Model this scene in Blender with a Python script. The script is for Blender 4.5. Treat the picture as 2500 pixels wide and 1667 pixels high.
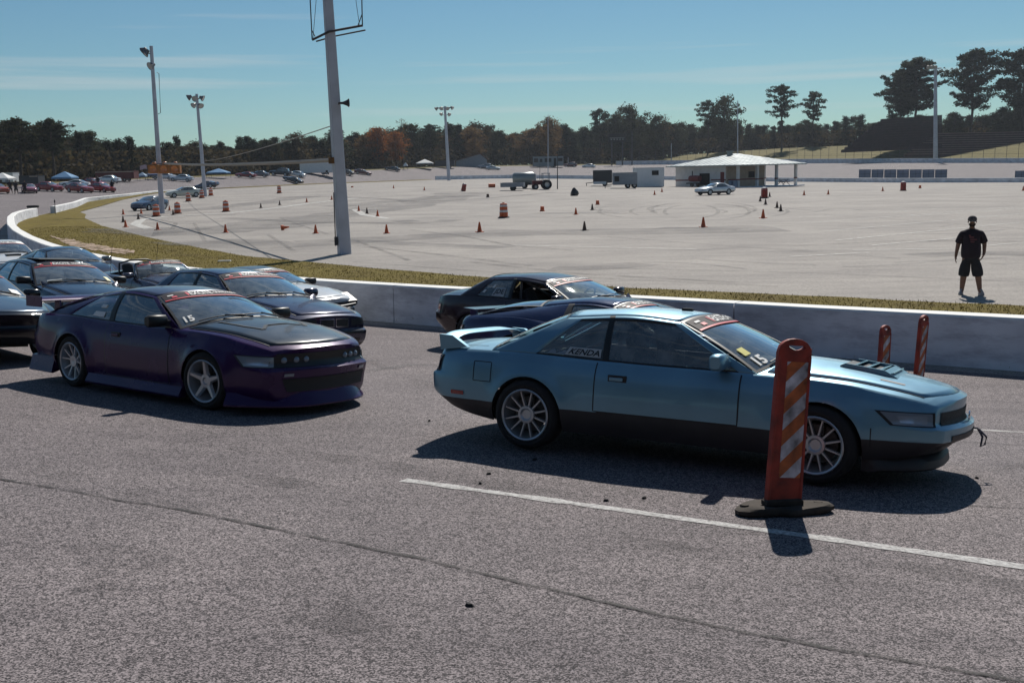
import bpy, bmesh, math, random
from mathutils import Vector, Matrix
from mathutils.bvhtree import BVHTree
random.seed(7)
R = math.radians
for o in list(bpy.data.objects): bpy.data.objects.remove(o)
scn = bpy.context.scene
COL = scn.collection

# ------------------------------------------------------------------ camera
FPX, CXP, CYP, CAMZ = 2650.0, 1250.0, 833.5, 3.03
PITCH = math.atan((CYP - 416) / FPX); ROLL = R(1.3)
CF = Vector((0, math.cos(PITCH), -math.sin(PITCH)))
_u0 = Vector((1, 0, 0)).cross(CF)
CR = Vector((1, 0, 0)) * math.cos(ROLL) - _u0 * math.sin(ROLL)
CU = CR.cross(CF)
CAM = Vector((0, 0, CAMZ))
cd = bpy.data.cameras.new('camera'); cam = bpy.data.objects.new('camera', cd); COL.objects.link(cam)
cd.sensor_width = 36; cd.lens = 36 * FPX / 2500; cd.clip_start = .1; cd.clip_end = 6000
m3 = Matrix((CR, CU, -CF)).transposed()
cam.matrix_world = Matrix.Translation(CAM) @ m3.to_4x4()
scn.camera = cam

# ------------------------------------------------------------------ light
SUN_AZ, SUN_EL = R(14), R(44)
w = bpy.data.worlds.new('World'); scn.world = w; w.use_nodes = True
nt = w.node_tree; nt.nodes.clear()
def N(t, typ, **k):
    n = t.nodes.new(typ)
    for a, b in k.items(): setattr(n, a, b)
    return n
sky = N(nt, 'ShaderNodeTexSky', sky_type='NISHITA', sun_disc=False)
sky.sun_elevation = SUN_EL; sky.sun_rotation = SUN_AZ; sky.altitude = 50; sky.air_density = 1.0; sky.dust_density = .15; sky.ozone_density = 2.5
bg = N(nt, 'ShaderNodeBackground'); bg.inputs[1].default_value = .052
out = N(nt, 'ShaderNodeOutputWorld')
tc = N(nt, 'ShaderNodeTexCoord'); mp = N(nt, 'ShaderNodeMapping'); mp.inputs['Scale'].default_value = (1.5, 1.5, 42); mp.inputs['Rotation'].default_value = (0, R(-1.2), 0)
nz = N(nt, 'ShaderNodeTexNoise'); nz.inputs['Scale'].default_value = 1.25; nz.inputs['Detail'].default_value = 5; nz.inputs['Roughness'].default_value = .5
rp = N(nt, 'ShaderNodeValToRGB'); rp.color_ramp.elements[0].position = .56; rp.color_ramp.elements[0].color = (0, 0, 0, 1); rp.color_ramp.elements[1].position = .72; rp.color_ramp.elements[1].color = (.42, .42, .42, 1)
tint = N(nt, 'ShaderNodeMix', data_type='RGBA', blend_type='MULTIPLY'); tint.inputs[0].default_value = 1; tint.inputs[7].default_value = (.75, 1.09, 1.19, 1)
mx = N(nt, 'ShaderNodeMix', data_type='RGBA'); mx.inputs[7].default_value = (12.5, 12.6, 12.4, 1)
L = nt.links.new
L(tc.outputs['Generated'], mp.inputs[0]); L(mp.outputs[0], nz.inputs['Vector']); L(nz.outputs['Fac'], rp.inputs[0])
L(sky.outputs[0], tint.inputs[6]); L(tint.outputs[2], mx.inputs[6]); L(rp.outputs[0], mx.inputs[0]); L(mx.outputs[2], bg.inputs[0]); L(bg.outputs[0], out.inputs[0])
sd = bpy.data.lights.new('sun', 'SUN'); sun = bpy.data.objects.new('sun', sd); COL.objects.link(sun)
sd.energy = 5.0; sd.angle = R(.53); sd.color = (1, .95, .87)
sdir = Vector((math.sin(SUN_AZ) * math.cos(SUN_EL), math.cos(SUN_AZ) * math.cos(SUN_EL), math.sin(SUN_EL)))
sun.rotation_euler = sdir.to_track_quat('Z', 'Y').to_euler()
sun.location = (0, 0, 60)
scn.view_settings.view_transform = 'Standard'; scn.view_settings.look = 'None'
scn.view_settings.exposure = -.06; scn.view_settings.gamma = 1
scn.render.resolution_x = 1024; scn.render.resolution_y = 682
scn.render.engine = 'CYCLES'

# ------------------------------------------------------------------ picture helpers (pixel ray -> place)
def ray(px, py): return CF + CR * ((px - CXP) / FPX) - CU * ((py - CYP) / FPX)
def at(px, py, z=0.0):
    d = ray(px, py); return CAM + d * ((z - CAMZ) / d.z)
def pt(px, py, D): return CAM + ray(px, py) * D

# ------------------------------------------------------------------ materials
MATS = {}
def principled(name, col, rough=.5, metal=0., coat=0., spec=.5, var=0., vscale=3., bump=0., bscale=60., emit=None, trans=0., sheen=0.):
    if name in MATS: return MATS[name]
    m = bpy.data.materials.new(name); m.use_nodes = True; MATS[name] = m
    t = m.node_tree; b = t.nodes['Principled BSDF']
    b.inputs['Base Color'].default_value = (*col, 1); b.inputs['Roughness'].default_value = rough; b.inputs['Metallic'].default_value = metal
    b.inputs['Coat Weight'].default_value = coat; b.inputs['Coat Roughness'].default_value = .04; b.inputs['Specular IOR Level'].default_value = spec
    if var or bump:
        c = N(t, 'ShaderNodeTexCoord'); n = N(t, 'ShaderNodeTexNoise'); n.inputs['Scale'].default_value = vscale; n.inputs['Detail'].default_value = 6
        t.links.new(c.outputs['Object'], n.inputs['Vector'])
        if var:
            r = N(t, 'ShaderNodeValToRGB'); r.color_ramp.elements[0].position = .3; r.color_ramp.elements[1].position = .72
            r.color_ramp.elements[0].color = (*[max(0, v * (1 - var)) for v in col], 1); r.color_ramp.elements[1].color = (*[min(1, v * (1 + var)) for v in col], 1)
            t.links.new(n.outputs['Fac'], r.inputs[0]); t.links.new(r.outputs[0], b.inputs['Base Color'])
            mr = N(t, 'ShaderNodeMapRange'); mr.inputs['To Min'].default_value = max(0, rough - .08); mr.inputs['To Max'].default_value = min(1, rough + .12)
            t.links.new(n.outputs['Fac'], mr.inputs[0]); t.links.new(mr.outputs[0], b.inputs['Roughness'])
        if bump:
            n2 = N(t, 'ShaderNodeTexNoise'); n2.inputs['Scale'].default_value = bscale; n2.inputs['Detail'].default_value = 4
            t.links.new(c.outputs['Object'], n2.inputs['Vector'])
            bp = N(t, 'ShaderNodeBump'); bp.inputs['Strength'].default_value = bump; bp.inputs['Distance'].default_value = .01
            t.links.new(n2.outputs['Fac'], bp.inputs['Height']); t.links.new(bp.outputs[0], b.inputs['Normal'])
    if emit: b.inputs['Emission Color'].default_value = (*emit, 1); b.inputs['Emission Strength'].default_value = 1
    return m
def paint(name, col, metal=.35, rough=.32, dirt=.12): return principled(name, col, rough * .72, metal, coat=.55, var=dirt, vscale=2.2)
def glassmat(name, tint, refl=1.0):
    if name in MATS: return MATS[name]
    m = bpy.data.materials.new(name); m.use_nodes = True; MATS[name] = m
    t = m.node_tree; t.nodes.clear(); o = N(t, 'ShaderNodeOutputMaterial')
    tr = N(t, 'ShaderNodeBsdfTransparent'); tr.inputs[0].default_value = (*tint, 1)
    gl = N(t, 'ShaderNodeBsdfGlossy'); gl.inputs['Roughness'].default_value = .03; gl.inputs[0].default_value = (.95, 1, 1, 1)
    df = N(t, 'ShaderNodeBsdfDiffuse'); df.inputs[0].default_value = (.45, .47, .46, 1)
    fr = N(t, 'ShaderNodeFresnel'); fr.inputs[0].default_value = 1.52
    ml = N(t, 'ShaderNodeMath', operation='MULTIPLY'); ml.inputs[1].default_value = 2.6 * refl
    ad = N(t, 'ShaderNodeMath', operation='MINIMUM'); ad.inputs[1].default_value = .95
    t.links.new(fr.outputs[0], ml.inputs[0]); t.links.new(ml.outputs[0], ad.inputs[0])
    m0 = N(t, 'ShaderNodeMixShader')   # a thin film of dust
    c = N(t, 'ShaderNodeTexCoord'); n = N(t, 'ShaderNodeTexNoise'); n.inputs['Scale'].default_value = 9; n.inputs['Detail'].default_value = 6
    mr = N(t, 'ShaderNodeMapRange'); mr.inputs['From Min'].default_value = .3; mr.inputs['From Max'].default_value = .8; mr.inputs['To Min'].default_value = .10; mr.inputs['To Max'].default_value = .38
    t.links.new(c.outputs['Object'], n.inputs['Vector']); t.links.new(n.outputs['Fac'], mr.inputs[0]); t.links.new(mr.outputs[0], m0.inputs[0])
    t.links.new(tr.outputs[0], m0.inputs[1]); t.links.new(df.outputs[0], m0.inputs[2])
    m1 = N(t, 'ShaderNodeMixShader'); t.links.new(ad.outputs[0], m1.inputs[0]); t.links.new(m0.outputs[0], m1.inputs[1]); t.links.new(gl.outputs[0], m1.inputs[2])
    t.links.new(m1.outputs[0], o.inputs[0]); return m

def asphalt(name, dark, mid, light, grain=95., bump=.6, stain=.35, wear_scale=.35, streak=0.):
    m = bpy.data.materials.new(name); m.use_nodes = True; MATS[name] = m
    t = m.node_tree; b = t.nodes['Principled BSDF']; b.inputs['Roughness'].default_value = .86; b.inputs['Specular IOR Level'].default_value = .35
    c = N(t, 'ShaderNodeTexCoord'); lk = t.links.new
    n1 = N(t, 'ShaderNodeTexNoise'); n1.inputs['Scale'].default_value = grain; n1.inputs['Detail'].default_value = 3; n1.inputs['Roughness'].default_value = .65
    v1 = N(t, 'ShaderNodeTexVoronoi'); v1.inputs['Scale'].default_value = grain * 1.1
    n2 = N(t, 'ShaderNodeTexNoise'); n2.inputs['Scale'].default_value = wear_scale; n2.inputs['Detail'].default_value = 7; n2.inputs['Roughness'].default_value = .62
    n3 = N(t, 'ShaderNodeTexNoise'); n3.inputs['Scale'].default_value = grain * .22; n3.inputs['Detail'].default_value = 4
    for n in (n1, v1, n2, n3): lk(c.outputs['Object'], n.inputs['Vector'])
    mp_ = N(t, 'ShaderNodeMapping'); mp_.inputs['Scale'].default_value = (.10, .9, 1); mp_.inputs['Rotation'].default_value = (0, 0, R(streak)); n4 = N(t, 'ShaderNodeTexNoise'); n4.inputs['Scale'].default_value = 1.6; n4.inputs['Detail'].default_value = 7; n4.inputs['Roughness'].default_value = .7
    lk(c.outputs['Object'], mp_.inputs[0]); lk(mp_.outputs[0], n4.inputs['Vector'])
    nm_ = N(t, 'ShaderNodeMath', operation='MULTIPLY_ADD'); nm_.inputs[1].default_value = .45; lk(n4.outputs['Fac'], nm_.inputs[0]); ns_ = N(t, 'ShaderNodeMath', operation='MULTIPLY'); ns_.inputs[1].default_value = .55; lk(n2.outputs['Fac'], ns_.inputs[0]); lk(ns_.outputs[0], nm_.inputs[2])
    av = N(t, 'ShaderNodeMath', operation='MULTIPLY_ADD'); av.inputs[1].default_value = .55; lk(n1.outputs['Fac'], av.inputs[0])
    vm = N(t, 'ShaderNodeSeparateColor'); lk(v1.outputs['Color'], vm.inputs[0])
    a2 = N(t, 'ShaderNodeMath', operation='MULTIPLY_ADD'); a2.inputs[1].default_value = .28; lk(vm.outputs[0], a2.inputs[0])
    a3 = N(t, 'ShaderNodeMath', operation='MULTIPLY'); a3.inputs[1].default_value = .22; lk(n3.outputs['Fac'], a3.inputs[0]); lk(a3.outputs[0], a2.inputs[2]); lk(a2.outputs[0], av.inputs[2])
    r = N(t, 'ShaderNodeValToRGB'); e = r.color_ramp.elements
    e[0].position = .38; e[0].color = (*dark, 1); e[1].position = .64; e[1].color = (*light, 1); x = e.new(.5); x.color = (*mid, 1)
    lk(av.outputs[0], r.inputs[0])
    r2 = N(t, 'ShaderNodeValToRGB'); r2.color_ramp.elements[0].position = .36; r2.color_ramp.elements[1].position = .62
    s = 1 - stain; r2.color_ramp.elements[0].color = (s, s * .98, s * 1.0, 1); r2.color_ramp.elements[1].color = (1.12, 1.1, 1.08, 1)
    lk(nm_.outputs[0], r2.inputs[0])
    mu = N(t, 'ShaderNodeMix', data_type='RGBA', blend_type='MULTIPLY'); mu.inputs[0].default_value = 1; lk(r.outputs[0], mu.inputs[6]); lk(r2.outputs[0], mu.inputs[7])
    lk(mu.outputs[2], b.inputs['Base Color'])
    bp = N(t, 'ShaderNodeBump'); bp.inputs['Strength'].default_value = bump; bp.inputs['Distance'].default_value = .006; lk(av.outputs[0], bp.inputs['Height']); lk(bp.outputs[0], b.inputs['Normal'])
    return m
def grassmat(name, a, bcol, c3):
    m = bpy.data.materials.new(name); m.use_nodes = True; MATS[name] = m
    t = m.node_tree; b = t.nodes['Principled BSDF']; b.inputs['Roughness'].default_value = .9; b.inputs['Specular IOR Level'].default_value = .15
    c = N(t, 'ShaderNodeTexCoord'); lk = t.links.new
    n1 = N(t, 'ShaderNodeTexNoise'); n1.inputs['Scale'].default_value = .6; n1.inputs['Detail'].default_value = 8; n1.inputs['Roughness'].default_value = .7
    n2 = N(t, 'ShaderNodeTexNoise'); n2.inputs['Scale'].default_value = 14; n2.inputs['Detail'].default_value = 5; n2.inputs['Roughness'].default_value = .8
    for n in (n1, n2): lk(c.outputs['Object'], n.inputs['Vector'])
    a1 = N(t, 'ShaderNodeMath', operation='MULTIPLY_ADD'); a1.inputs[1].default_value = .55; lk(n2.outputs['Fac'], a1.inputs[0])
    a2 = N(t, 'ShaderNodeMath', operation='MULTIPLY'); a2.inputs[1].default_value = .45; lk(n1.outputs['Fac'], a2.inputs[0]); lk(a2.outputs[0], a1.inputs[2])
    r = N(t, 'ShaderNodeValToRGB'); e = r.color_ramp.elements; e[0].position = .36; e[0].color = (*a, 1); e[1].position = .66; e[1].color = (*c3, 1); x = e.new(.5); x.color = (*bcol, 1)
    lk(a1.outputs[0], r.inputs[0]); lk(r.outputs[0], b.inputs['Base Color'])
    bp = N(t, 'ShaderNodeBump'); bp.inputs['Strength'].default_value = 1; bp.inputs['Distance'].default_value = .05; lk(n2.outputs['Fac'], bp.inputs['Height']); lk(bp.outputs[0], b.inputs['Normal'])
    return m

# ------------------------------------------------------------------ object helpers
def link(o, parent=None):
    COL.objects.link(o)
    if parent is not None: o.parent = parent
    return o
def mesh(name, verts, faces, mat=None, parent=None, smooth=None, mats=None, midx=None):
    me = bpy.data.meshes.new(name); me.from_pydata([tuple(v) for v in verts], [], faces)
    if mats:
        for m in mats: me.materials.append(m)
        if midx: me.polygons.foreach_set('material_index', midx)
    elif mat: me.materials.append(mat)
    if smooth is not None:
        me.polygons.foreach_set('use_smooth', [True] * len(me.polygons))
        if smooth < 179: me.set_sharp_from_angle(angle=R(smooth))
    me.update()
    return link(bpy.data.objects.new(name, me), parent)
def thing(name, label, cat, loc=(0, 0, 0), rotz=0., group=None, parent=None):
    o = bpy.data.objects.new(name, None); o.empty_display_size = .2; link(o, parent); o.location = loc; o.rotation_euler = (0, 0, rotz)
    if label: o['label'] = label
    if cat: o['category'] = cat
    if group: o['group'] = group
    return o
def tag(o, label, cat, group=None):
    o['label'] = label; o['category'] = cat
    if group: o['group'] = group
    return o
def struct(o): o['kind'] = 'structure'; return o
def stuff(o): o['kind'] = 'stuff'; return o
def copy_tree(o, parent=None):
    c = o.copy(); COL.objects.link(c); c.parent = parent
    for ch in o.children: copy_tree(ch, c)
    return c
class MB:
    """collects simple shapes into one mesh"""
    def __init__(s): s.v = []; s.f = []; s.m = []
    def add(s, v, f, mi=0):
        b = len(s.v); s.v += [Vector(p) for p in v]; s.f += [[i + b for i in q] for q in f]; s.m += [mi] * len(f)
    def box(s, x0, x1, y0, y1, z0, z1, mi=0, bev=0.):
        if bev:
            e = bev; v = []
            for z, k in ((z0, e), (z0 + e, 0), (z1 - e, 0), (z1, e)):
                for (sx, sy) in ((0, 0), (1, 0), (1, 1), (0, 1)):
                    v.append(((x0 + k) if not sx else (x1 - k), (y0 + k) if not sy else (y1 - k), z))
            f = [[3, 2, 1, 0], [12, 13, 14, 15]]
            for r_ in range(3):
                for i in range(4): a = r_ * 4 + i; b = r_ * 4 + (i + 1) % 4; f.append([a, b, b + 4, a + 4])
            s.add(v, f, mi); return
        v = [(x, y, z) for z in (z0, z1) for (x, y) in ((x0, y0), (x1, y0), (x1, y1), (x0, y1))]
        s.add(v, [[3, 2, 1, 0], [4, 5, 6, 7], [0, 1, 5, 4], [1, 2, 6, 5], [2, 3, 7, 6], [3, 0, 4, 7]], mi)
    def obox(s, c, ax, ay, az, mi=0):
        c = Vector(c); ax = Vector(ax); ay = Vector(ay); az = Vector(az)
        v = [c + ax * i + ay * j + az * k for k in (-1, 1) for (i, j) in ((-1, -1), (1, -1), (1, 1), (-1, 1))]
        s.add(v, [[3, 2, 1, 0], [4, 5, 6, 7], [0, 1, 5, 4], [1, 2, 6, 5], [2, 3, 7, 6], [3, 0, 4, 7]], mi)
    def tube(s, pts, rad, n=8, mi=0, cap=True):
        pts = [Vector(p) for p in pts]; rads = rad if isinstance(rad, (list, tuple)) else [rad] * len(pts)
        v = []; up = None
        for i, p in enumerate(pts):
            d = (pts[min(i + 1, len(pts) - 1)] - pts[max(i - 1, 0)])
            if d.length < 1e-9: d = Vector((0, 0, 1))
            d.normalize()
            if up is None: up = Vector((0, 0, 1)) if abs(d.z) < .95 else Vector((1, 0, 0))
            a = d.cross(up)
            if a.length < 1e-6: a = d.cross(Vector((1, 0, 0)))
            a.normalize(); b2 = a.cross(d)
            for k in range(n):
                th = 2 * math.pi * (k + .5) / n; v.append(p + (a * math.cos(th) + b2 * math.sin(th)) * rads[i])
        f = []
        for i in range(len(pts) - 1):
            for k in range(n): f.append([i * n + k, i * n + (k + 1) % n, (i + 1) * n + (k + 1) % n, (i + 1) * n + k])
        if cap: f.append(list(range(n))[::-1]); f.append([(len(pts) - 1) * n + k for k in range(n)])
        s.add(v, f, mi)
    def lathe(s, prof, n=24, axis='z', c=(0, 0, 0), mi=0, close=False):
        c = Vector(c); v = []
        for (r_, h) in prof:
            for k in range(n):
                th = 2 * math.pi * k / n; a, b2 = r_ * math.cos(th), r_ * math.sin(th)
                v.append(c + (Vector((a, b2, h)) if axis == 'z' else Vector((a, h, b2)) if axis == 'y' else Vector((h, a, b2))))
        f = []
        m = len(prof); rng = range(m if close else m - 1)
        for i in rng:
            j = (i + 1) % m
            for k in range(n): f.append([i * n + k, i * n + (k + 1) % n, j * n + (k + 1) % n, j * n + k])
        s.add(v, f, mi)
    def disc(s, r_, h, n=20, axis='y', c=(0, 0, 0), mi=0):
        c = Vector(c); v = [c + (Vector((r_ * math.cos(2 * math.pi * k / n), h, r_ * math.sin(2 * math.pi * k / n))) if axis == 'y' else Vector((r_ * math.cos(2 * math.pi * k / n), r_ * math.sin(2 * math.pi * k / n), h))) for k in range(n)]
        s.add(v, [list(range(n))], mi)
    def prism(s, poly, y0, y1, mi=0, plane='xz'):
        n = len(poly); f3 = (lambda p, y: (p[0], y, p[1])) if plane == 'xz' else (lambda p, y: (p[0], p[1], y)) if plane == 'xy' else (lambda p, y: (y, p[0], p[1]))
        v = [f3(p, y0) for p in poly] + [f3(p, y1) for p in poly]
        s.add(v, [list(range(n))[::-1], [n + i for i in range(n)]] + [[i, (i + 1) % n, n + (i + 1) % n, n + i] for i in range(n)], mi)
    def build(s, name, mat, parent=None, smooth=None):
        ml = mat if isinstance(mat, (list, tuple)) else None
        return mesh(name, s.v, s.f, None if ml else mat, parent, smooth, ml, s.m if ml else None)
def pchip(P):
    P = sorted(P); X = [p[0] for p in P]; Y = [p[1] for p in P]; n = len(P)
    if n == 1: return lambda x: Y[0]
    h = [X[i + 1] - X[i] for i in range(n - 1)]; dl = [(Y[i + 1] - Y[i]) / h[i] for i in range(n - 1)]; d = [0.] * n
    d[0] = dl[0]; d[-1] = dl[-1]
    for i in range(1, n - 1):
        if dl[i - 1] * dl[i] > 0:
            w1 = 2 * h[i] + h[i - 1]; w2 = h[i] + 2 * h[i - 1]; d[i] = (w1 + w2) / (w1 / dl[i - 1] + w2 / dl[i])
    def f(x):
        if x <= X[0]: return Y[0]
        if x >= X[-1]: return Y[-1]
        i = 0
        while x > X[i + 1]: i += 1
        t = (x - X[i]) / h[i]; t2 = t * t; t3 = t2 * t
        return (2 * t3 - 3 * t2 + 1) * Y[i] + (t3 - 2 * t2 + t) * h[i] * d[i] + (-2 * t3 + 3 * t2) * Y[i + 1] + (t3 - t2) * h[i] * d[i + 1]
    return f
def linf(P):
    P = sorted(P)
    def f(x):
        if x <= P[0][0]: return P[0][1]
        for (a, b), (c, d) in zip(P, P[1:]):
            if x <= c: return b + (d - b) * (x - a) / (c - a) if c > a else d
        return P[-1][1]
    return f
def sstep(a, b, x):
    t = max(0, min(1, (x - a) / (b - a))); return t * t * (3 - 2 * t)
def lerp(a, b, t): return a + (b - a) * t
def text_mesh(s, size=1., bold=0., shear=0., align='LEFT'):
    cu = bpy.data.curves.new('lettering', 'FONT'); cu.body = s; cu.size = size; cu.offset = bold; cu.shear = shear; cu.align_x = align; cu.resolution_u = 2
    o = bpy.data.objects.new('lettering', cu); COL.objects.link(o)
    bpy.context.view_layer.update()
    me = bpy.data.meshes.new_from_object(o.evaluated_get(bpy.context.evaluated_depsgraph_get()))
    v = [p.co.copy() for p in me.vertices]; f = [list(p.vertices) for p in me.polygons]
    bpy.data.objects.remove(o); bpy.data.meshes.remove(me); bpy.data.curves.remove(cu)
    return v, f
TEXTS = {}
def text_geo(s, bold=.02, shear=0.):
    k = (s, bold, shear)
    if k not in TEXTS:
        v, f = text_mesh(s, 1., bold, shear)
        x0 = min(p.x for p in v); x1 = max(p.x for p in v); y0 = min(p.y for p in v); y1 = max(p.y for p in v)
        TEXTS[k] = ([((p.x - x0) / (x1 - x0), (p.y - y0) / (y1 - y0)) for p in v], f, (x1 - x0) / (y1 - y0))
    return TEXTS[k]
# ================================================================== the setting
def zin(x, y):
    return 1.0 * sstep(95, 170, y) * sstep(40, -10, x) - .4 * sstep(25, 70, x) * sstep(90, 160, y)
A_SLOPE = .067
NEAR = [(57, -18.1), (40.6, -7), (24, 4.2), (15.7, 9.8), (7.4, 15.43), (4.87, 17.1), (1.93, 19.2), (-1.4, 21.4), (-4.03, 23.3), (-6.15, 25.2), (-8.2, 27.3), (-10.17, 29.5), (-12.0, 31.9), (-14.3, 35.2), (-17.0, 39.6),
        (-20.2, 45.3), (-23.7, 52), (-27, 58.7), (-29.9, 65), (-33.2, 72.3), (-36.4, 80), (-38.9, 87), (-40.6, 93.2), (-42.3, 99.5), (-45.5, 114), (-50, 129)]
def norm2(L_, i):
    a = Vector((*L_[max(i - 1, 0)][:2], 0)); b = Vector((*L_[min(i + 1, len(L_) - 1)][:2], 0)); d = (b - a).normalized()
    return Vector((-d.y, d.x, 0))      # left of travel direction (travel runs right -> left -> far)
LOOP = []
for i, p in enumerate(NEAR):
    n = norm2(NEAR, i); ipt = Vector((p[0], p[1], zin(*p)))
    LOOP.append((ipt, ipt + n * 45 + Vector((0, 0, A_SLOPE * 45))))
FARI = [(300, 484, 140), (380, 473, 158), (500, 463, 185), (640, 455, 212), (800, 448, 245), (1000, 443, 280), (1250, 436, 292), (1480, 437, 282), (1700, 439, 250), (1900, 441, 210), (2200, 443, 178), (2500, 446, 160), (2900, 452, 140)]
FARO = [(120, 448, 180), (240, 441, 195), (500, 432, 225), (720, 425, 250), (900, 416, 290), (1100, 408, 335), (1300, 405, 360), (1505, 403, 380), (1700, 401, 360), (1900, 399, 330), (2200, 398, 290), (2500, 398, 260), (2900, 397, 230)]
LOOP[-1] = (LOOP[-1][0], pt(-20, 457, 163)); LOOP[-2] = (LOOP[-2][0], pt(-330, 470, 146))
for a, b in zip(FARI, FARO):
    p = pt(*a); LOOP.append((Vector((p.x, p.y, zin(p.x, p.y))), pt(*b)))
M_track = asphalt('track asphalt', (.016, .013, .016), (.094, .082, .086), (.325, .285, .292), grain=112, stain=.30, streak=34, wear_scale=.45)
M_infield = asphalt('weathered infield asphalt', (.160, .146, .134), (.283, .262, .240), (.40, .37, .338), grain=60, stain=.34, streak=-6, wear_scale=.16, bump=.35)
M_grass = grassmat('dry autumn grass', (.080, .050, .010), (.145, .108, .014), (.22, .175, .032))
M_hill = grassmat('bank grass', (.07, .05, .015), (.13, .11, .03), (.20, .16, .05))
M_conc = principled('painted concrete', (.72, .73, .77), .8, var=.2, vscale=.9, bump=.25, bscale=40)
def scuffed(m):
    t = m.node_tree; b = t.nodes['Principled BSDF']; src = b.inputs['Base Color'].links[0].from_socket; c = N(t, 'ShaderNodeTexCoord'); mp2 = N(t, 'ShaderNodeMapping'); mp2.inputs['Scale'].default_value = (.7, .7, 2.6)
    n = N(t, 'ShaderNodeTexNoise'); n.inputs['Scale'].default_value = 1.5; n.inputs['Detail'].default_value = 8; n.inputs['Roughness'].default_value = .75; r = N(t, 'ShaderNodeValToRGB'); r.color_ramp.elements[0].position = .36; r.color_ramp.elements[0].color = (.68, .67, .69, 1); r.color_ramp.elements[1].position = .55; r.color_ramp.elements[1].color = (1, 1, 1, 1)
    mu = N(t, 'ShaderNodeMix', data_type='RGBA', blend_type='MULTIPLY'); mu.inputs[0].default_value = 1
    t.links.new(c.outputs['Object'], mp2.inputs[0]); t.links.new(mp2.outputs[0], n.inputs['Vector']); t.links.new(n.outputs['Fac'], r.inputs[0]); t.links.new(src, mu.inputs[6]); t.links.new(r.outputs[0], mu.inputs[7]); t.links.new(mu.outputs[2], b.inputs['Base Color'])
scuffed(M_conc)
M_kerbtop = principled('pale wall top', (.80, .79, .76), .8, var=.10, vscale=2.5)  # top of the wall in a paler, warmer tone than its faces
M_white = principled('road paint', (.70, .69, .66), .75, var=.30, vscale=26)
M_skid = None
DS = [0, 1.2, 2.5, 4, 5.5, 7, 8.5, 12, 16, 22, 30, 45]; NV = len(DS) - 1
bank = linf([(0, -.02), (2.5, .03), (5.5, .28), (8.5, .565), (45, 3.0)])
tv, tf = [], []
for (a, b) in LOOP:
    for d_ in DS:
        p = a.lerp(b, d_ / 45); p.z = a.z + (b.z - a.z) * bank(d_) / 3.0; tv.append(p)
for i in range(len(LOOP) - 1):
    for k in range(NV): q = i * (NV + 1) + k; tf.append([q, q + 1, q + NV + 2, q + NV + 1][::-1])
track = struct(mesh('track', tv, tf, M_track, smooth=180))
# infield sheet
gx = [-90 + 5 * i for i in range(52)]; gy = [-40 + 5 * i for i in range(78)]
iv = [(x, y, zin(x, y) - .012) for y in gy for x in gx]
nf = len(gx); ifc = [[j * nf + i, j * nf + i + 1, (j + 1) * nf + i + 1, (j + 1) * nf + i] for j in range(len(gy) - 1) for i in range(nf - 1)]
infield = struct(mesh('infield', iv, ifc, M_infield, smooth=180))
# wide ground to the horizon, below everything
ground = struct(mesh('ground', [(-3000, -3000, -1.2), (3000, -3000, -1.2), (3000, 4000, -1.2), (-3000, 4000, -1.2)], [[0, 1, 2, 3]], M_hill))
# outer ground: from the outer edge of the track outwards, rising to the bank on the right
hv, hf = [], []
cresty = linf([(-400, 475), (0, 452), (500, 428), (900, 412), (1300, 402), (1500, 399), (1700, 377), (1900, 363), (2080, 352), (2500, 346), (2900, 344)])
pxs = [None] * len(NEAR) + [b[0] for b in FARO]
for i, (a, b) in enumerate(LOOP):
    o2 = Vector((b.x - a.x, b.y - a.y, 0)).normalized()
    if pxs[i] is None:
        rows = [b + Vector((0, 0, -.02)), b + o2 * 6 + Vector((0, 0, .1)), b + o2 * 45 + Vector((0, 0, .4)), b + o2 * 400 + Vector((0, 0, 1))]
    else:
        px = pxs[i]; D = FARO[i - len(NEAR)][2]; c = pt(px, cresty(px), D + 42)
        rows = [b + Vector((0, 0, -.02)), b + Vector((0, 7, .25)), c, c + Vector((0, 380, 1.5))]
    for r_ in rows: hv.append(r_)
for i in range(len(LOOP) - 1):
    for k in range(3): q = i * 4 + k; hf.append([q, q + 1, q + 5, q + 4][::-1])
hill = struct(mesh('hill', hv, hf, M_hill, smooth=180))
# grass strip inside the wall
GP = [(70, 2), (48, 4), (30, 10), (16.5, 18), (10.56, 22.2), (7.03, 24.6), (2.73, 27.5), (-.54, 30.7), (-4.7, 35.15), (-10.2, 41.5), (-14, 48), (-19.2, 57.2), (-26.9, 72), (-34, 87.5), (-37.3, 96.5)]
GP += [tuple(pt(*q)[:2]) for q in [(193, 521, 103), (215, 514, 108), (300, 490, 133), (372, 478, 152), (500, 467.5, 182), (650, 459.5, 208), (800, 452.5, 240), (1060, 443.5, 283)]]
IP = [tuple(a[:2]) for a, b in LOOP[:len(NEAR) + 6]]
def resample(P, n):
    P = [Vector((*p, 0)) if len(p) == 2 else Vector(p) for p in P]; s = [0]
    for a, b in zip(P, P[1:]): s.append(s[-1] + (b - a).length)
    o = []; j = 0
    for k in range(n):
        t = s[-1] * k / (n - 1)
        while j < len(P) - 2 and t > s[j + 1]: j += 1
        o.append(P[j].lerp(P[j + 1], (t - s[j]) / max(1e-9, s[j + 1] - s[j])))
    return o
ia = resample(IP[3:19], 90) + resample(IP[18:], 60)[1:]; ga = resample(GP[3:15], 90) + resample(GP[14:], 60)[1:]
gv, gf = [], []
rng = random.Random(3)
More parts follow.
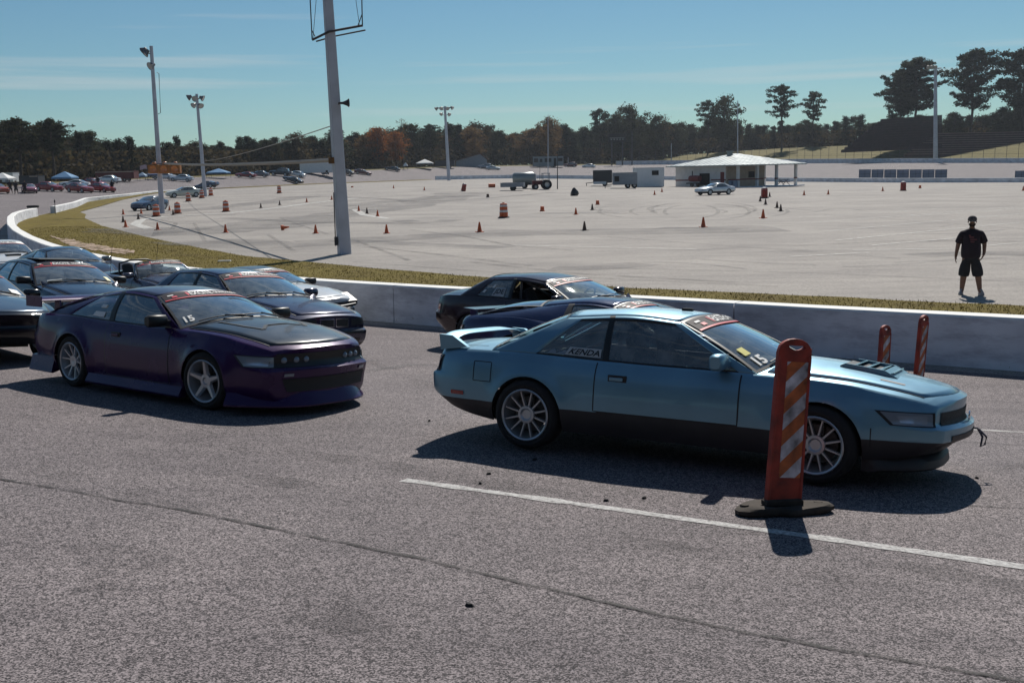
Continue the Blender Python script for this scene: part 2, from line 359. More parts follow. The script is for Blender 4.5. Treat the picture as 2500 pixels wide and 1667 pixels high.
for q, (a, b) in enumerate(zip(ia, ga)):
    for k in range(7):
        p = a.lerp(b, k / 6); jit = rng.uniform(-.16, .16) if k == 6 else 0
        if k == 6: p = p + (b - a).normalized() * jit
        gv.append((p.x, p.y, zin(p.x, p.y) + .004 + .14 * math.sin(math.pi * min(1, k / 6 * .93 + .0)) + (.02 if k == 0 else 0)))
for i in range(len(ia) - 1):
    for k in range(6): q = i * 7 + k; gf.append([q, q + 1, q + 8, q + 7])
verge = struct(mesh('grass_verge', gv, gf, M_grass, smooth=180))
bpy.context.view_layer.update()
def bvh_of(objs):
    v, f = [], []
    for o in objs:
        b = len(v); mw = o.matrix_world
        v += [mw @ p.co for p in o.data.vertices]; f += [[i + b for i in p.vertices] for p in o.data.polygons]
    return BVHTree.FromPolygons(v, f)
GB = bvh_of([track, infield, verge, hill])
def on(px, py):
    h = GB.ray_cast(CAM, ray(px, py).normalized()); return h[0] if h[0] is not None else at(px, py)
def gz(x, y):
    h = GB.ray_cast(Vector((x, y, 60)), Vector((0, 0, -1))); return h[0].z if h[0] is not None else 0.
def gn(x, y):
    h = GB.ray_cast(Vector((x, y, 60)), Vector((0, 0, -1))); n = h[1].normalized(); return n if n.z > 0 else -n

def ribbon(name, pxs_, width, mat, parent, off=.005, step=None, wob=0., world=False, w2=None, seed=1):
    rg = random.Random(seed); P = [on(*q) for q in pxs_] if not world else [Vector((q[0], q[1], 0)) for q in pxs_]
    Ltot = sum((b - a).length for a, b in zip(P, P[1:])); n = max(3, int(Ltot / (step or max(.15, Ltot / 60))))
    Q = resample([tuple(p) for p in P], n); v, f = [], []; inv = parent.matrix_world.inverted() if parent else None
    dr = 0.
    for i, p in enumerate(Q):
        d = (Q[min(i + 1, n - 1)] - Q[max(i - 1, 0)]); d.z = 0; d.normalize(); s = Vector((-d.y, d.x, 0))
        dr = dr * .85 + rg.uniform(-wob, wob); ww = (width if w2 is None else lerp(width, w2, i / (n - 1))) * (1 + (rg.uniform(-.3, .3) if wob else 0))
        for sg in (-1, 1):
            q = p + s * (dr + sg * ww / 2); v.append(Vector((q.x, q.y, gz(q.x, q.y) + off)))
    for i in range(n - 1): f.append([2 * i, 2 * i + 1, 2 * i + 3, 2 * i + 2][::-1])
    return mesh(name, v, f, mat, parent)
def fademat(name, col, lo, hi, scale, rough=.8):
    m = bpy.data.materials.new(name); m.use_nodes = True; t = m.node_tree; b = t.nodes['Principled BSDF']; b.inputs['Base Color'].default_value = (*col, 1); b.inputs['Roughness'].default_value = rough
    c = N(t, 'ShaderNodeTexCoord'); n = N(t, 'ShaderNodeTexNoise'); n.inputs['Scale'].default_value = scale; n.inputs['Detail'].default_value = 6; n.inputs['Roughness'].default_value = .7
    mr = N(t, 'ShaderNodeMapRange'); mr.inputs['From Min'].default_value = .32; mr.inputs['From Max'].default_value = .68; mr.inputs['To Min'].default_value = lo; mr.inputs['To Max'].default_value = hi
    t.links.new(c.outputs['Object'], n.inputs['Vector']); t.links.new(n.outputs['Fac'], mr.inputs[0]); t.links.new(mr.outputs[0], b.inputs['Alpha']); return m
M_skid = fademat('tyre rubber marks', (.06, .055, .055), -.05, .42, .9)
M_skid2 = fademat('worn driving line', (.12, .115, .12), .0, .42, .35)
M_worn = fademat('worn white paint', (.75, .74, .70), .15, .85, 2.5)
M_wornnear = fademat('scuffed white lane paint', (.60, .59, .575), .25, 1.0, 30)
M_crack = fademat('open crack', (.015, .013, .013), .1, 1.0, 7)
M_sand = fademat('sandy soil', (.50, .36, .27), -.15, 1.15, 2.2)
ribbon('lane_line', [(985, 1172), (1500, 1243), (2000, 1313), (2560, 1394)], .105, M_wornnear, track, wob=.004)
ribbon('far_lane_line', [(2375, 1049), (2520, 1057)], .09, M_worn, track)
ribbon('crack', [(-30, 1165), (150, 1195), (400, 1238), (640, 1285), (850, 1329), (1150, 1395), (1500, 1475), (1850, 1545), (2200, 1608), (2560, 1672)], .034, M_crack, track, off=.006, step=.08, wob=.012)
ribbon('crack', [(2330, 1078), (2420, 1082), (2520, 1090)], .02, M_crack, track, off=.006, step=.06, wob=.008, seed=4)
ribbon('crack', [(2360, 1234), (2520, 1244)], .018, M_crack, track, off=.006, step=.06, wob=.008, seed=5)
ribbon('tyre_mark', [(-20, 1125), (200, 1170), (500, 1240), (800, 1290)], .34, fademat('faint tyre smear', (.05, .047, .05), -.2, .30, 1.1), track, off=.0045, w2=.12)
M_sm = fademat('faint rubber streak', (.035, .030, .034), -.25, .26, .8)
for k, P in enumerate([[(2520, 1130), (2300, 1165), (2000, 1240), (1500, 1130), (1300, 1100)], [(-20, 1010), (300, 1060), (900, 1130), (1500, 1230), (2520, 1440)], [(-20, 1060), (400, 1130), (1000, 1230), (1800, 1370), (2520, 1520)], [(900, 880), (1000, 920), (1100, 960)], [(2520, 965), (2430, 945), (2300, 930)], [(-20, 1300), (500, 1420), (1100, 1560), (1600, 1680)]]):
    ribbon('tyre_mark', P, .26 if k < 5 else .5, M_sm, track, off=.0035 + .0002 * k, seed=90 + k, wob=.02)
ribbon('oil_stain', [(215, 1432), (265, 1442), (330, 1447), (375, 1452)], .22, fademat('oil stain', (.03, .026, .03), -.3, .45, 3.2), track, off=.0042, wob=.05, step=.1)
ribbon('tyre_mark', [(900, 905), (1010, 890), (1100, 893)], .2, M_skid2, track, off=.0045)
for k, P in enumerate([[(474, 545), (500, 589), (540, 592)], [(652, 572), (720, 615)], [(688, 535), (800, 572)], [(869, 588), (1000, 637)], [(1000, 562), (1120, 575), (1250, 600), (1400, 612)],
                       [(1380, 530), (1520, 522), (1640, 515)], [(1560, 560), (1800, 552), (2100, 552)], [(2260, 590), (2380, 580)], [(1150, 640), (1400, 668), (1800, 690)], [(420, 560), (430, 545), (380, 535), (320, 540)],
                       [(1800, 598), (1950, 600), (2200, 588), (2500, 590)], [(870, 600), (1100, 625), (1300, 650)]]):
    ribbon('tyre_mark', P, .28 if k > 3 else .22, M_skid, infield, off=.018, seed=k)
for k in range(9):
    a0 = rng.uniform(0, 6.28); cx, cy = 1690 + rng.uniform(-40, 40), 514 + rng.uniform(-4, 4); rx, ry = rng.uniform(60, 260), rng.uniform(8, 24)
    ribbon('tyre_mark', [(cx + rx * math.cos(a0 + t * .3), cy + ry * math.sin(a0 + t * .3)) for t in range(rng.randint(9, 17))], .25, M_skid, infield, off=.019 + .001 * k, seed=30 + k)
for k, (P, wd) in enumerate([([(310, 560), (420, 572), (560, 560), (760, 535), (950, 508), (1100, 480), (1130, 470)], 6), ([(470, 590), (700, 600), (900, 585), (1250, 570), (1600, 565), (1900, 558)], 4.5), ([(820, 505), (1000, 490), (1100, 478)], 5), ([(330, 525), (450, 515), (560, 505), (750, 480)], 4)]):
    ribbon('driving_line', P, wd, M_skid2, infield, off=.014 + .001 * k, seed=50 + k, wob=.25, step=2)
for k in range(30):
    x0, y0 = rng.uniform(300, 2400), rng.uniform(478, 660); ln, bend = rng.uniform(80, 420), rng.uniform(-22, 22); sl = rng.uniform(-.07, .05)
    if y0 > 600 - (x0 - 700) * -.05 and x0 < 1000: y0 = rng.uniform(490, 570)
    ribbon('tyre_mark', [(x0 + ln * t / 6, y0 + sl * ln * t / 6 + bend * math.sin(math.pi * t / 6) * .35) for t in range(7)], rng.choice((.2, .24, .3, 1.6)), M_skid2, infield, off=.010 + .0001 * k, seed=200 + k)
for k, P in enumerate([[(860, 640), (1300, 672), (1900, 700)], [(600, 520), (1000, 545), (1500, 580), (2200, 632)], [(1200, 470), (1700, 500), (2500, 560)], [(1500, 655), (2000, 668), (2500, 690)]]):
    ribbon('paving_joint', P, .05, M_crack, infield, off=.0165, seed=300 + k, wob=.02, step=.6)
ribbon('painted_edge', [(365, 560), (330, 548), (345, 537), (400, 530), (555, 521), (650, 511), (750, 498), (870, 484)], .7, M_worn, infield, off=.022)
ribbon('painted_edge', [(866, 512), (890, 526), (950, 535)], .6, M_worn, infield, off=.022)
for k, (x0, y0, x1, y1) in enumerate([(2010, 566, 2520, 520), (2040, 588, 2520, 541), (2130, 600, 2330, 583), (2380, 603, 2520, 592), (2080, 612, 2340, 608), (1980, 545, 2520, 503), (1900, 535, 2300, 510), (1930, 628, 2120, 618), (2200, 531, 2520, 508), (1250, 600, 1700, 610)]):
    ribbon('painted_bay_line', [(x0, y0), (x1, y1)], .13, M_worn, infield, off=.021 + .0007 * k, seed=70 + k)
# sandy bare patch in the verge
v, f = [], []; T_ = [(122, 576, 578), (150, 582, 590), (180, 587, 602), (210, 594, 608), (240, 599, 614), (270, 605, 619), (300, 610, 621), (335, 614, 619)]
pts_ = []
for q in range(len(T_) - 1):
    for s_ in range(5): a, b = T_[q], T_[q + 1]; pts_.append([lerp(a[k], b[k], s_ / 5) for k in range(3)])
for i, (x, ya, yb) in enumerate(pts_):
    for k in range(5):
        p = on(x + rng.uniform(-3, 3), lerp(ya, yb, k / 4) + (rng.uniform(-2.5, 2.5) if k in (0, 4) else 0)); v.append(p + Vector((0, 0, .03)))
for i in range(len(pts_) - 1):
    for k in range(4): q = i * 5 + k; f.append([q, q + 1, q + 6, q + 5])
mesh('sandy_patch', v, f, M_sand, verge)
# grass blades (one mass)
M_blade = principled('grass blades', (.155, .118, .014), .9, spec=.1, var=.45, vscale=.9)
v, f = [], []
rg = random.Random(11)
for _ in range(52000):
    i = int((rg.random() ** 1.7) * 84); k = rg.random(); t = rg.random()
    a = ia[i].lerp(ia[i + 1], t); b = ga[i].lerp(ga[i + 1], t); p = a.lerp(b, k * 1.0 if rg.random() < .9 else rg.random() * .12)
    if (p - Vector((0, 0, 0))).length > 75: continue
    z = zin(p.x, p.y) + .004 + .14 * math.sin(math.pi * k * .93); h = rg.uniform(.02, .055) * (1.8 if k < .12 else 1); an = rg.uniform(0, 6.28); lx, ly = rg.gauss(0, .03), rg.gauss(0, .03); w_ = rg.uniform(.006, .014)
    q = len(v); v += [(p.x - w_ * math.cos(an), p.y - w_ * math.sin(an), z - .01), (p.x + w_ * math.cos(an), p.y + w_ * math.sin(an), z - .01), (p.x + lx, p.y + ly, z + h)]; f.append([q, q + 1, q + 2])
gb_ = stuff(mesh('grass', v, f, M_blade)); gb_['label'] = 'short dry grass growing along the white concrete wall'; gb_['category'] = 'grass'

# ------------------------------------------------------------------ concrete walls, in cast lengths
def wall_run(name, label, P, h, seglen, th=.42, taper=None, cap=True, h1=None, gap=.012):
    root = thing(name, label, 'wall', loc=(P[0].x, P[0].y, P[0].z)); o = root.location.copy()
    Ltot = sum((b - a).length for a, b in zip(P, P[1:])); n = max(1, round(Ltot / seglen)); Q = resample([tuple(p) for p in P], n * 6 + 1)
    for s_ in range(n):
        sub = Q[s_ * 6:s_ * 6 + 7]; v, f, mi = [], [], []
        dd = (sub[-1] - sub[0]).normalized()
        sub = [sub[0] + dd * gap] + sub[1:-1] + [sub[-1] - dd * gap]
        for i, p in enumerate(sub):
            d = sub[min(i + 1, 6)] - sub[max(i - 1, 0)]; d.z = 0; d.normalize(); nn = Vector((d.y, -d.x, 0))   # towards infield
            hh = h if h1 is None else lerp(h, h1, (s_ * 6 + i) / (n * 6))
            for (a, z) in ((-.03, -.12), (0, .06), (.008, hh - .03), (.035, hh), (th - .03, hh), (th, hh - .03), (th + .01, -.3)): v.append(p + nn * a + Vector((0, 0, z)) - o)
        for i in range(6):
            for k in range(6): q = i * 7 + k; f.append([q, q + 1, q + 8, q + 7]); mi.append(1 if k in (2, 3, 4) else 0)
        f.append([6, 5, 4, 3, 2, 1, 0]); f.append([42 + k for k in range(7)]); mi += [0, 0]
        mesh('wall_segment', v, f, None, root, 35, [M_conc, M_kerbtop], mi)
    return root
wallP = [a for a, b in LOOP[:len(NEAR) - 3]]
wall_run('concrete_wall', 'long white concrete wall curving between the racing cars and the grass verge', [p.copy() for p in wallP[1:]], .76, 7.4)
P2 = [LOOP[len(NEAR) - 3][0] + Vector((.6, 0, 0))] + [a for a, b in LOOP[len(NEAR) - 2:len(NEAR) + 3]]
wall_run('concrete_wall', 'low white wall starting past the gap at the far left bend of the track', [p.copy() for p in P2], .72, 9, h1=.14)
P3 = [a for a, b in LOOP[len(NEAR) + 5:]]; P3[0] = pt(1062, 441, 281)
for p in P3: p.z = zin(p.x, p.y)
wall_run('concrete_wall', 'long low wall across the far infield edge behind the pavilion', [p.copy() for p in P3], 1.0, 14, h1=.62)
P4 = [b for a, b in LOOP[len(NEAR) + 7:]]
wall_run('concrete_wall', 'far outer wall of the track below the grandstands', [p.copy() for p in P4], 1.35, 16, h1=1.1)
# tyre lying on the wall by the gap, and its marker post
q = at(88, 506.5, .78)
# ================================================================== cars
M_black = principled('black trim', (.012, .012, .013), .45)
M_rubber = principled('tyre rubber', (.016, .016, .017), .85, var=.3, vscale=14, bump=.2, bscale=50)
M_under = principled('underbody', (.01, .01, .011), .9)
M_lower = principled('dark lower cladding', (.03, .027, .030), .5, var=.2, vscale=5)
M_int = principled('cabin plastic', (.02, .02, .022), .7)
M_seat = principled('seat cloth', (.03, .03, .034), .9)
M_chrome = principled('bright metal', (.75, .76, .78), .18, metal=1.)
M_disc = principled('brake disc', (.07, .07, .07), .5, metal=.6)
M_lamp = principled('clear lamp lens', (.20, .24, .28), .08, coat=1.)
M_amber = principled('amber lens', (.55, .16, .02), .2, coat=1.)
M_redlens = principled('red lens', (.30, .012, .012), .2, coat=1.)
M_glass = glassmat('window glass', (.66, .75, .74))
M_glassd = glassmat('tinted glass', (.20, .23, .25))
M_text = principled('white vinyl', (.78, .78, .76), .6)
M_banner = principled('dark banner vinyl', (.018, .012, .022), .6, spec=.15)
M_red = principled('red vinyl', (.60, .035, .07), .5)
M_grille = principled('grille mesh', (.02, .02, .02), .6, bump=.8, bscale=220)

def hull(root, P, paint_, lower=None):
    xr, xf, wb, wr, ar = P['xr'], P['xf'], P['wb'], P['wr'], P['arch']
    top, sh, bot, wid = pchip(P['top']), pchip(P['sh']), pchip(P['bot']), pchip(P['wid'])
    fp, rp_ = linf(P.get('fprof', [(0, 0), (1, 0)])), linf(P.get('rprof', [(0, 0), (1, 0)]))
    bf, br, Lf = P.get('bowf', .08), P.get('bowr', .06), P.get('fade', .42)
    tw = P.get('tw', .93); prof = pchip([(0, .915), (.1, .965), (.40, 1.), (.66, .992), (.86, .965), (1, tw)]); fl = P.get('flare', .015)
    lod = P.get('lod', 0); n = 22 if lod else 58
    xs = []
    for i in range(n + 1):
        t = i / n; x = xr + (xf - xr) * t
        if all(abs(x - s * wb / 2) > ar + .02 for s in (-1, 1)): xs.append((x, bot(x)))
    for e in (xr + .03, xr + .08, xf - .03, xf - .08): xs.append((e, bot(e)))
    na = 8 if lod else 18
    for s in (-1, 1):
        c = s * wb / 2; xs += [(c - ar - .002, bot(c - ar)), (c + ar + .002, bot(c + ar))]
        for k in range(na + 1):
            a = math.pi * k / na; x = c - ar * math.cos(a); xs.append((x, max(bot(x), wr + .005 + ar * .97 * math.sin(a))))
    xs.sort(key=lambda q: q[0])
    lo_t = [0, .5, 1] if not lod else [0, 1]
    up_t = [k / (5 if lod else 14) for k in range(1, (5 if lod else 14) + 1)]
    zs = P.get('zs', .33)
    fy = [1, .97, .9, .78, .62, .42, .2, 0] if not lod else [1, .9, .6, .25, 0]
    fy = fy + [-q for q in fy[-2::-1]]
    def wf(x, z):
        zb, zt = bot(x), sh(x); t = max(0, min(1, (z - zb) / max(.01, zt - zb))); y = wid(x) * prof(t)
        for s in (-1, 1):
            d = math.hypot(x - s * wb / 2, z - wr)
            if d > ar - .05: y += fl * math.exp(-((d - ar) / .07) ** 2) * sstep(1, .75, t)
        return y
    def shift(x, t, q):
        a = max(0, min(1, (x - (xf - Lf)) / Lf)); b = max(0, min(1, ((xr + Lf) - x) / Lf))
        return x + a * fp(t) + a ** 1.5 * bf * (1 - q * q) - b * rp_(t) - b ** 1.5 * br * (1 - q * q)
    rings, mrow, zrow = [], None, []
    for (x, zl) in xs:
        zsplit = max(zs, zl); zt = sh(x); zb = bot(x)
        Z = [lerp(zl, zsplit, t) for t in lo_t] + [lerp(zsplit, zt, t) for t in up_t]
        side = []
        for z in Z:
            t = (z - zb) / max(.01, zt - zb); y = wf(x, z); side.append((x, y, z, t))
        ring = [Vector((shift(x, t, 1), -y, z)) for (x, y, z, t) in side]
        ws_ = side[-1][1]; cz = top(x) - zt
        for q in fy[1:-1]: ring.append(Vector((shift(x, 1, q), -ws_ * q, zt + cz * (1 - abs(q) ** 2.3))))
        ring += [Vector((shift(x, t, 1), y, z)) for (x, y, z, t) in side[::-1]]
        rings.append(ring); zrow.append(side)
    nl, nu = len(lo_t), len(up_t); ns = nl + nu; nt_ = len(fy)
    v = [p for r_ in rings for p in r_]; m = len(rings[0]); f, mi = [], []
    oc = P.get('open')
    for i in range(len(rings) - 1):
        xm = (xs[i][0] + xs[i + 1][0]) / 2
        for k in range(m - 1):
            if ns - 1 <= k < ns - 1 + nt_ - 1:
                j = k - (ns - 1); q = (fy[j] + fy[j + 1]) / 2
                if oc and abs(q) < .93 and oc[0] - (oc[2] if len(oc) > 2 else .1) * (1 - q * q) < xm < oc[1] + (oc[3] if len(oc) > 3 else .1) * (1 - q * q): continue
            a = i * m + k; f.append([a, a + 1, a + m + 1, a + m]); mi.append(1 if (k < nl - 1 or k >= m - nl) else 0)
    for (ri, sg) in ((0, -1), (len(rings) - 1, 1)):
        base = len(v); side = zrow[ri]; x0 = xs[ri][0]; czf = top(x0) - sh(x0)
        for r_, (x, y, z, t) in enumerate(side):
            fr = r_ / (ns - 1)
            for q in fy: v.append(Vector((shift(x, t, q), -y * q, z + czf * (1 - abs(q) ** 2.3) * fr ** 3)))
        for r_ in range(ns - 1):
            for j in range(nt_ - 1):
                a = base + r_ * nt_ + j; qd = [a, a + 1, a + nt_ + 1, a + nt_]; f.append(qd if sg > 0 else qd[::-1]); mi.append(1 if r_ < nl - 1 else 0)
    me = bpy.data.meshes.new('body'); me.from_pydata([tuple(p) for p in v], [], f); me.materials.append(paint_); me.materials.append(lower or paint_)
    me.polygons.foreach_set('material_index', mi)
    bm = bmesh.new(); bm.from_mesh(me); bmesh.ops.remove_doubles(bm, verts=bm.verts, dist=.0006); bmesh.ops.dissolve_degenerate(bm, edges=bm.edges, dist=.0003)
    bmesh.ops.recalc_face_normals(bm, faces=bm.faces)
    bm.to_mesh(me); bm.free(); me.polygons.foreach_set('use_smooth', [True] * len(me.polygons)); me.set_sharp_from_angle(angle=R(P.get('sharp', 33)))
    body = link(bpy.data.objects.new('body', me), root)
    # floor pan and wheel tunnels
    uv, uf = [], []
    for i, (x, zl) in enumerate(xs):
        y = zrow[i][0][1] - .03; xx = shift(x, 0, 1)
        for q in (-1, -.55, .55, 1): uv.append((xx, y * q, zl + .004 if abs(q) == 1 else (zl if zl <= wr else lerp(zl, .22, 0)) + .004))
    for i in range(len(xs) - 1):
        for k in range(3): a = i * 4 + k; uf.append([a, a + 4, a + 5, a + 1])
    b0 = len(uv); hx = wb / 2 - ar - .05
    und = MB(); und.add(uv, uf); und.box(-wb / 2 - ar - .02, wb / 2 + ar + .02, -.42, .42, P.get('floor', .2), .42)
    und.build('underbody', M_under, root)
    return body, dict(top=top, sh=sh, bot=bot, wid=wid, wf=wf, bvh=BVHTree.FromPolygons([p.co for p in me.vertices], [list(p.vertices) for p in me.polygons]))

class Each:
    """every shape added becomes a part of its own"""
    def __init__(s, name, mat, parent): s.a = (name, mat, parent)
    def add(s, v, f, mi=0): return mesh(s.a[0], v, f, s.a[1], s.a[2])
def grid_patch(fn, nu, nv, flip=False):
    v = [fn(i / nu, j / nv) for j in range(nv + 1) for i in range(nu + 1)]; f = []
    for j in range(nv):
        for i in range(nu): a = j * (nu + 1) + i; q = [a, a + 1, a + nu + 2, a + nu + 1]; f.append(q[::-1] if flip else q)
    return v, f
def cast_patch(bvh, C, d, nu=4, nv=3, off=.004):
    """four corners (bl, br, tr, tl) pushed along d on to the body"""
    d = Vector(d).normalized(); C = [Vector(c) for c in C]; v, last = [], None
    for j in range(nv + 1):
        for i in range(nu + 1):
            s, t = i / nu, j / nv; p = (C[0] * (1 - s) + C[1] * s) * (1 - t) + (C[3] * (1 - s) + C[2] * s) * t
            h = bvh.ray_cast(p - d * .6, d, 1.5); q = (h[0] - d * off) if h[0] is not None else p
            v.append(q)
    f = []
    for j in range(nv):
        for i in range(nu): a = j * (nu + 1) + i; f.append([a, a + 1, a + nu + 2, a + nu + 1])
    return v, f
def patch(name, bvh, C, d, mat, parent, nu=6, nv=4, off=.004, mirror=False, smooth=60):
    o = None
    for s in ((1, -1) if mirror else (1,)):
        CC = [(c[0], c[1] * s, c[2]) for c in C]; dd = (d[0], d[1] * s, d[2])
        v, f = cast_patch(bvh, CC, dd, nu, nv, off); o = mesh(name, v, f, mat, parent, smooth)
    return o
def seam(bvh, P, d, parent, w_=.008, off=.002, mat=None, name='panel_gap', n=14):
    d = Vector(d).normalized(); Q = resample([tuple(p) for p in P], n * (len(P) - 1)); v, f = [], []
    H = []
    for p in Q:
        h = bvh.ray_cast(p - d * .6, d, 1.5); H.append((h[0] if h[0] is not None else p) - d * off)
    for i, p in enumerate(H):
        t = H[min(i + 1, len(H) - 1)] - H[max(i - 1, 0)]; s = t.cross(d)
        s = s.normalized() if s.length > 1e-9 else Vector((0, 0, 1)); v += [p - s * w_ / 2, p + s * w_ / 2]
    for i in range(len(H) - 1): f.append([2 * i, 2 * i + 1, 2 * i + 3, 2 * i + 2])
    return v, f

WHEELS = {}
def wheel_meshes(style, rt, rr, wd):
    k = (style, rt, rr, wd)
    if k in WHEELS: return WHEELS[k]
    h = wd / 2; t = MB(); far = style == 'far'; n = 16 if far else 36
    t.lathe([(rr - .005, -h + .01), (rr + .012, -h), (lerp(rr, rt, .45), -h - .008), (rt - .022, -h + .002), (rt - .006, -h + .022), (rt, -h + .05), (rt, h - .05), (rt - .006, h - .022), (rt - .022, h - .002), (lerp(rr, rt, .45), h + .008), (rr + .012, h), (rr - .005, h - .01)], n, 'y', close=True)
    r = MB()   # outer face towards -y
    r.lathe([(rr + .004, -h - .004), (rr - .004, -h - .010), (rr - .016, -h - .002), (rr - .022, -h + .035), (rr - .045, -h + .09), (rr - .05, h)], n, 'y')
    if far: r.disc(rr - .03, -h + .03, 16, 'y'); r.lathe([(rr * .8, -h + .02), (rr * .3, -h + .01), (.0, -h + .0)], 10, 'y')
    def spoke(a0, a1, r0, r1, w0, w1, y0, y1, th=.02):
        d0 = Vector((math.cos(a0), 0, math.sin(a0))); d1 = Vector((math.cos(a1), 0, math.sin(a1))); p0 = d0 * r0; p1 = d1 * r1; s = (p1 - p0).normalized(); nrm = Vector((-s.z, 0, s.x))
        v = []
        for (p, w_, y) in ((p0, w0, y0), (p1, w1, y1)):
            for (a, dy) in ((-1, th), (-.55, 0), (.55, 0), (1, th)): v.append(p + nrm * (w_ * a) + Vector((0, y + dy, 0)))
        r.add(v, [[0, 1, 5, 4], [1, 2, 6, 5], [2, 3, 7, 6]])
    R2 = rr - .02; P2 = 2 * math.pi
    if style == 'twelve':
        for i in range(12): a = P2 * (i + .5) / 12; spoke(a, a, .06, R2, .013, .0085, -h + .035, -h + .02)
        r.lathe([(.078, -h + .045), (.075, -h + .022), (.055, -h + .02), (.04, -h + .035), (0, -h + .035)], 24, 'y')
    if style == 'five':
        for i in range(5): a = P2 * i / 5 + .3; spoke(a, a, .04, R2, .040, .022, -h + .03, -h + .006, .03)
        r.lathe([(.075, -h + .05), (.07, -h + .028), (.04, -h + .026), (.03, -h + .04), (0, -h + .04)], 24, 'y')
    if style == 'ten':
        for i in range(5):
            a = P2 * i / 5 + .2
            for s in (-1, 1): spoke(a + .10 * s, a + .30 * s, .055, R2, .016, .012, -h + .04, -h + .012, .02)
        r.lathe([(.07, -h + .05), (.065, -h + .03), (.04, -h + .03), (0, -h + .04)], 20, 'y')
    if style == 'seven':
        for i in range(7): a = P2 * i / 7; spoke(a, a, .04, R2, .026, .02, -h + .03, -h + .015)
        r.lathe([(.07, -h + .05), (.06, -h + .03), (0, -h + .03)], 20, 'y')
    d = MB()
    if not far: d.lathe([(.15, 0), (.15, -.012), (.05, -.012), (.045, -.03), (0, -.03)], 24, 'y', c=(0, .02, 0)); d.box(-.05, .05, -.03, .05, .07, .15)
    def bake(mb, nm, mat, sm):
        o = mb.build(nm, mat, None, sm); me = o.data; bpy.data.objects.remove(o); return me
    WHEELS[k] = (bake(t, 'tyre', M_rubber, 40), r, bake(d, 'brake_disc', M_disc, 40) if not far else None, {})
    return WHEELS[k]
def wheel(root, x, y, rt, rr, wd, style, rimmat, steer=0., camber=0.):
    tm, rmb, dm, cache = wheel_meshes(style, rt, rr, wd)
    if rimmat.name not in cache:
        o = rmb.build('rim', rimmat, None, 40); cache[rimmat.name] = o.data; bpy.data.objects.remove(o)
    wo = bpy.data.objects.new('wheel', None); wo.empty_display_size = .1; link(wo, root); wo.location = (x, y, rt)
    wo.rotation_euler = (camber * (1 if y < 0 else -1), 0, steer + (math.pi if y > 0 else 0))
    for nm, me in (('tyre', tm), ('rim', cache[rimmat.name]), ('brake_disc', dm)):
        if me: link(bpy.data.objects.new(nm, me), wo)
    return wo

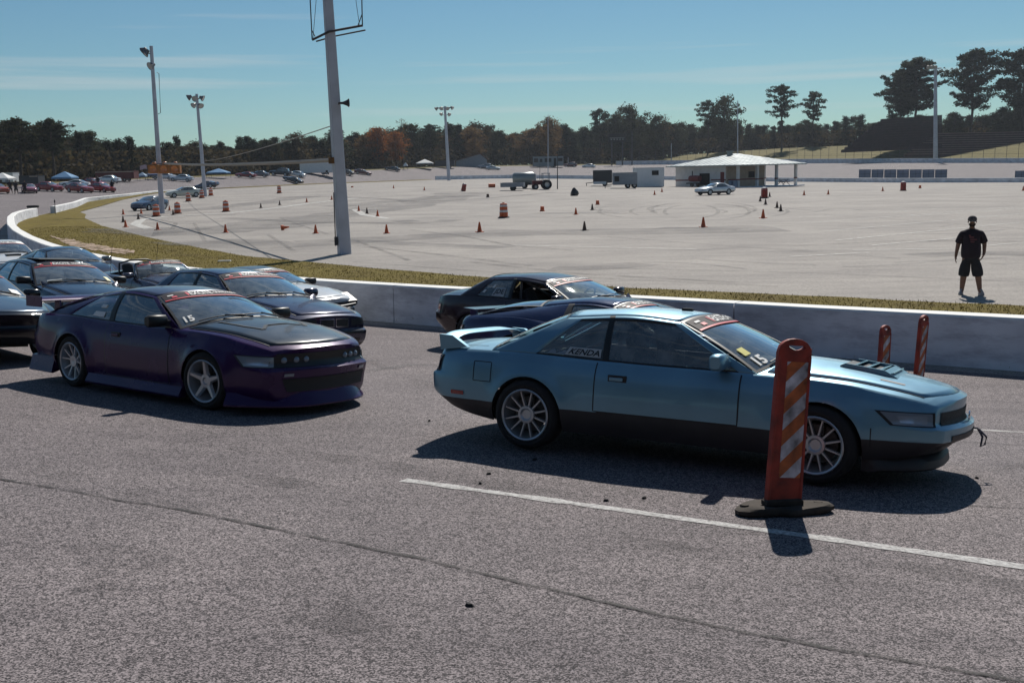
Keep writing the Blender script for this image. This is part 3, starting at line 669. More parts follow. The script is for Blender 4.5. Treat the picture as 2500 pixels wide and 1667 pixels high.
def greenhouse(root, G, H, paint_, roofmat=None, glass=None, lod=0, frame_black=True):
    """pillars, roof and panes; G['side'] = [(x at belt, x at roof, kind of bay up to the next), ...] from the windscreen back"""
    glass = glass or M_glass; S = G['side']; yr, zr = pchip(G['yr']), pchip(G['zr']); sh, wf = H['sh'], H['wf']
    def belt(x, s): z = sh(x); return Vector((x, s * (wf(x, z) - .012), z + .004))
    def rail(x, s): return Vector((x, s * yr(x), zr(x)))
    frs = {-1: MB(), 1: MB()}; nu = 2 if lod else 6; v0, v1 = G.get('v0', .035), G.get('v1', .90); vs = [0, v0] + [lerp(v0, v1, k / 4) for k in range(1, 4)] + [v1, .945, 1]
    def P_(s, xb, xt, v): p = belt(xb, s).lerp(rail(xt, s), v); p.y += s * G.get('bulge', .03) * math.sin(math.pi * v) * .8; return p
    for s in (-1, 1):
        fr = frs[s]
        for (a, b) in zip(S, S[1:]):
            kind = a[2]
            for i in range(nu):
                t0, t1 = i / nu, (i + 1) / nu
                for k in range(len(vs) - 1):
                    isw = kind in ('glass', 'open', 'dark') and 1 <= k <= 4
                    if isw: continue
                    q = [P_(s, lerp(a[0], b[0], t), lerp(a[1], b[1], t), vs[kk]) for (t, kk) in ((t0, k), (t1, k), (t1, k + 1), (t0, k + 1))]
                    blk = (kind in ('glass', 'open', 'dark') and k in (0, 5) and frame_black) or kind == 'black'
                    fr.add(q, [[0, 1, 2, 3] if s > 0 else [3, 2, 1, 0]], 1 if blk else 0)
            if kind in ('glass', 'dark'):
                def fn(u, v, a=a, b=b, s=s): p = P_(s, lerp(a[0], b[0], u), lerp(a[1], b[1], u), lerp(v0, v1, v)); p.y -= s * .006; return p
                v, f = grid_patch(fn, nu, 4, s < 0); mesh('side_window', v, f, M_glassd if kind == 'dark' else glass, root, 180)
    # front and rear screens
    def screen(base_x, bow, zoff, top_x, tbow, sgn, bul):
        def fn(u, v):      # u -1..1, v 0..1
            xb = base_x + sgn * bow * (1 - u * u); yb = u * (abs(belt(base_x, 1).y)); zb = max(H['top'](xb), sh(base_x)) if abs(u) < .999 else sh(base_x)
            zc = lerp(sh(base_x), max(H['top'](xb), sh(base_x)), 1 - abs(u) ** 2.3) + .006
            b_ = Vector((xb, yb, zc)); xt = top_x + sgn * tbow * (1 - u * u)
            t_ = Vector((xt, u * yr(top_x), zr(top_x) + G['crown'] * (1 - abs(u) ** 3)))
            p = b_.lerp(t_, v); k = math.sin(math.pi * v) * bul
            return p + Vector((sgn * k * .7, 0, k * .7))
        return fn
    x_a, x_t = S[0][0], S[0][1]; x_c, x_ct = S[-1][0], S[-1][1]
    ws = screen(x_a, G['bow'], 0, x_t, G.get('tbow', .07), 1, .02); bl = screen(x_c, G.get('rbow', .1), 0, x_ct, G.get('rtbow', .05), -1, G.get('rbul', .02))
    NU, NVv = (6, 3) if lod else (20, 8); eu, ev = .035, .035
    def pane(name, fn, mat, flip):
        v, f = grid_patch(lambda a, b: fn(lerp(-1 + eu, 1 - eu, a), lerp(ev, 1 - ev, b)), NU, NVv, flip); mesh(name, v, f, mat, root, 180)
        ring = MB(); e = [(-1, -1 + eu, 0, 1), (1 - eu, 1, 0, 1), (-1 + eu, 1 - eu, 0, ev), (-1 + eu, 1 - eu, 1 - ev, 1)]
        for (a0, a1, b0, b1) in e:
            v, f = grid_patch(lambda a, b: fn(lerp(a0, a1, a), lerp(b0, b1, b)) + Vector((0, 0, .002)), 1 if a1 - a0 < .1 else NU, 1 if b1 - b0 < .1 else NVv, flip); ring.add(v, f)
        ring.build(name + '_seal', M_black, root, 180)
    if not G.get('nows'): pane('windshield', ws, glass, False)
    if not G.get('norear'): pane('rear_window', bl, G.get('rglass', glass), True)
    if not G.get('noroof'):
        def roof(u, v):
            q = lerp(-1, 1, v); xa = x_t + G.get('tbow', .07) * (1 - q * q); xb = x_ct - G.get('rtbow', .05) * (1 - q * q); x = lerp(xa, xb, u); xx = lerp(x_t, x_ct, u)
            return Vector((x, q * yr(xx), zr(xx) + G['crown'] * (1 - abs(q) ** 3)))
        v, f = grid_patch(roof, 5 if lod else 14, 5 if lod else 12, True); ro = mesh('roof', v, f, roofmat or paint_, root, 180)
        sm = ro.modifiers.new('thickness', 'SOLIDIFY'); sm.thickness = .025; sm.offset = -1
    for fr in frs.values():
        fo = mesh('cabin_frame', fr.v, fr.f, None, root, 40, [paint_, M_black], fr.m)
        bm = bmesh.new(); bm.from_mesh(fo.data); bmesh.ops.remove_doubles(bm, verts=bm.verts, dist=.0005); bm.to_mesh(fo.data); bm.free()
        sm = fo.modifiers.new('thickness', 'SOLIDIFY'); sm.thickness = .03; sm.offset = -1
    return ws, bl

def interior(root, G, H, floor=.26, seats=True, wheel_side=1, cage=False):
    S = G['side']; xa, xc = S[0][0], S[-1][0]; y = H['wid'](0) * .80; zb = H['sh'](0); mb = MB()
    mb.box(xc + .1, xa + .12, -y, y, floor - .02, floor); mb.box(xc + .08, xc + .12, -y, y, floor, zb - .02)
    for s in (-1, 1): mb.box(xc + .1, xa, s * y - .012, s * y + .012, floor, zb - .03)
    mb.build('cabin_tub', M_int, root)
    d = MB(); x1 = xa + .16; d.prism([(xa - .32, zb - .34), (xa - .36, zb - .08), (xa - .28, zb - .01), (x1, zb + .0), (x1, zb - .34)], -y + .02, y - .02)
    d.prism([(xa - .42, zb - .16), (xa - .40, zb - .03), (xa - .28, zb + .05), (xa - .12, zb + .03), (xa - .12, zb - .16)], wheel_side * .36 - .19, wheel_side * .36 + .19)
    d.build('dashboard', M_int, root, 30)
    st = MB(); c = Vector((xa - .52, wheel_side * .36, zb + .01)); ax = Vector((-.9, 0, .42)).normalized(); a = Vector((0, 1, 0)); b = ax.cross(a)
    st.tube([c + (a * math.cos(t) + b * math.sin(t)) * .17 for t in [2 * math.pi * k / 20 for k in range(21)]], .015, 6)
    for t in (0, 2.6, 3.7): st.tube([c + (a * math.cos(t) + b * math.sin(t)) * .16, c], .014, 6)
    st.tube([c, c + Vector((.25, 0, -.12))], .03, 8); st.build('steering_wheel', M_black, root, 60)
    if seats:
        for s in (-1, 1):
            q = MB(); x0 = xa - 1.0; yc = s * .36
            prof_ = [(0, floor + .12, .22), (.42, floor + .20, .23), (.45, floor + .12, .23)]
            q.box(x0 - .02, x0 + .47, yc - .22, yc + .22, floor, floor + .18, bev=.05)
            V, F_ = [], []
            lv = [(0, .10, .24), (.2, .16, .25), (.40, .13, .235), (.48, .08, .16), (.52, .07, .13), (.66, .06, .12), (.70, .03, .07)]
            for (hz, th, wv) in lv:
                xo = x0 - hz * .32
                for (ax_, ay) in ((-1, -.8), (-.6, -1), (.7, -1), (1, -.55), (.62, 0), (1, .55), (.7, 1), (-.6, 1), (-1, .8)): V.append((xo + ax_ * th * .55, yc + ay * wv, floor + .10 + hz))
            for i in range(len(lv) - 1):
                for k in range(9): F_.append([i * 9 + k, i * 9 + (k + 1) % 9, (i + 1) * 9 + (k + 1) % 9, (i + 1) * 9 + k])
            F_.append([54 + k for k in range(9)]); q.add(V, F_); q.build('seat', M_seat, root, 50)
    m = MB(); zt = pchip(G['zr'])(S[0][1]); m.box(S[0][1] + .02, S[0][1] + .05, -.11, .11, zt - .10, zt - .04, bev=.01); m.build('rear_view_mirror', M_black, root)
    if cage:
        cg = MB(); yr = pchip(G['yr'])(S[0][1] - .6) - .06; zt2 = pchip(G['zr'])(S[0][1] - .6) - .02; xh = xa - 1.25
        cg.tube([(xh, -y + .05, floor), (xh, -yr, zt2), (xh, yr, zt2), (xh, y - .05, floor)], .022, 8); cg.tube([(xh, -yr, zt2), (xh - .75, -.5, zb)], .02, 8); cg.tube([(xh, yr, zt2), (xh - .75, .5, zb)], .02, 8)
        cg.tube([(xh, -yr, zt2), (xh, y - .1, zb - .15)], .02, 8); cg.build('roll_bar', principled('roll bar steel', (.10, .10, .11), .4), root, 60)

def mirror(root, x, y, z, mat, s, sc=1.15):
    m = MB(); V, F_ = [], []
    for (t, k) in ((-.11, .62), (-.09, .92), (0, 1), (.08, .98), (.10, .72)):
        for a in range(10): th = 2 * math.pi * a / 10; V.append((x + .05 * sc * k * math.copysign(abs(math.cos(th)) ** .6, math.cos(th)), y + s * (.10 + t) * sc, z + .058 * sc * k * math.copysign(abs(math.sin(th)) ** .55, math.sin(th))))
    for i in range(4):
        for a in range(10): F_.append([i * 10 + a, i * 10 + (a + 1) % 10, (i + 1) * 10 + (a + 1) % 10, (i + 1) * 10 + a])
    F_ += [list(range(10)), [40 + a for a in range(10)][::-1]]
    m.add(V, F_); m.box(x - .03, x + .05, min(y - s * .05, y + s * .03), max(y - s * .05, y + s * .03), z - .06, z + .0)
    o = m.build('door_mirror', mat, root, 50); g = MB(); g.disc(.05 * sc, 0, 10, 'z'); return o

def banner(root, ws, text=('EXCITE', 'GRAND PRIX'), v0=.79, v1=.965, stripe=True, light=False):
    off = Vector((.006, 0, .008))
    v, f = grid_patch(lambda a, b: ws(lerp(-.955, .955, a), lerp(v0, v1, b)) + off, 16, 2); bn = mesh('windshield_banner', v, f, M_text if light else M_banner, root, 180)
    if stripe:
        v, f = grid_patch(lambda a, b: ws(lerp(-.955, .955, a), lerp(v0 - .025, v0, b)) + off, 16, 1); mesh('red_stripe', v, f, M_red, bn, 180)
    def put(s, u0, u1, va, vb, mat, bold, shear=0.):
        g, f2, _ = text_geo(s, bold, shear); mesh('lettering', [ws(lerp(u0, u1, a), lerp(va, vb, b)) + off * 1.7 for a, b in g], f2, mat, bn)
    if light: put('GRAND PRIX', -.5, .6, v0 + .03, v1 - .04, M_black, .02, .2); return bn
    put(text[0], -.42, .10, v0 + .03, v1 - .02, M_text, .016, .10)
    if len(text) > 1: put(text[1], .15, .72, v0 + .055, v1 - .045, M_text, .010, .10)
    mk = [Each('sponsor_mark', M_text, bn), Each('sponsor_mark', M_red, bn)]
    for (a, b, c, d) in ((-.86, -.74, .55, .72), (.76, .84, .6, .75)): vv, ff = grid_patch(lambda s, t: ws(lerp(a, b, s), lerp(lerp(v0, v1, c), lerp(v0, v1, d), t)) + off * 1.6, 3, 1); mk[0].add(vv, ff)
    vv, ff = grid_patch(lambda s, t: ws(lerp(-.80, -.70, s), lerp(lerp(v0, v1, .15), lerp(v0, v1, .42), t)) + off * 1.6, 3, 1); mk[1].add(vv, ff)
    vv, ff = grid_patch(lambda s, t: ws(lerp(-.48, -.43, s), lerp(lerp(v0, v1, .1 + .3 * s), lerp(v0, v1, .85), t)) + off * 1.5, 3, 1); mk[1].add(vv, ff)
    return bn
def wipers(root, ws, sgn=1):
    w_ = MB()
    for (u0, u1) in ((-.75, .05), (-.05, .72)):
        p0 = ws(u1, .0) + Vector((.07, 0, .015)); w_.tube([p0, ws(lerp(u1, u0, .5), .06) + Vector((.02, 0, .025))], .009, 5)
        w_.tube([ws(lerp(u0, u1, k / 6), .045 + .02 * math.sin(k / 6 * 3)) + Vector((.012, 0, .016)) for k in range(7)], .007, 5)
    w_.build('wiper', M_black, root, 60)
def on_window(root, fn, s, u0, u1, va, vb, mat, bold=.02, shear=0., off=(0, 0, 0), name='lettering'):
    g, f2, _ = text_geo(s, bold, shear); return mesh(name, [fn(lerp(u0, u1, a), lerp(va, vb, b)) + Vector(off) for a, b in g], f2, mat, root)

def place(root, x, y, hd, dz=0., nrm=None):
    n = nrm or gn(x, y); f = Vector((math.cos(hd), math.sin(hd), 0)); f = (f - n * f.dot(n)).normalized(); l = n.cross(f)
    root.matrix_world = Matrix.Translation(Vector((x, y, gz(x, y) + dz))) @ Matrix((f, l, n)).transposed().to_4x4()
# ------------------------------------------------------------------ car shapes
def s13_P(**k):
    P = dict(wb=2.475, xf=2.06, xr=-2.20, wr=.305, arch=.335, zs=.385, bowf=.14, bowr=.08, flare=.018, sharp=58, tw=.905, floor=.19,
             top=[(-2.26, .835), (-2.1, .868), (-1.7, .888), (-1.2, .89), (-.4, .89), (.4, .89), (.8, .898), (1.2, .875), (1.6, .822), (1.88, .762), (2.0, .72), (2.08, .665)],
             sh=[(-2.26, .795), (-2.0, .818), (-1.4, .828), (-.6, .806), (0, .797), (.6, .797), (1.0, .793), (1.4, .775), (1.75, .722), (1.95, .678), (2.08, .635)],
             bot=[(-2.26, .36), (-2.05, .29), (-1.6, .22), (-.9, .185), (.9, .185), (1.7, .23), (2.12, .27)],
             wid=[(-2.26, .70), (-2.1, .775), (-1.8, .82), (-1.24, .845), (-.5, .84), (.4, .84), (1.24, .84), (1.6, .815), (1.85, .765), (2.0, .70), (2.12, .60)],
             fprof=[(0, -.12), (.16, -.06), (.24, .05), (.56, .065), (.63, -.015), (1, 0)], rprof=[(0, -.06), (.2, .04), (.55, .05), (.62, 0), (1, -.02)],
             open=(-1.62, .74, .08, .1))
    P.update(k); return P
def s13_G(fast=False, **k):
    G = dict(side=[(.74, .02, 'pillar'), (.60, -.06, 'glass'), (-.52, -.55, 'black'), (-.58, -.60, 'glass'), (-1.20, -.84, 'pillar'), (-1.64, -1.0, None)],
             yr=[(.05, .535), (-.4, .55), (-1.0, .53)], zr=[(.05, 1.158), (-.40, 1.188), (-1.0, 1.145)], crown=.052, bow=.16, tbow=.08, rbow=.10, rtbow=.05)
    if fast: G.update(side=[(.74, .02, 'pillar'), (.60, -.06, 'glass'), (-.50, -.55, 'black'), (-.60, -.64, 'glass'), (-1.40, -.98, 'pillar'), (-1.92, -1.06, None)], zr=[(.05, 1.105), (-.45, 1.145), (-1.06, 1.075)], rbul=.05)
    G.update(k); return G
def sedan_P(**k):
    P = dict(wb=2.70, xf=2.10, xr=-2.20, wr=.305, arch=.335, zs=.30, bowf=.09, bowr=.06, flare=.01, tw=.92, floor=.19,
             top=[(-2.2, .92), (-2.05, .965), (-1.6, .985), (-.4, .98), (.75, .965), (1.2, .915), (1.7, .845), (2.0, .77), (2.1, .72)],
             sh=[(-2.2, .87), (-1.9, .91), (-1.2, .925), (-.3, .905), (.6, .885), (1.2, .835), (1.8, .745), (2.1, .67)],
             bot=[(-2.2, .34), (-2.0, .26), (-1.6, .19), (1.7, .19), (2.0, .21), (2.1, .25)],
             wid=[(-2.2, .70), (-2.0, .785), (-1.5, .835), (0, .845), (1.35, .84), (1.75, .80), (2.0, .72), (2.1, .64)],
             fprof=[(0, -.06), (.2, .04), (.55, .06), (.62, .0), (1, 0)], rprof=[(0, -.05), (.2, .05), (.5, .05), (.57, 0), (1, -.02)], open=(-1.55, .78, .06, .1))
    P.update(k); return P
def sedan_G(**k):
    G = dict(side=[(.78, .06, 'pillar'), (.66, -.03, 'glass'), (-.33, -.36, 'black'), (-.41, -.43, 'glass'), (-1.15, -.97, 'pillar'), (-1.56, -1.15, None)],
             yr=[(.06, .56), (-.5, .57), (-1.15, .55)], zr=[(.06, 1.23), (-.5, 1.275), (-1.15, 1.245)], crown=.05, bow=.14, tbow=.07, rbow=.09, rtbow=.05)
    G.update(k); return G

def basic_car(root, P, G, paint_, lower=None, rim=None, style='seven', hoodmat=None, roofmat=None, glass=None, rr=.218, wd=.215, track_w=None, steer=0., seats=True, cage=False, door=(-.60, .62), banner_=True, doors4=None, mirrors=None, light_banner=False, camber=.03, front_style=None, plain_front=False):
    body, H = hull(root, P, paint_, lower)
    ws, bl = greenhouse(root, G, H, paint_, roofmat, glass, P.get('lod', 0))
    interior(root, G, H, seats=seats, cage=cage); wipers(root, ws)
    bvh = H['bvh']; sh = H['sh']
    tw = track_w or (H['wid'](P['wb'] / 2) - wd / 2 + .012)
    rim = rim or M_rim
    for sx in (1, -1):
        for sy in (-1, 1): wheel(root, sx * P['wb'] / 2, sy * tw, P['wr'], rr, wd, style if isinstance(style, str) else style[0 if sx > 0 else 1], rim, steer if sx > 0 else 0, camber)
    gaps = Each('panel_gap', M_black, root); zs = P['zs']
    spans = doors4 or [door]
    for s in (-1, 1):
        for (x0, x1) in spans:
            z0, y = zs + .012, s * 1.2; Ht = lambda x: sh(x) - .012
            C = [(x0, y, z0), (x1, y, z0), (x1, y, Ht(x1)), (x0, y, Ht(x0))]
            dv, df = cast_patch(bvh, C, (0, -s, 0), 10, 8, .0035)
            dr = mesh('door', dv, [q if s < 0 else q[::-1] for q in df], paint_, root, 60)
            # seam round the door, outset a touch
            e = .006; pp = [(x0 - e, y, Ht(x0)), (x0 - e, y, z0 - e), (x1 + e, y, z0 - e), (x1 + e, y, Ht(x1))]
            v, f = seam(bvh, pp, (0, -s, 0), root, .012, .0026); gaps.add(v, f)
            # handle
            hb = MB(); xh = x0 + .13; zh = sh(x0) - .13
            h = bvh.ray_cast(Vector((xh, y, zh)), Vector((0, -s, 0))); yy = h[0].y if h[0] else s * .83
            hb.box(xh - .015, xh + .15, min(yy - s * .002, yy + s * .008), max(yy - s * .002, yy + s * .008), zh - .035, zh + .03, 0, .003)
            hb.box(xh, xh + .12, min(yy, yy + s * .018), max(yy, yy + s * .018), zh - .018, zh + .012, 1, .004); hb.build('handle', [M_black, paint_], dr)
        mirror(root, G['side'][1][0] - .13, s * (H['wf'](.6, sh(.6)) - .01), sh(.6) + .085, mirrors or paint_, s)
    # bonnet
    xb0 = G['side'][0][0] + G['bow'] * .55; xb1 = P['xf'] + .0; yb0, yb1 = .69, .56
    C = [(xb0 - .10, -yb0, 1.3), (xb1 - .13, -yb1, 1.3), (xb1 - .13, yb1, 1.3), (xb0 - .10, yb0, 1.3)]
    fn = []
    nu, nv = 18, 12; v = []
    for j in range(nv + 1):
        for i in range(nu + 1):
            s_, t_ = i / nu, j / nv; q = lerp(-1, 1, t_); x = lerp(xb0 - .02 + (G['bow'] * .45) * (1 - q * q), xb1 - .05 - .05 * q * q + P['bowf'] * .95 * (1 - q * q), s_); y = q * lerp(yb0, yb1, s_ ** 2)
            h = bvh.ray_cast(Vector((x, y, 1.6)), Vector((0, 0, -1))); z = h[0].z if h[0] is not None else H['top'](x)
            v.append(Vector((x, y, z + .006)))
    f = [[j * (nu + 1) + i, j * (nu + 1) + i + 1, (j + 1) * (nu + 1) + i + 1, (j + 1) * (nu + 1) + i] for j in range(nv) for i in range(nu)]
    hood = mesh('hood', v, f, hoodmat or paint_, root, 60); sm = hood.modifiers.new('thickness', 'SOLIDIFY'); sm.thickness = .012; sm.offset = -1
    for s in (-1, 1):
        row = 0 if s < 0 else nv
        pp = [v[row * (nu + 1) + i] + Vector((0, s * .008, .0)) for i in range(nu + 1)]; gv_, gf_ = [], []
        for p in pp: gv_ += [p + Vector((0, -.007, -.003)), p + Vector((0, .007, -.003))]
        gaps.add(gv_, [[2 * i, 2 * i + 1, 2 * i + 3, 2 * i + 2] for i in range(nu)])
    # boot lid lines
    xe = P['xr'] + .06
    for y in (-.58, .58):
        vv, ff = seam(bvh, [(G['side'][-1][0] - .12, y, 1.5), (xe, y * 1.0, 1.5)], (0, 0, -1), root, .010, .002); gaps.add(vv, ff)
    if banner_: banner(root, ws, light=light_banner)
    return body, H, ws, bl, hood
M_rim = principled('silver wheel', (.50, .51, .53), .35, metal=.7, var=.15, vscale=8)
M_rimdark = principled('dark wheel', (.06, .06, .065), .4, metal=.5)
M_reflector = principled('lamp reflector', (.55, .60, .68), .15, metal=.6)
def light_pair(root, bvh, C, d, mat, name='headlight', surround=True, nu=6, nv=4):
    for s in (-1, 1):
        CC = [Vector((c[0], c[1] * -s, c[2])) for c in C]; dd = Vector((d[0], d[1] * -s, d[2]))
        m = sum(CC, Vector()) / 4
        o = None
        v, f = cast_patch(bvh, CC, dd, nu, nv, .010); lamp = mesh(name, v, f if s < 0 else [q[::-1] for q in f], mat, root, 60)
        rv, rf_ = cast_patch(bvh, [m + (c - m) * k_ for c, k_ in zip(CC, (.62, .72, .72, .5))], dd, 3, 2, .013)
        if name in ('headlight', 'corner_lamp') and mat is M_lamp: mesh('reflector', rv, rf_ if s < 0 else [q[::-1] for q in rf_], M_reflector, lamp, 60)
        if surround:
            v, f = cast_patch(bvh, [m + (c - m) * 1.16 for c in CC], dd, nu, nv, .005); mesh('bezel', v, f, M_black, lamp, 60)

# ================================================================== the silver blue coupe
pt_silver = paint('silver blue paint', (.165, .315, .41), metal=.62, rough=.52, dirt=.10)
car = thing('race_car', 'silver blue two-door coupe with vented hood and dark lower sills behind the striped barricade', 'car')
P = s13_P(); G = s13_G(); G['side'][1] = (.60, -.06, 'dark')
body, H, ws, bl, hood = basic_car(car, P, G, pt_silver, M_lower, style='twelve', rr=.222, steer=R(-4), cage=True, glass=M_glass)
bvh = H['bvh']
light_pair(car, bvh, [(1.79, -.80, .51), (2.02, -.64, .505), (2.02, -.64, .595), (1.70, -.82, .60)], (-.62, .78, 0), M_lamp)
patch('grille', bvh, [(2.5, -.57, .505), (2.5, .57, .505), (2.5, .57, .60), (2.5, -.57, .60)], (-1, 0, 0), M_grille, car, 12, 4, .006)
gb = MB(); gb.lathe([(.001, 0), (.035, .0), (.04, -.01)], 16, 'x', c=(2.235, 0, .53)); gb.build('badge', M_chrome, car)
patch('bumper_insert', bvh, [(2.5, -.52, .365), (2.5, .52, .365), (2.5, .54, .43), (2.5, -.54, .43)], (-1, 0, 0), M_lower, car, 14, 4, .006)
patch('air_intake', bvh, [(2.5, -.42, .285), (2.5, .42, .285), (2.5, .46, .335), (2.5, -.46, .335)], (-1, 0, 0), M_black, car, 12, 3, .008)
lp = MB(); V, F_ = [], []
for k in range(25):
    q = lerp(-1, 1, k / 24); y = .73 * q; x = 2.06 - .40 * abs(q) ** 3.2; nx = .05
    for (dx, z) in ((0, .13), (.03, .15), (.02, .205), (-.05, .26), (-.10, .26), (-.10, .13)): V.append((x + dx, y * (1 + .02 * (dx > 0)), z))
for k in range(24):
    for j in range(6): F_.append([k * 6 + j, k * 6 + (j + 1) % 6, (k + 1) * 6 + (j + 1) % 6, (k + 1) * 6 + j])
F_ += [[5, 4, 3, 2, 1, 0], [144 + j for j in range(6)]]; lp.add(V, F_); lp.build('front_lip', M_lower, car, 40)
ts = MB(); ts.tube([(2.20, .30, .40), (2.27, .30, .395), (2.31, .30, .33), (2.30, .30, .25), (2.33, .31, .27), (2.34, .31, .33), (2.28, .30, .39)], .009, 6); ts.build('tow_strap', principled('tow webbing', (.10, .10, .13), .8), car, 60)
light_pair(car, bvh, [(-2.34, -.52, .62), (-2.19, -.75, .62), (-2.19, -.75, .75), (-2.34, -.52, .75)], (.75, .66, 0), M_redlens, 'taillight')
for s in (-1, 1): patch('side_marker', bvh, [(-2.02, s * 1.1, .42), (-1.88, s * 1.1, .42), (-1.88, s * 1.1, .455), (-2.02, s * 1.1, .455)], (0, -s, 0), M_redlens, car, 3, 2, .006)
g2 = Each('panel_gap', M_black, car); fx0, fx1, fz0, fz1 = -1.78, -1.60, .56, .73
v, f = seam(bvh, [(fx0, -1.2, fz0), (fx1, -1.2, fz0), (fx1, -1.2, fz1), (fx0, -1.2, fz1), (fx0, -1.2, fz0)], (0, 1, 0), car, .007, .0026); g2.add(v, f)
v, f = seam(bvh, [(1.63, -1.2, .33), (1.63, -1.2, .47)], (0, 1, 0), car, .008, .003); g2.add(v, f)
sp = MB(); V, F_ = [], []      # spoiler blade with down-turned ends
for k in range(17):
    q = lerp(-1, 1, k / 16); y = .70 * q; e = abs(q) ** 6
    for (x, z) in ((-2.21, .962), (-2.07, .950), (-2.06, .942), (-2.20, .946)): V.append((x, y, z - .07 * e))
for k in range(16):
    for j in range(4): F_.append([k * 4 + j, k * 4 + (j + 1) % 4, (k + 1) * 4 + (j + 1) % 4, (k + 1) * 4 + j])
F_ += [[3, 2, 1, 0], [64, 65, 66, 67]]; sp.add(V, F_)
for s in (-1, 1): sp.prism([(-2.18, .80), (-1.90, .84), (-2.06, .935), (-2.20, .94)], s * .70 - .025, s * .70 + .025)
sp.build('rear_spoiler', pt_silver, car, 40)
# hood vent with four louvres
vt = MB(); top_ = H['top']
def zt_(x): return top_(x) + .004
vx0, vx1 = 1.28, 1.72; yv = .27
for s in (-1, 1): vt.prism([(vx0, zt_(vx0)), (vx0 + .04, zt_(vx0) + .022), (vx1 - .10, zt_(vx1 - .1) + .036), (vx1, zt_(vx1)), (vx1, zt_(vx1) - .03), (vx0, zt_(vx0) - .03)], s * yv - .012, s * yv + .012, 0)
for k in range(4):
    x = vx0 + .02 + k * .095; vt.prism([(x, zt_(x) - .02), (x + .10, zt_(x + .1) + .032), (x + .105, zt_(x + .1) + .026), (x + .01, zt_(x) - .03)], -yv + .013, yv - .013, 0)
vt.prism([(vx1 - .10, zt_(vx1 - .1) + .034), (vx1, zt_(vx1) + .0), (vx1, zt_(vx1) - .012), (vx1 - .10, zt_(vx1 - .1) + .018)], -yv + .013, yv - .013, 0)
vt.prism([(vx0, zt_(vx0) + .004), (vx1 - .1, zt_(vx1 - .1) + .006), (vx1 - .1, zt_(vx1 - .1) - .02), (vx0, zt_(vx0) - .02)], -yv + .013, yv - .013, 1)
vt.build('hood_vent', [pt_silver, M_black], hood)
for s in (-1, 1): patch('washer_slot', bvh, [(1.62, s * .42, 1.2), (1.80, s * .40, 1.2), (1.80, s * .44, 1.2), (1.62, s * .46, 1.2)], (0, 0, -1), principled('primer patch', (.28, .24, .22), .6), car, 3, 2, .008)
an = MB(); an.box(-.10, .0, -.16, -.13, 1.235, 1.262, 0, .006); an.build('roof_antenna_base', M_black, car)
# sponsor sticker in the quarter window, and number stickers on the windshield
yrS, zrS = pchip(G['yr']), pchip(G['zr'])
def qwin(u, v):
    xb, xt = lerp(-1.20, -.58, u), lerp(-.84, -.60, u); b = Vector((xb, -(H['wf'](xb, H['sh'](xb)) - .012), H['sh'](xb))); t = Vector((xt, -yrS(xt), zrS(xt))); p = b.lerp(t, v); p.y -= .03 * math.sin(math.pi * v) * .8 + .004; return p
v, f = grid_patch(lambda a, b: qwin(lerp(.42, .98, a), lerp(.07, .26, b)), 4, 2); stk = mesh('window_sticker', v, f, principled('grey vinyl', (.42, .46, .48), .6), car)
on_window(stk, qwin, 'KENDA', .46, .96, .10, .23, M_black, .02, .2, (0, -.003, 0))
v, f = grid_patch(lambda a, b: qwin(lerp(.15, .42, a), lerp(.06, .13 + .05 * math.sin(a * 9), b)), 6, 2); mesh('window_sticker', v, f, M_lamp, car)
on_window(car, ws, '15', -.88, -.72, .06, .20, M_text, .03, 0, (.006, 0, .008), 'number_sticker')
v, f = grid_patch(lambda a, b: ws(lerp(-.90, -.80, a), lerp(.24, .36, b)) + Vector((.006, 0, .008)), 2, 2); mesh('number_sticker', v, f, principled('yellow vinyl', (.65, .60, .10), .6), car)
place(car, 1.57, 9.29, R(-28.3))

# ================================================================== the purple hatchback
pt_purple = principled('purple paint', (.030, .003, .060), .24, .2, coat=.28, spec=.35, var=.12, vscale=2.2)
M_carbon = principled('dark satin hood', (.028, .032, .036), .28, metal=.3, coat=.5, var=.15, vscale=4)
car = thing('race_car', 'purple fastback coupe with dark hood, wide front splitter and tall rear wing', 'car')
P = s13_P(fprof=[(0, .02), (.3, .02), (.34, .02), (.62, .06), (.70, -.03), (1, 0)], bot=[(-2.26, .30), (-2.05, .22), (-1.6, .16), (-.9, .13), (.9, .13), (1.7, .14), (2.12, .16)], zs=.20, flare=.035, open=(-1.88, .74, .06, .1))
G = s13_G(True); G['side'][1] = (.60, -.06, 'dark')
body, H, ws, bl, hood = basic_car(car, P, G, pt_purple, pt_purple, style=('five', 'ten'), rr=.222, hoodmat=M_carbon, roofmat=principled('dark blue roof', (.05, .045, .075), .3, metal=.3, coat=.6), steer=R(8), mirrors=M_black, door=(-.55, .62), cage=True)
bvh = H['bvh']
light_pair(car, bvh, [(1.82, -.79, .50), (2.06, -.60, .495), (2.06, -.60, .595), (1.72, -.81, .60)], (-.62, .78, 0), M_lamp, 'corner_lamp')
patch('grille', bvh, [(2.5, -.58, .488), (2.5, .58, .488), (2.5, .58, .625), (2.5, -.58, .625)], (-1, 0, 0), M_black, car, 14, 4, .008)
for y in (-.50, -.37, -.26, .28, .38, .48):
    h = bvh.ray_cast(Vector((3, y, .56)), Vector((-1, 0, 0))); l_ = MB(); l_.lathe([(.0, .022), (.018, .018), (.028, .006), (.032, .0), (.034, -.02)], 16, 'x', c=(h[0].x + .012, y, .56)); l_.build('projector_lamp', M_lamp, car, 50)
patch('bumper_opening', bvh, [(2.5, -.50, .24), (2.5, .56, .24), (2.5, .60, .375), (2.5, -.56, .375)], (-1, 0, 0), M_grille, car, 16, 5, .008)
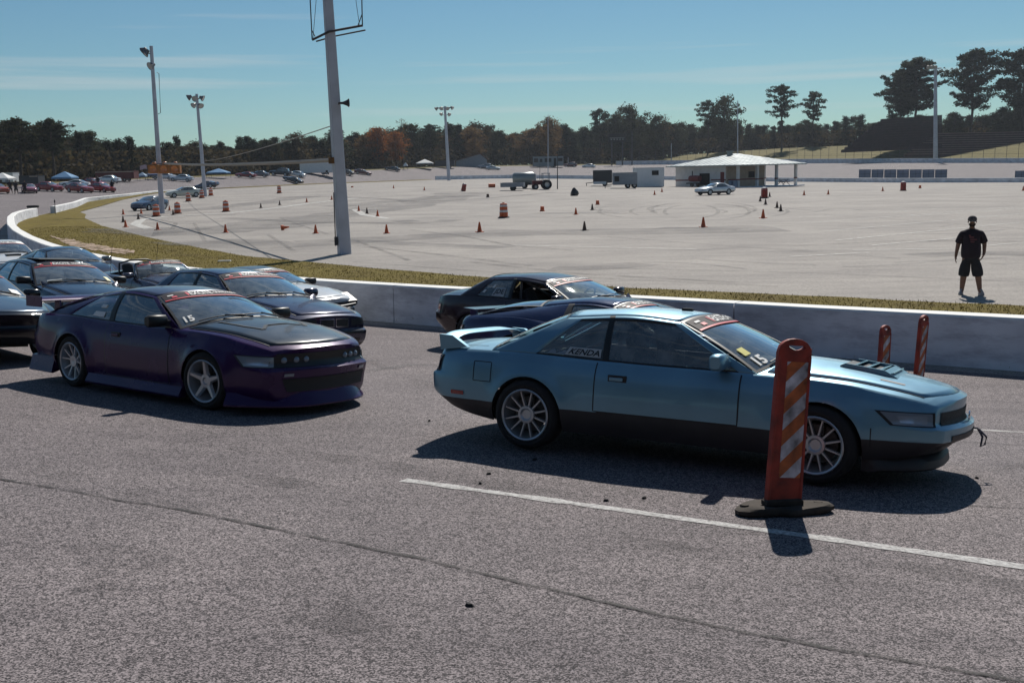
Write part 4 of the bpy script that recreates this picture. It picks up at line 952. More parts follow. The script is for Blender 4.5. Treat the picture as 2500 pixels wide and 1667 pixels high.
for y in (-.50, .52): patch('fog_lamp', bvh, [(2.5, y - .05, .40), (2.5, y + .05, .40), (2.5, y + .05, .43), (2.5, y - .05, .43)], (-1, 0, 0), M_lamp, car, 3, 2, .012)
sk = MB(); V, F_ = [], []    # splitter flaring out at the corners
for k in range(33):
    q = lerp(-1, 1, k / 32); x = 2.20 - .62 * abs(q) ** 3.4; y = .80 * q; o_ = .10 + .05 * abs(q) ** 2; ny = q * abs(q)
    for (a, z) in ((-.06, .245), (.0, .245), (o_, .115 - .01), (o_, .090), (-.06, .10)): V.append((x + a * (1 - .55 * abs(q) ** 3), y + a * ny * .75, z))
for k in range(32):
    for j in range(5): F_.append([k * 5 + j, k * 5 + (j + 1) % 5, (k + 1) * 5 + (j + 1) % 5, (k + 1) * 5 + j])
F_ += [[4, 3, 2, 1, 0], [160 + j for j in range(5)]]; sk.add(V, F_); sk.build('front_splitter', pt_purple, car, 35)
for s in (-1, 1):
    ss = MB(); ss.prism([(s * .80, .21), (s * .845, .205), (s * .895, .115), (s * .89, .095), (s * .80, .095)], -.88, .88, 0, 'yz'); ss.build('side_skirt', pt_purple, car, 30)
    rs = MB(); rs.prism([(s * .76, .33), (s * .83, .32), (s * .88, .14), (s * .86, .13), (s * .76, .16)], -2.12, -1.62, 0, 'yz'); rs.build('rear_spat', pt_purple, car, 30)
wg = MB(); V, F_ = [], []
for k in range(13):
    q = lerp(-1, 1, k / 12)
    for (x, z) in ((-2.36, 1.0), (-2.25, 1.01), (-2.08, .985), (-2.06, .97), (-2.22, .95), (-2.35, .92)): V.append((x, .74 * q, z))
for k in range(12):
    for j in range(6): F_.append([k * 6 + j, k * 6 + (j + 1) % 6, (k + 1) * 6 + (j + 1) % 6, (k + 1) * 6 + j])
F_ += [[5, 4, 3, 2, 1, 0], [72 + j for j in range(6)]]; wg.add(V, F_)
for s in (-1, 1): wg.box(-2.38, -2.03, s * .745 - .006, s * .745 + .006, .89, 1.02); wg.prism([(-2.24, .84), (-2.10, .84), (-2.12, .96), (-2.22, .96)], s * .45 - .012, s * .45 + .012)
wg.build('rear_wing', pt_purple, car, 40)
hv_ = Each('hood_vent', M_black, hood)
for s in (-1, 1): v, f = seam(bvh, [(.95, s * .42, 1.5), (1.35, s * .38, 1.5), (1.55, s * .30, 1.5)], (0, 0, -1), car, .035, .011); hv_.add(v, f)
v, f = seam(bvh, [(1.55, -.30, 1.5), (1.42, -.16, 1.5), (1.40, .16, 1.5), (1.52, .30, 1.5)], (0, 0, -1), car, .04, .011); hv_.add(v, f)
light_pair(car, bvh, [(-2.34, -.52, .60), (-2.17, -.76, .60), (-2.17, -.76, .73), (-2.34, -.52, .73)], (.75, .66, 0), M_redlens, 'taillight')
on_window(car, ws, '15', -.90, -.76, .10, .25, M_text, .03, 0, (.006, 0, .008), 'number_sticker')
yr2, zr2 = pchip(G['yr']), pchip(G['zr'])
for (u0, u1, va, vb) in ((.55, .85, .12, .30), (.60, .78, .45, .56)):
    def qw(u, v): xb, xt = lerp(-1.40, -.60, u), lerp(-.98, -.64, u); b = Vector((xb, -(H['wf'](xb, H['sh'](xb)) - .012), H['sh'](xb))); t = Vector((xt, -yr2(xt), zr2(xt))); p = b.lerp(t, v); p.y -= .03 * math.sin(math.pi * v) * .8 + .004; return p
    v, f = grid_patch(lambda a, b: qw(lerp(u0, u1, a), lerp(va, vb, b)), 4, 2); mesh('window_sticker', v, f, M_text, car)
place(car, -3.69, 12.46, R(-37.5))

# ================================================================== the dark saloon behind it
pt_navy = paint('dark violet blue paint', (.045, .045, .085), metal=.4, rough=.28)
car = thing('race_car', 'dark blue four-door saloon with twin grille beyond the purple coupe', 'car')
P = sedan_P(); G = sedan_G()
body, H, ws, bl, hood = basic_car(car, P, G, pt_navy, M_lower, style='seven', doors4=[(-.36, .66), (-1.12, -.40)])
bvh = H['bvh']
for y in (-.14, .14): patch('grille', bvh, [(2.5, y - .11, .56), (2.5, y + .11, .56), (2.5, y + .11, .66), (2.5, y - .11, .66)], (-1, 0, 0), M_black, car, 4, 4, .008); patch('grille_surround', bvh, [(2.5, y - .125, .545), (2.5, y + .125, .545), (2.5, y + .125, .675), (2.5, y - .125, .675)], (-1, 0, 0), M_chrome, car, 4, 4, .005)
light_pair(car, bvh, [(1.93, -.74, .57), (2.16, -.32, .565), (2.16, -.32, .665), (1.93, -.74, .665)], (-.85, .53, 0), M_black, 'headlight', False)
patch('bumper_strip', bvh, [(2.5, -.66, .445), (2.5, .66, .445), (2.5, .66, .50), (2.5, -.66, .50)], (-1, 0, 0), M_black, car, 12, 3, .008)
patch('air_intake', bvh, [(2.5, -.5, .26), (2.5, .5, .26), (2.5, .5, .37), (2.5, -.5, .37)], (-1, 0, 0), M_black, car, 12, 3, .008)
place(car, -4.28, 17.22, R(-41))

# ================================================================== white coupe with its nose stripped, against the wall
pt_white = paint('white paint', (.72, .73, .73), metal=0., rough=.3, dirt=.06)
car = thing('race_car', 'white coupe with open headlight hole and stripped black nose next to the white wall', 'car')
P = s13_P(); G = s13_G(True)
P['open'] = (-1.88, .74, .06, .1)
body, H, ws, bl, hood = basic_car(car, P, G, pt_white, M_lower, style='seven', roofmat=M_carbon, mirrors=M_black)
bvh = H['bvh']
patch('stripped_nose', bvh, [(2.6, -.66, .38), (2.6, .66, .38), (2.6, .62, .60), (2.6, -.62, .60)], (-1, 0, 0), M_black, car, 14, 6, .012)
for s in (-1, 1):
    h_ = MB(); h_.prism([(1.78, .60), (2.10, .52), (2.10, .60), (1.80, .74)], s * .62 - .13, s * .62 + .13); h_.build('pop_up_lamp', M_black, car, 30)
tb = MB(); tb.tube([(2.22, -.60, .52), (2.28, -.2, .53), (2.28, .3, .53), (2.20, .62, .54)], .03, 8); tb.build('bumper_beam', M_black, car, 60)
place(car, -5.05, 21.9, R(-43))

# ================================================================== open roadster
pt_grey = paint('grey violet paint', (.10, .095, .125), metal=.5, rough=.3)
car = thing('race_car', 'dark grey open roadster with no roof parked along the wall', 'car')
P = s13_P(wb=2.265, xf=1.90, xr=-1.90, open=(-.85, .70, .0, .08),
          top=[(-1.9, .70), (-1.75, .78), (-1.3, .86), (-.8, .88), (.6, .87), (1.0, .83), (1.5, .73), (1.9, .58)], sh=[(-1.9, .68), (-1.3, .81), (-.6, .80), (.4, .78), (1.1, .74), (1.6, .65), (1.9, .55)],
          bot=[(-1.9, .34), (-1.6, .22), (-1, .17), (1, .17), (1.6, .2), (1.9, .26)], wid=[(-1.9, .58), (-1.7, .72), (-1.1, .83), (0, .82), (1.1, .83), (1.5, .78), (1.75, .68), (1.9, .55)])
G = dict(side=[(.66, .24, 'pillar'), (.58, .17, None)], yr=[(0, .56)], zr=[(0, 1.09)], crown=.05, bow=.14, tbow=.08, noroof=1, norear=1)
body, H, ws, bl, hood = basic_car(car, P, G, pt_grey, M_lower, style='seven', door=(-.42, .48))
hd = MB(); hd.tube([Vector((.24 + .08 * (1 - (k / 6 - 1) ** 2), (k / 6 - 1) * .56, 1.095 + .05 * (1 - (k / 6 - 1) ** 2))) for k in range(13)], .02, 6); hd.build('windshield_frame', M_black, car, 60)
rb = MB(); rb.tube([(-.72, -.5, .6), (-.72, -.46, 1.06), (-.72, -.2, 1.12), (-.72, .2, 1.12), (-.72, .46, 1.06), (-.72, .5, .6)], .022, 8); rb.build('roll_bar', M_black, car, 60)
place(car, -8.35, 25.3, R(-44))

# ================================================================== dark hatchback with sunroof edge and banner
pt_dk = paint('midnight blue paint', (.022, .024, .045), metal=.4, rough=.25)
car = thing('race_car', 'dark midnight blue coupe with banner windshield behind the purple car wing', 'car')
P = sedan_P(zs=.28); G = sedan_G(side=[(.78, .06, 'pillar'), (.66, -.03, 'glass'), (-.50, -.52, 'black'), (-.57, -.58, 'glass'), (-1.25, -.98, 'pillar'), (-1.65, -1.12, None)])
body, H, ws, bl, hood = basic_car(car, P, G, pt_dk, M_lower, style='seven', door=(-.58, .66), mirrors=M_black)
bvh = H['bvh']
light_pair(car, bvh, [(1.93, -.74, .57), (2.14, -.42, .565), (2.14, -.42, .665), (1.93, -.74, .665)], (-.85, .53, 0), M_lamp)
patch('grille', bvh, [(2.5, -.38, .55), (2.5, .38, .55), (2.5, .38, .66), (2.5, -.38, .66)], (-1, 0, 0), M_black, car, 8, 4, .008)
on_window(car, ws, 'SPARCO', -.72, -.40, .06, .13, M_text, .02, 0, (.006, 0, .008), 'window_sticker') if False else None
v, f = grid_patch(lambda a, b: ws(lerp(-.75, -.42, a), lerp(.05, .12, b)) + Vector((.006, 0, .008)), 4, 1); mesh('window_sticker', v, f, principled('grey vinyl', (.42, .46, .48), .6), car)
v, f = grid_patch(lambda a, b: ws(lerp(.72, .84, a), lerp(.10, .28, b)) + Vector((.006, 0, .008)), 2, 2); mesh('window_sticker', v, f, principled('pale yellow vinyl', (.62, .60, .35), .6), car)
sr = MB(); sr.box(-.62, -.02, -.40, .40, 1.312, 1.330, 0, .01); sr.build('sunroof', M_black, car)
place(car, -8.41, 20.09, R(-46))

# ================================================================== car cut by the left edge
pt_bk = paint('black paint', (.010, .009, .012), metal=.2, rough=.25)
pt_bh = paint('slate blue paint', (.085, .115, .155), metal=.5, rough=.3)
car = thing('race_car', 'black car with slate blue hood cut off by the left edge', 'car')
P = s13_P(); G = s13_G()
body, H, ws, bl, hood = basic_car(car, P, G, pt_bk, pt_bk, style='five', hoodmat=pt_bh, roofmat=pt_bh)
bvh = H['bvh']
light_pair(car, bvh, [(1.82, -.79, .50), (2.12, -.5, .495), (2.12, -.5, .60), (1.72, -.81, .61)], (-.62, .78, 0), M_lamp)
v, f = grid_patch(lambda a, b: ws(lerp(.66, .86, a), lerp(.08, .24, b)) + Vector((.006, 0, .008)), 2, 2); mesh('window_sticker', v, f, M_text, car)
place(car, -8.2, 15.94, R(-47))

# ================================================================== rounded dark coupe by the wall
car = thing('race_car', 'rounded dark coupe with bright door mirror close to the bend of the wall', 'car')
P = sedan_P(wb=2.65, zs=.26, tw=.90, flare=.03, sh=[(-2.2, .86), (-1.9, .92), (-1.3, .95), (-.3, .90), (.6, .88), (1.2, .86), (1.7, .77), (2.1, .62)], top=[(-2.2, .90), (-1.9, .97), (-1.3, .98), (-.3, .97), (.75, .96), (1.2, .91), (1.7, .82), (2.1, .66)], open=(-1.75, .78, .06, .1))
G = sedan_G(side=[(.80, .04, 'pillar'), (.68, -.05, 'glass'), (-.55, -.55, 'black'), (-.62, -.62, 'pillar'), (-1.2, -.85, 'pillar'), (-1.8, -1.05, None)], zr=[(.04, 1.17), (-.4, 1.21), (-1.05, 1.14)], yr=[(.05, .52), (-.5, .54), (-1.05, .48)], crown=.07, rbul=.05)
body, H, ws, bl, hood = basic_car(car, P, G, pt_dk, M_lower, style='five', door=(-.6, .66), banner_=False, mirrors=principled('polished mirror cap', (.45, .42, .38), .15, metal=.8))
light_pair(car, H['bvh'], [(1.78, -.78, .60), (2.05, -.55, .54), (2.05, -.55, .62), (1.72, -.79, .72)], (-.62, .78, -.1), M_lamp)
place(car, -11.75, 28.75, R(-51))

# ================================================================== white car at the far left of the queue
car = thing('race_car', 'white car with pale banner furthest back in the queue at the left', 'car')
P = s13_P(); G = s13_G()
body, H, ws, bl, hood = basic_car(car, P, G, pt_white, M_lower, style='five', light_banner=True)
hs = MB(); hs.prism([(1.1, H['top'](1.1)), (1.5, H['top'](1.5) + .05), (1.5, H['top'](1.5) - .02), (1.1, H['top'](1.1) - .02)], -.2, .2); hs.build('hood_scoop', M_black, hood)
place(car, -15.55, 33.4, R(-55))

# ================================================================== maroon coupe by the wall
pt_mar = paint('very dark maroon paint', (.026, .011, .017), metal=.3, rough=.28)
car = thing('race_car', 'very dark maroon boxy coupe with stickers on its rear window beside the wall', 'car')
P = sedan_P(); G = sedan_G(side=[(.78, .06, 'pillar'), (.66, -.03, 'open'), (-.50, -.52, 'black'), (-.57, -.58, 'dark'), (-1.25, -1.0, 'pillar'), (-1.62, -1.16, None)], zr=[(.06, 1.19), (-.5, 1.24), (-1.16, 1.205)])
body, H, ws, bl, hood = basic_car(car, P, G, pt_mar, M_lower, style='seven', rim=M_rimdark, door=(-.58, .66), cage=True)
bvh = H['bvh']
light_pair(car, bvh, [(-2.26, -.50, .60), (-2.10, -.76, .60), (-2.10, -.76, .74), (-2.26, -.50, .74)], (.75, .66, 0), principled('orange red lens', (.40, .05, .01), .2, coat=1.), 'taillight')
yrm, zrm = pchip(G['yr']), pchip(G['zr'])
def mw_(u, v): xb, xt = lerp(-1.25, -.57, u), lerp(-1.0, -.58, u); b = Vector((xb, -(H['wf'](xb, H['sh'](xb)) - .012), H['sh'](xb))); t = Vector((xt, -yrm(xt), zrm(xt))); p = b.lerp(t, v); p.y -= .03 * math.sin(math.pi * v) * .8 + .005; return p
v, f = grid_patch(lambda a, b: mw_(lerp(.45, .85, a), lerp(.08, .52, b)), 3, 3); st_ = mesh('window_sticker', v, f, principled('grey vinyl', (.42, .46, .48), .6), car)
on_window(st_, mw_, 'JDE', .48, .82, .14, .46, M_black, .03, 0, (0, -.003, 0))
for (u, vv_) in ((.08, .22), (.30, .50)):
    v, f = grid_patch(lambda a, b: mw_(u + .08 * a, vv_ + .16 * b), 2, 2); mesh('window_sticker', v, f, M_text, car)
place(car, 0.86, 18.01, R(-39))

# ================================================================== low navy sports car
pt_nv = paint('navy paint', (.030, .038, .095), metal=.4, rough=.25)
car = thing('race_car', 'low navy fastback sports car half hidden behind the silver blue coupe', 'car')
P = s13_P(tw=.88, flare=.03, sh=[(-2.26, .80), (-2.0, .84), (-1.4, .86), (-.6, .80), (.6, .77), (1.2, .77), (1.8, .64), (2.12, .52)], top=[(-2.26, .84), (-2.0, .88), (-1.2, .89), (.8, .87), (1.2, .81), (1.6, .74), (2.12, .56)], open=(-1.9, .74, .06, .1), zs=.26)
G = s13_G(True, zr=[(.05, 1.04), (-.35, 1.075), (-1.06, 1.0)], yr=[(0, .48), (-1.06, .46)], crown=.075, rbul=.06)
G['side'][3] = (-.60, -.64, 'pillar')
body, H, ws, bl, hood = basic_car(car, P, G, pt_nv, M_lower, style='five')
sp = MB(); sp.prism([(-2.24, .93), (-2.05, .915), (-2.05, .905), (-2.24, .915)], -.62, .62)
for s in (-1, 1): sp.box(-2.2, -2.1, s * .5 - .02, s * .5 + .02, .82, .915)
sp.build('rear_spoiler', pt_nv, car)
light_pair(car, H['bvh'], [(-2.34, -.50, .58), (-2.17, -.76, .58), (-2.17, -.76, .70), (-2.34, -.50, .70)], (.75, .66, 0), M_redlens, 'taillight')
place(car, 1.5, 14.1, R(-34))
# ================================================================== barricades
M_orange = principled('weathered orange plastic', (.30, .034, .018), .6, var=.6, vscale=7, bump=.3, bscale=70)
M_orange2 = principled('reflective orange sheeting', (.40, .095, .022), .5, var=.55, vscale=11)
M_sheet = principled('scuffed reflective white', (.42, .40, .43), .5, var=.75, vscale=10)
M_base = principled('recycled rubber', (.045, .035, .028), .9, var=.4, vscale=12, bump=.6, bscale=40)
def panel_mesh(w_=.24, h=1.09):
    cu = bpy.data.curves.new('panel', 'CURVE'); cu.dimensions = '2D'; cu.fill_mode = 'BOTH'; cu.extrude = .016; cu.bevel_depth = .005; cu.bevel_resolution = 2
    def spl(pts_):
        s = cu.splines.new('POLY'); s.points.add(len(pts_) - 1); s.use_cyclic_u = True
        for q, p in zip(s.points, pts_): q.co = (p[0], p[1], 0, 1)
    a = w_ / 2; o_ = [(-a, 0), (a, 0), (a * .93, h - .07)]
    for k in range(9): t = k / 8 * math.pi; o_.append((a * .90 * math.cos(t) * (1 if math.cos(t) > 0 else 1.0), h - .075 + .075 * math.sin(t)))
    o_.append((-a * .93, h - .09)); spl(o_)
    spl([(.055 * math.cos(2 * math.pi * k / 20) * 1.15 + .012, h - .05 + .020 * math.sin(2 * math.pi * k / 20) + .006 * math.cos(4 * math.pi * k / 20)) for k in range(20)])
    o = bpy.data.objects.new('panel', cu); COL.objects.link(o); bpy.context.view_layer.update()
    me = bpy.data.meshes.new_from_object(o.evaluated_get(bpy.context.evaluated_depsgraph_get()))
    v = [Vector((p.co.x, p.co.z, p.co.y)) for p in me.vertices]; f = [list(p.vertices)[::-1] for p in me.polygons]
    bpy.data.objects.remove(o); bpy.data.meshes.remove(me); bpy.data.curves.remove(cu); return v, f
def clip_poly(poly, x0, x1, z0, z1):
    def cl(P, f, inter):
        o = []
        for i in range(len(P)):
            a, b = P[i], P[(i + 1) % len(P)]; ia_, ib_ = f(a), f(b)
            if ia_: o.append(a)
            if ia_ != ib_: o.append(inter(a, b))
        return o
    ix = lambda c: (lambda a, b: (c, a[1] + (b[1] - a[1]) * (c - a[0]) / (b[0] - a[0]))); iz = lambda c: (lambda a, b: (a[0] + (b[0] - a[0]) * (c - a[1]) / (b[1] - a[1]), c))
    for f, g in ((lambda p: p[0] >= x0, ix(x0)), (lambda p: p[0] <= x1, ix(x1)), (lambda p: p[1] >= z0, iz(z0)), (lambda p: p[1] <= z1, iz(z1))):
        if poly: poly = cl(poly, f, g)
    return poly
def barricade(label, x, y, rz, lean, tilt=0., sc=1., group='striped barricade panels on the track'):
    root = thing('barricade_panel', label, 'barricade', group=group)
    pv, pf = panel_mesh(); up = bpy.data.objects.new('panel_mount', None); L_ = Matrix.Rotation(lean, 4, 'Y') @ Matrix.Rotation(tilt, 4, 'X')
    o = mesh('panel', [L_ @ (Vector(p) + Vector((0, 0, .04))) for p in pv], pf, M_orange, root, 40)
    rim = MB()
    for xx in (-.113, .113): rim.tube([L_ @ Vector((xx * .985, -.018, .08)), L_ @ Vector((xx * .93, -.018, 1.02))], .013, 6)
    rim.build('panel_rim', M_orange, o, 60)
    for s in (-1, 1):
        for k in range(-1, 5):
            z = .16 + k * .21
            for (mat, dz, nm) in ((M_sheet, 0, 'white_stripe'), (M_orange2, .105, 'orange_stripe')):
                q = clip_poly([(-.10, z + dz - .09), (.10, z + dz + .11), (.10, z + dz + .215), (-.10, z + dz + .015)], -.052, .098, .23, .985)
                if len(q) >= 3: mesh(nm, [L_ @ Vector((p[0], s * .0225, p[1])) for p in q], [list(range(len(q)))[::s]], mat, o)
    b = MB(); V, F_ = [], []
    n = 28
    for (k, z) in ((.94, 0), (1, .014), (1, .036), (.93, .05)):
        for i in range(n):
            t = 2 * math.pi * i / n; r_ = .175 + .165 * abs(math.cos(t)) ** 3 + .02 * math.cos(5 * t + 1); V.append((k * r_ * math.cos(t), k * r_ * .78 * math.sin(t), z + .008 * math.sin(3 * t + 2)))
    for j in range(3):
        for i in range(n): F_.append([j * n + i, j * n + (i + 1) % n, (j + 1) * n + (i + 1) % n, (j + 1) * n + i])
    F_ += [list(range(n))[::-1], [3 * n + i for i in range(n)]]; b.add(V, F_); b.box(-.13, .13, -.04, .04, .04, .09, 0, .012)
    for sx in (-1, 1): b.lathe([(.03, .046), (.028, .058), (0, .06)], 10, 'z', c=(sx * .26, .01, 0))
    b.build('rubber_base', M_base, root, 40)
    n_ = gn(x, y); f = Vector((math.cos(rz), math.sin(rz), 0)); f = (f - n_ * f.dot(n_)).normalized(); l = n_.cross(f)
    root.matrix_world = Matrix.Translation((x, y, gz(x, y) + .002)) @ Matrix((f, l, n_)).transposed().to_4x4() @ Matrix.Scale(sc, 4)
    return root
p = on(1909, 1250); barricade('orange and white striped barricade panel standing in front of the silver blue coupe', p.x, p.y, R(12), R(3.2), R(-2), 1.055)
p = on(2150, 985); barricade('left one of the two orange barricade panels seen edge-on before the wall', p.x, p.y, R(36), R(1), R(0), .84)
p = on(2238, 962); barricade('right one of the two orange barricade panels seen edge-on, leaning to the left', p.x, p.y, R(43), R(-4), R(5), .93)
# crumbs of rubber on the track
rr_ = random.Random(5)
for (px, py) in ((1173, 1181), (1193, 1158), (1305, 1123), (1480, 1223), (1572, 1217), (1145, 1479), (2385, 1168), (1048, 1028)):
    p = on(px, py); c = MB(); V = [(rr_.uniform(.7, 1.1) * .028 * math.cos(t * .9), rr_.uniform(.6, 1) * .018 * math.sin(t * .9), 0) for t in range(7)]
    c.add([Vector(q) for q in V] + [Vector((q[0] * .6, q[1] * .6, .014)) for q in V], [list(range(7))[::-1], [7 + k for k in range(7)]] + [[k, (k + 1) % 7, 7 + (k + 1) % 7, 7 + k] for k in range(7)])
    o = c.build('rubber_crumb', M_rubber); o.location = p + Vector((0, 0, .002)); o.rotation_euler = (0, 0, rr_.uniform(0, 3)); tag(o, 'small dark crumb of tyre rubber lying on the track surface', 'debris', 'rubber crumbs on the track')

# ================================================================== person standing on the infield
def skin_body(name, V, E_, Rd, mat, parent, sub=2, root_i=0):
    me = bpy.data.meshes.new(name); me.from_pydata(V, E_, []); o = bpy.data.objects.new(name, me); COL.objects.link(o)
    bm = bmesh.new(); bm.from_mesh(me); ly = bm.verts.layers.skin.verify(); bm.verts.ensure_lookup_table()
    for v, r_ in zip(bm.verts, Rd): v[ly].radius = (r_ if isinstance(r_, tuple) else (r_, r_)); v[ly].use_root = v.index == root_i
    bm.to_mesh(me); bm.free()
    sk = o.modifiers.new('skin', 'SKIN'); sk.use_smooth_shade = True; sk.branch_smoothing = .6
    ss = o.modifiers.new('sub', 'SUBSURF'); ss.levels = sub; ss.render_levels = sub
    bpy.context.view_layer.update()
    m2 = bpy.data.meshes.new_from_object(o.evaluated_get(bpy.context.evaluated_depsgraph_get())); bpy.data.objects.remove(o); bpy.data.meshes.remove(me)
    m2.name = name; m2.materials.clear(); m2.materials.append(mat); m2.polygons.foreach_set('use_smooth', [True] * len(m2.polygons))
    return link(bpy.data.objects.new(name, m2), parent)
M_skin = principled('skin', (.20, .105, .07), .6, var=.1, vscale=20)
M_shirt = principled('dark plum shirt', (.022, .014, .022), .9, var=.3, vscale=9)
M_shorts = principled('charcoal shorts', (.022, .022, .027), .9, var=.25, vscale=9)
M_shoe = principled('grey shoe', (.30, .29, .29), .7); M_cap = principled('dark cap cloth', (.05, .045, .05), .9); M_capf = principled('pale cap panel', (.12, .105, .10), .9)
def person(label, x, y, rz, pose='stand', sc=1., shirt=None, shorts=None, cap=True, detail=True, group=None):
    root = thing('person', label, 'person', group=group)
    lf, rf = (-.16, .02), (.22, -.03)        # feet (viewer's left / right)
    if pose == 'stand': hl = [(-.20, 0, 1.40), (-.275, .02, 1.15), (-.315, -.02, .92), (-.325, -.04, .84)]; hr = [(.20, 0, 1.40), (.285, .05, 1.16), (.275, -.03, .95), (.245, -.08, .88)]
    else: hl = [(-.20, 0, 1.36), (-.28, -.16, 1.15), (-.22, -.38, 1.02), (-.2, -.45, 1.0)]; hr = [(.20, 0, 1.36), (.28, -.16, 1.15), (.2, -.38, 1.02), (.18, -.45, 1.0)]
    V = [(0, 0, .96), (0, .005, 1.12), (0, 0, 1.30), (0, 0, 1.44), (0, -.005, 1.53), (0, -.02, 1.60), (0, -.015, 1.68), (0, .0, 1.745)]
    Rd = [(.155, .125), (.165, .125), (.175, .115), (.10, .075), (.058, .06), (.072, .085), (.078, .098), (.055, .07)]
    E_ = [(i, i + 1) for i in range(7)]
    def chain(st, pts_, rad):
        b = len(V); V.extend(pts_); Rd.extend(rad); E_.append((st, b)); E_.extend([(b + i, b + i + 1) for i in range(len(pts_) - 1)]); return b + len(pts_) - 1
    for (h_, s) in ((hl, -1), (hr, 1)):
        e = chain(3, [h_[0]] + h_[1:3], [.07, .054, .036])
        w3 = Vector(h_[3]); d = (w3 - Vector(h_[2])).normalized()
        p_ = chain(e, [tuple(w3)], [(.024, .038)])
        if detail:
            for k, (o_, l_) in enumerate(((-.028, .075), (-.010, .088), (.010, .084), (.028, .068))):
                q = w3 + Vector((0, o_, 0)) + d * .03; chain(p_, [tuple(q), tuple(q + d * l_ * .5 + Vector((-s * .01, 0, 0))), tuple(q + d * l_ + Vector((-s * .03, 0, 0)))], [.0095, .0085, .0075])
            q = w3 + Vector((-s * .012, -.04, .02)); chain(p_, [tuple(q + d * .02), tuple(q + d * .055 + Vector((-s * .006, -.015, 0)))], [.010, .008])
    for (ft, s) in ((lf, -1), (rf, 1)):
        kx = lerp(s * .10, ft[0], .5); chain(0, [(s * .10, 0, .86), (kx, -.02, .50), (lerp(kx, ft[0], .45), .0, .34), (ft[0], ft[1] + .01, .09), (ft[0] + s * .02, ft[1] - .12, .045)], [.11, .078, .072, .05, (.05, .034)])
    if detail: chain(6, [(0, -.115, 1.655), (0, -.128, 1.645)], [.018, .012])
    skin_body('body', V, E_, Rd, M_skin, root, 2)
    # shirt
    SV = [(0, 0, .80), (0, 0, .90), (0, .005, 1.08), (0, 0, 1.28), (0, 0, 1.42), (0, 0, 1.52)]; SR = [(.225, .19), (.23, .20), (.24, .21), (.24, .18), (.20, .14), (.085, .08)]; SE = [(0, 1), (1, 2), (2, 3), (3, 4), (4, 5)]
    for h_ in (hl, hr): b = len(SV); a0, a1 = Vector(h_[0]), Vector(h_[1]); SV += [tuple(a0), tuple(a0.lerp(a1, .75)), tuple(a0.lerp(a1, .96))]; SR += [.105, .095, .092]; SE += [(4, b), (b, b + 1), (b + 1, b + 2)]
    skin_body('t_shirt', SV, SE, SR, shirt or M_shirt, root, 2)
    HV = [(0, 0, 1.02), (0, 0, .90)]; HR = [(.18, .15), (.185, .16)]; HE = [(0, 1)]
    for (ft, s) in ((lf, -1), (rf, 1)): kx = lerp(s * .10, ft[0], .5); b = len(HV); HV += [(s * .105, 0, .82), (lerp(s * .10, kx, .6), -.01, .60), (kx + s * .004, -.015, .46), (kx + s * .008, -.012, .41)]; HR += [.16, .14, .13, .122]; HE += [(1, b), (b, b + 1), (b + 1, b + 2), (b + 2, b + 3)]
    skin_body('shorts', HV, HE, HR, shorts or M_shorts, root, 2)
    for (ft, s) in ((lf, -1), (rf, 1)):
        m = MB(); V2, F2 = [], []; ang = s * .25
        for (z, k, fr) in ((0, 1, 0), (.03, 1.02, 0), (.06, .9, .0), (.10, .62, .05), (.13, .5, .06)):
            for i in range(12): t = 2 * math.pi * i / 12; px_, py_ = .052 * k * math.cos(t), (.14 * k * math.sin(t) - .055 * (1 - fr * 8)); V2.append((ft[0] + s * .01 + px_ * math.cos(ang) - py_ * math.sin(ang) * 1, ft[1] + px_ * math.sin(ang) + py_ * math.cos(ang), z))
        for j in range(4):
            for i in range(12): F2.append([j * 12 + i, j * 12 + (i + 1) % 12, (j + 1) * 12 + (i + 1) % 12, (j + 1) * 12 + i])
        F2 += [list(range(12))[::-1], [48 + i for i in range(12)]]; m.add(V2, F2); m.build('shoe', M_shoe, root, 60)
    if cap:
        c = MB(); c.lathe([(.098, 0), (.099, .03), (.088, .07), (.055, .10), (0, .112)], 16, 'z', c=(0, -.01, 1.685)); V2 = []
        for i in range(9): t = math.pi * (1 + i / 8); V2 += [(.088 * math.cos(t), -.03 + .085 * math.sin(t), 1.692), (.075 * math.cos(t), -.035 + .165 * math.sin(t), 1.672)]
        c.add(V2, [[2 * i, 2 * i + 1, 2 * i + 3, 2 * i + 2] for i in range(8)]); cp = c.build('cap', M_cap, root, 60)
        if detail: g = MB(); g.lathe([(.0995, .004), (.1, .03), (.094, .05)], 16, 'z', c=(0, -.012, 1.686)); g.build('cap_band', M_capf, cp, 60)
    else:
        c = MB(); c.lathe([(.082, -.03), (.092, .02), (.085, .06), (.05, .09), (0, .098)], 14, 'z', c=(0, .005, 1.68)); c.build('hair', principled('dark hair', (.02, .015, .012), .8), root, 60)
    if detail:
        for s in (-1, 1):
            e = MB(); e.lathe([(.0, -.012), (.012, -.004), (.012, .004), (0, .012)], 8, 'z', c=(s * .034, -.098, 1.665)); e.build('eye', principled('eye', (.5, .48, .45), .3), root, 60)
            e = MB(); e.lathe([(.0, -.03), (.012, -.012), (.014, .012), (0, .028)], 8, 'z', c=(s * .084, .0, 1.655)); e.build('ear', M_skin, root, 60)
        m = MB(); m.box(-.028, .028, -.105, -.085, 1.592, 1.602); m.build('mouth', principled('lips', (.16, .06, .05), .6), root)
        bd = MB(); bd.lathe([(.0, -.075), (.05, -.065), (.076, -.02), (.078, .0)], 12, 'z', c=(0, -.026, 1.618)); bd.build('beard', principled('dark beard', (.02, .015, .012), .9), root, 60)
    root.location = (x, y, gz(x, y)); root.rotation_euler = (0, 0, rz); root.scale = (sc, sc, sc)
    return root
p = on(2366, 719); pe = person('person in cap, dark shirt and shorts standing alone on the infield pavement', p.x, p.y, R(-16), sc=1.0)
sh_ = MB()
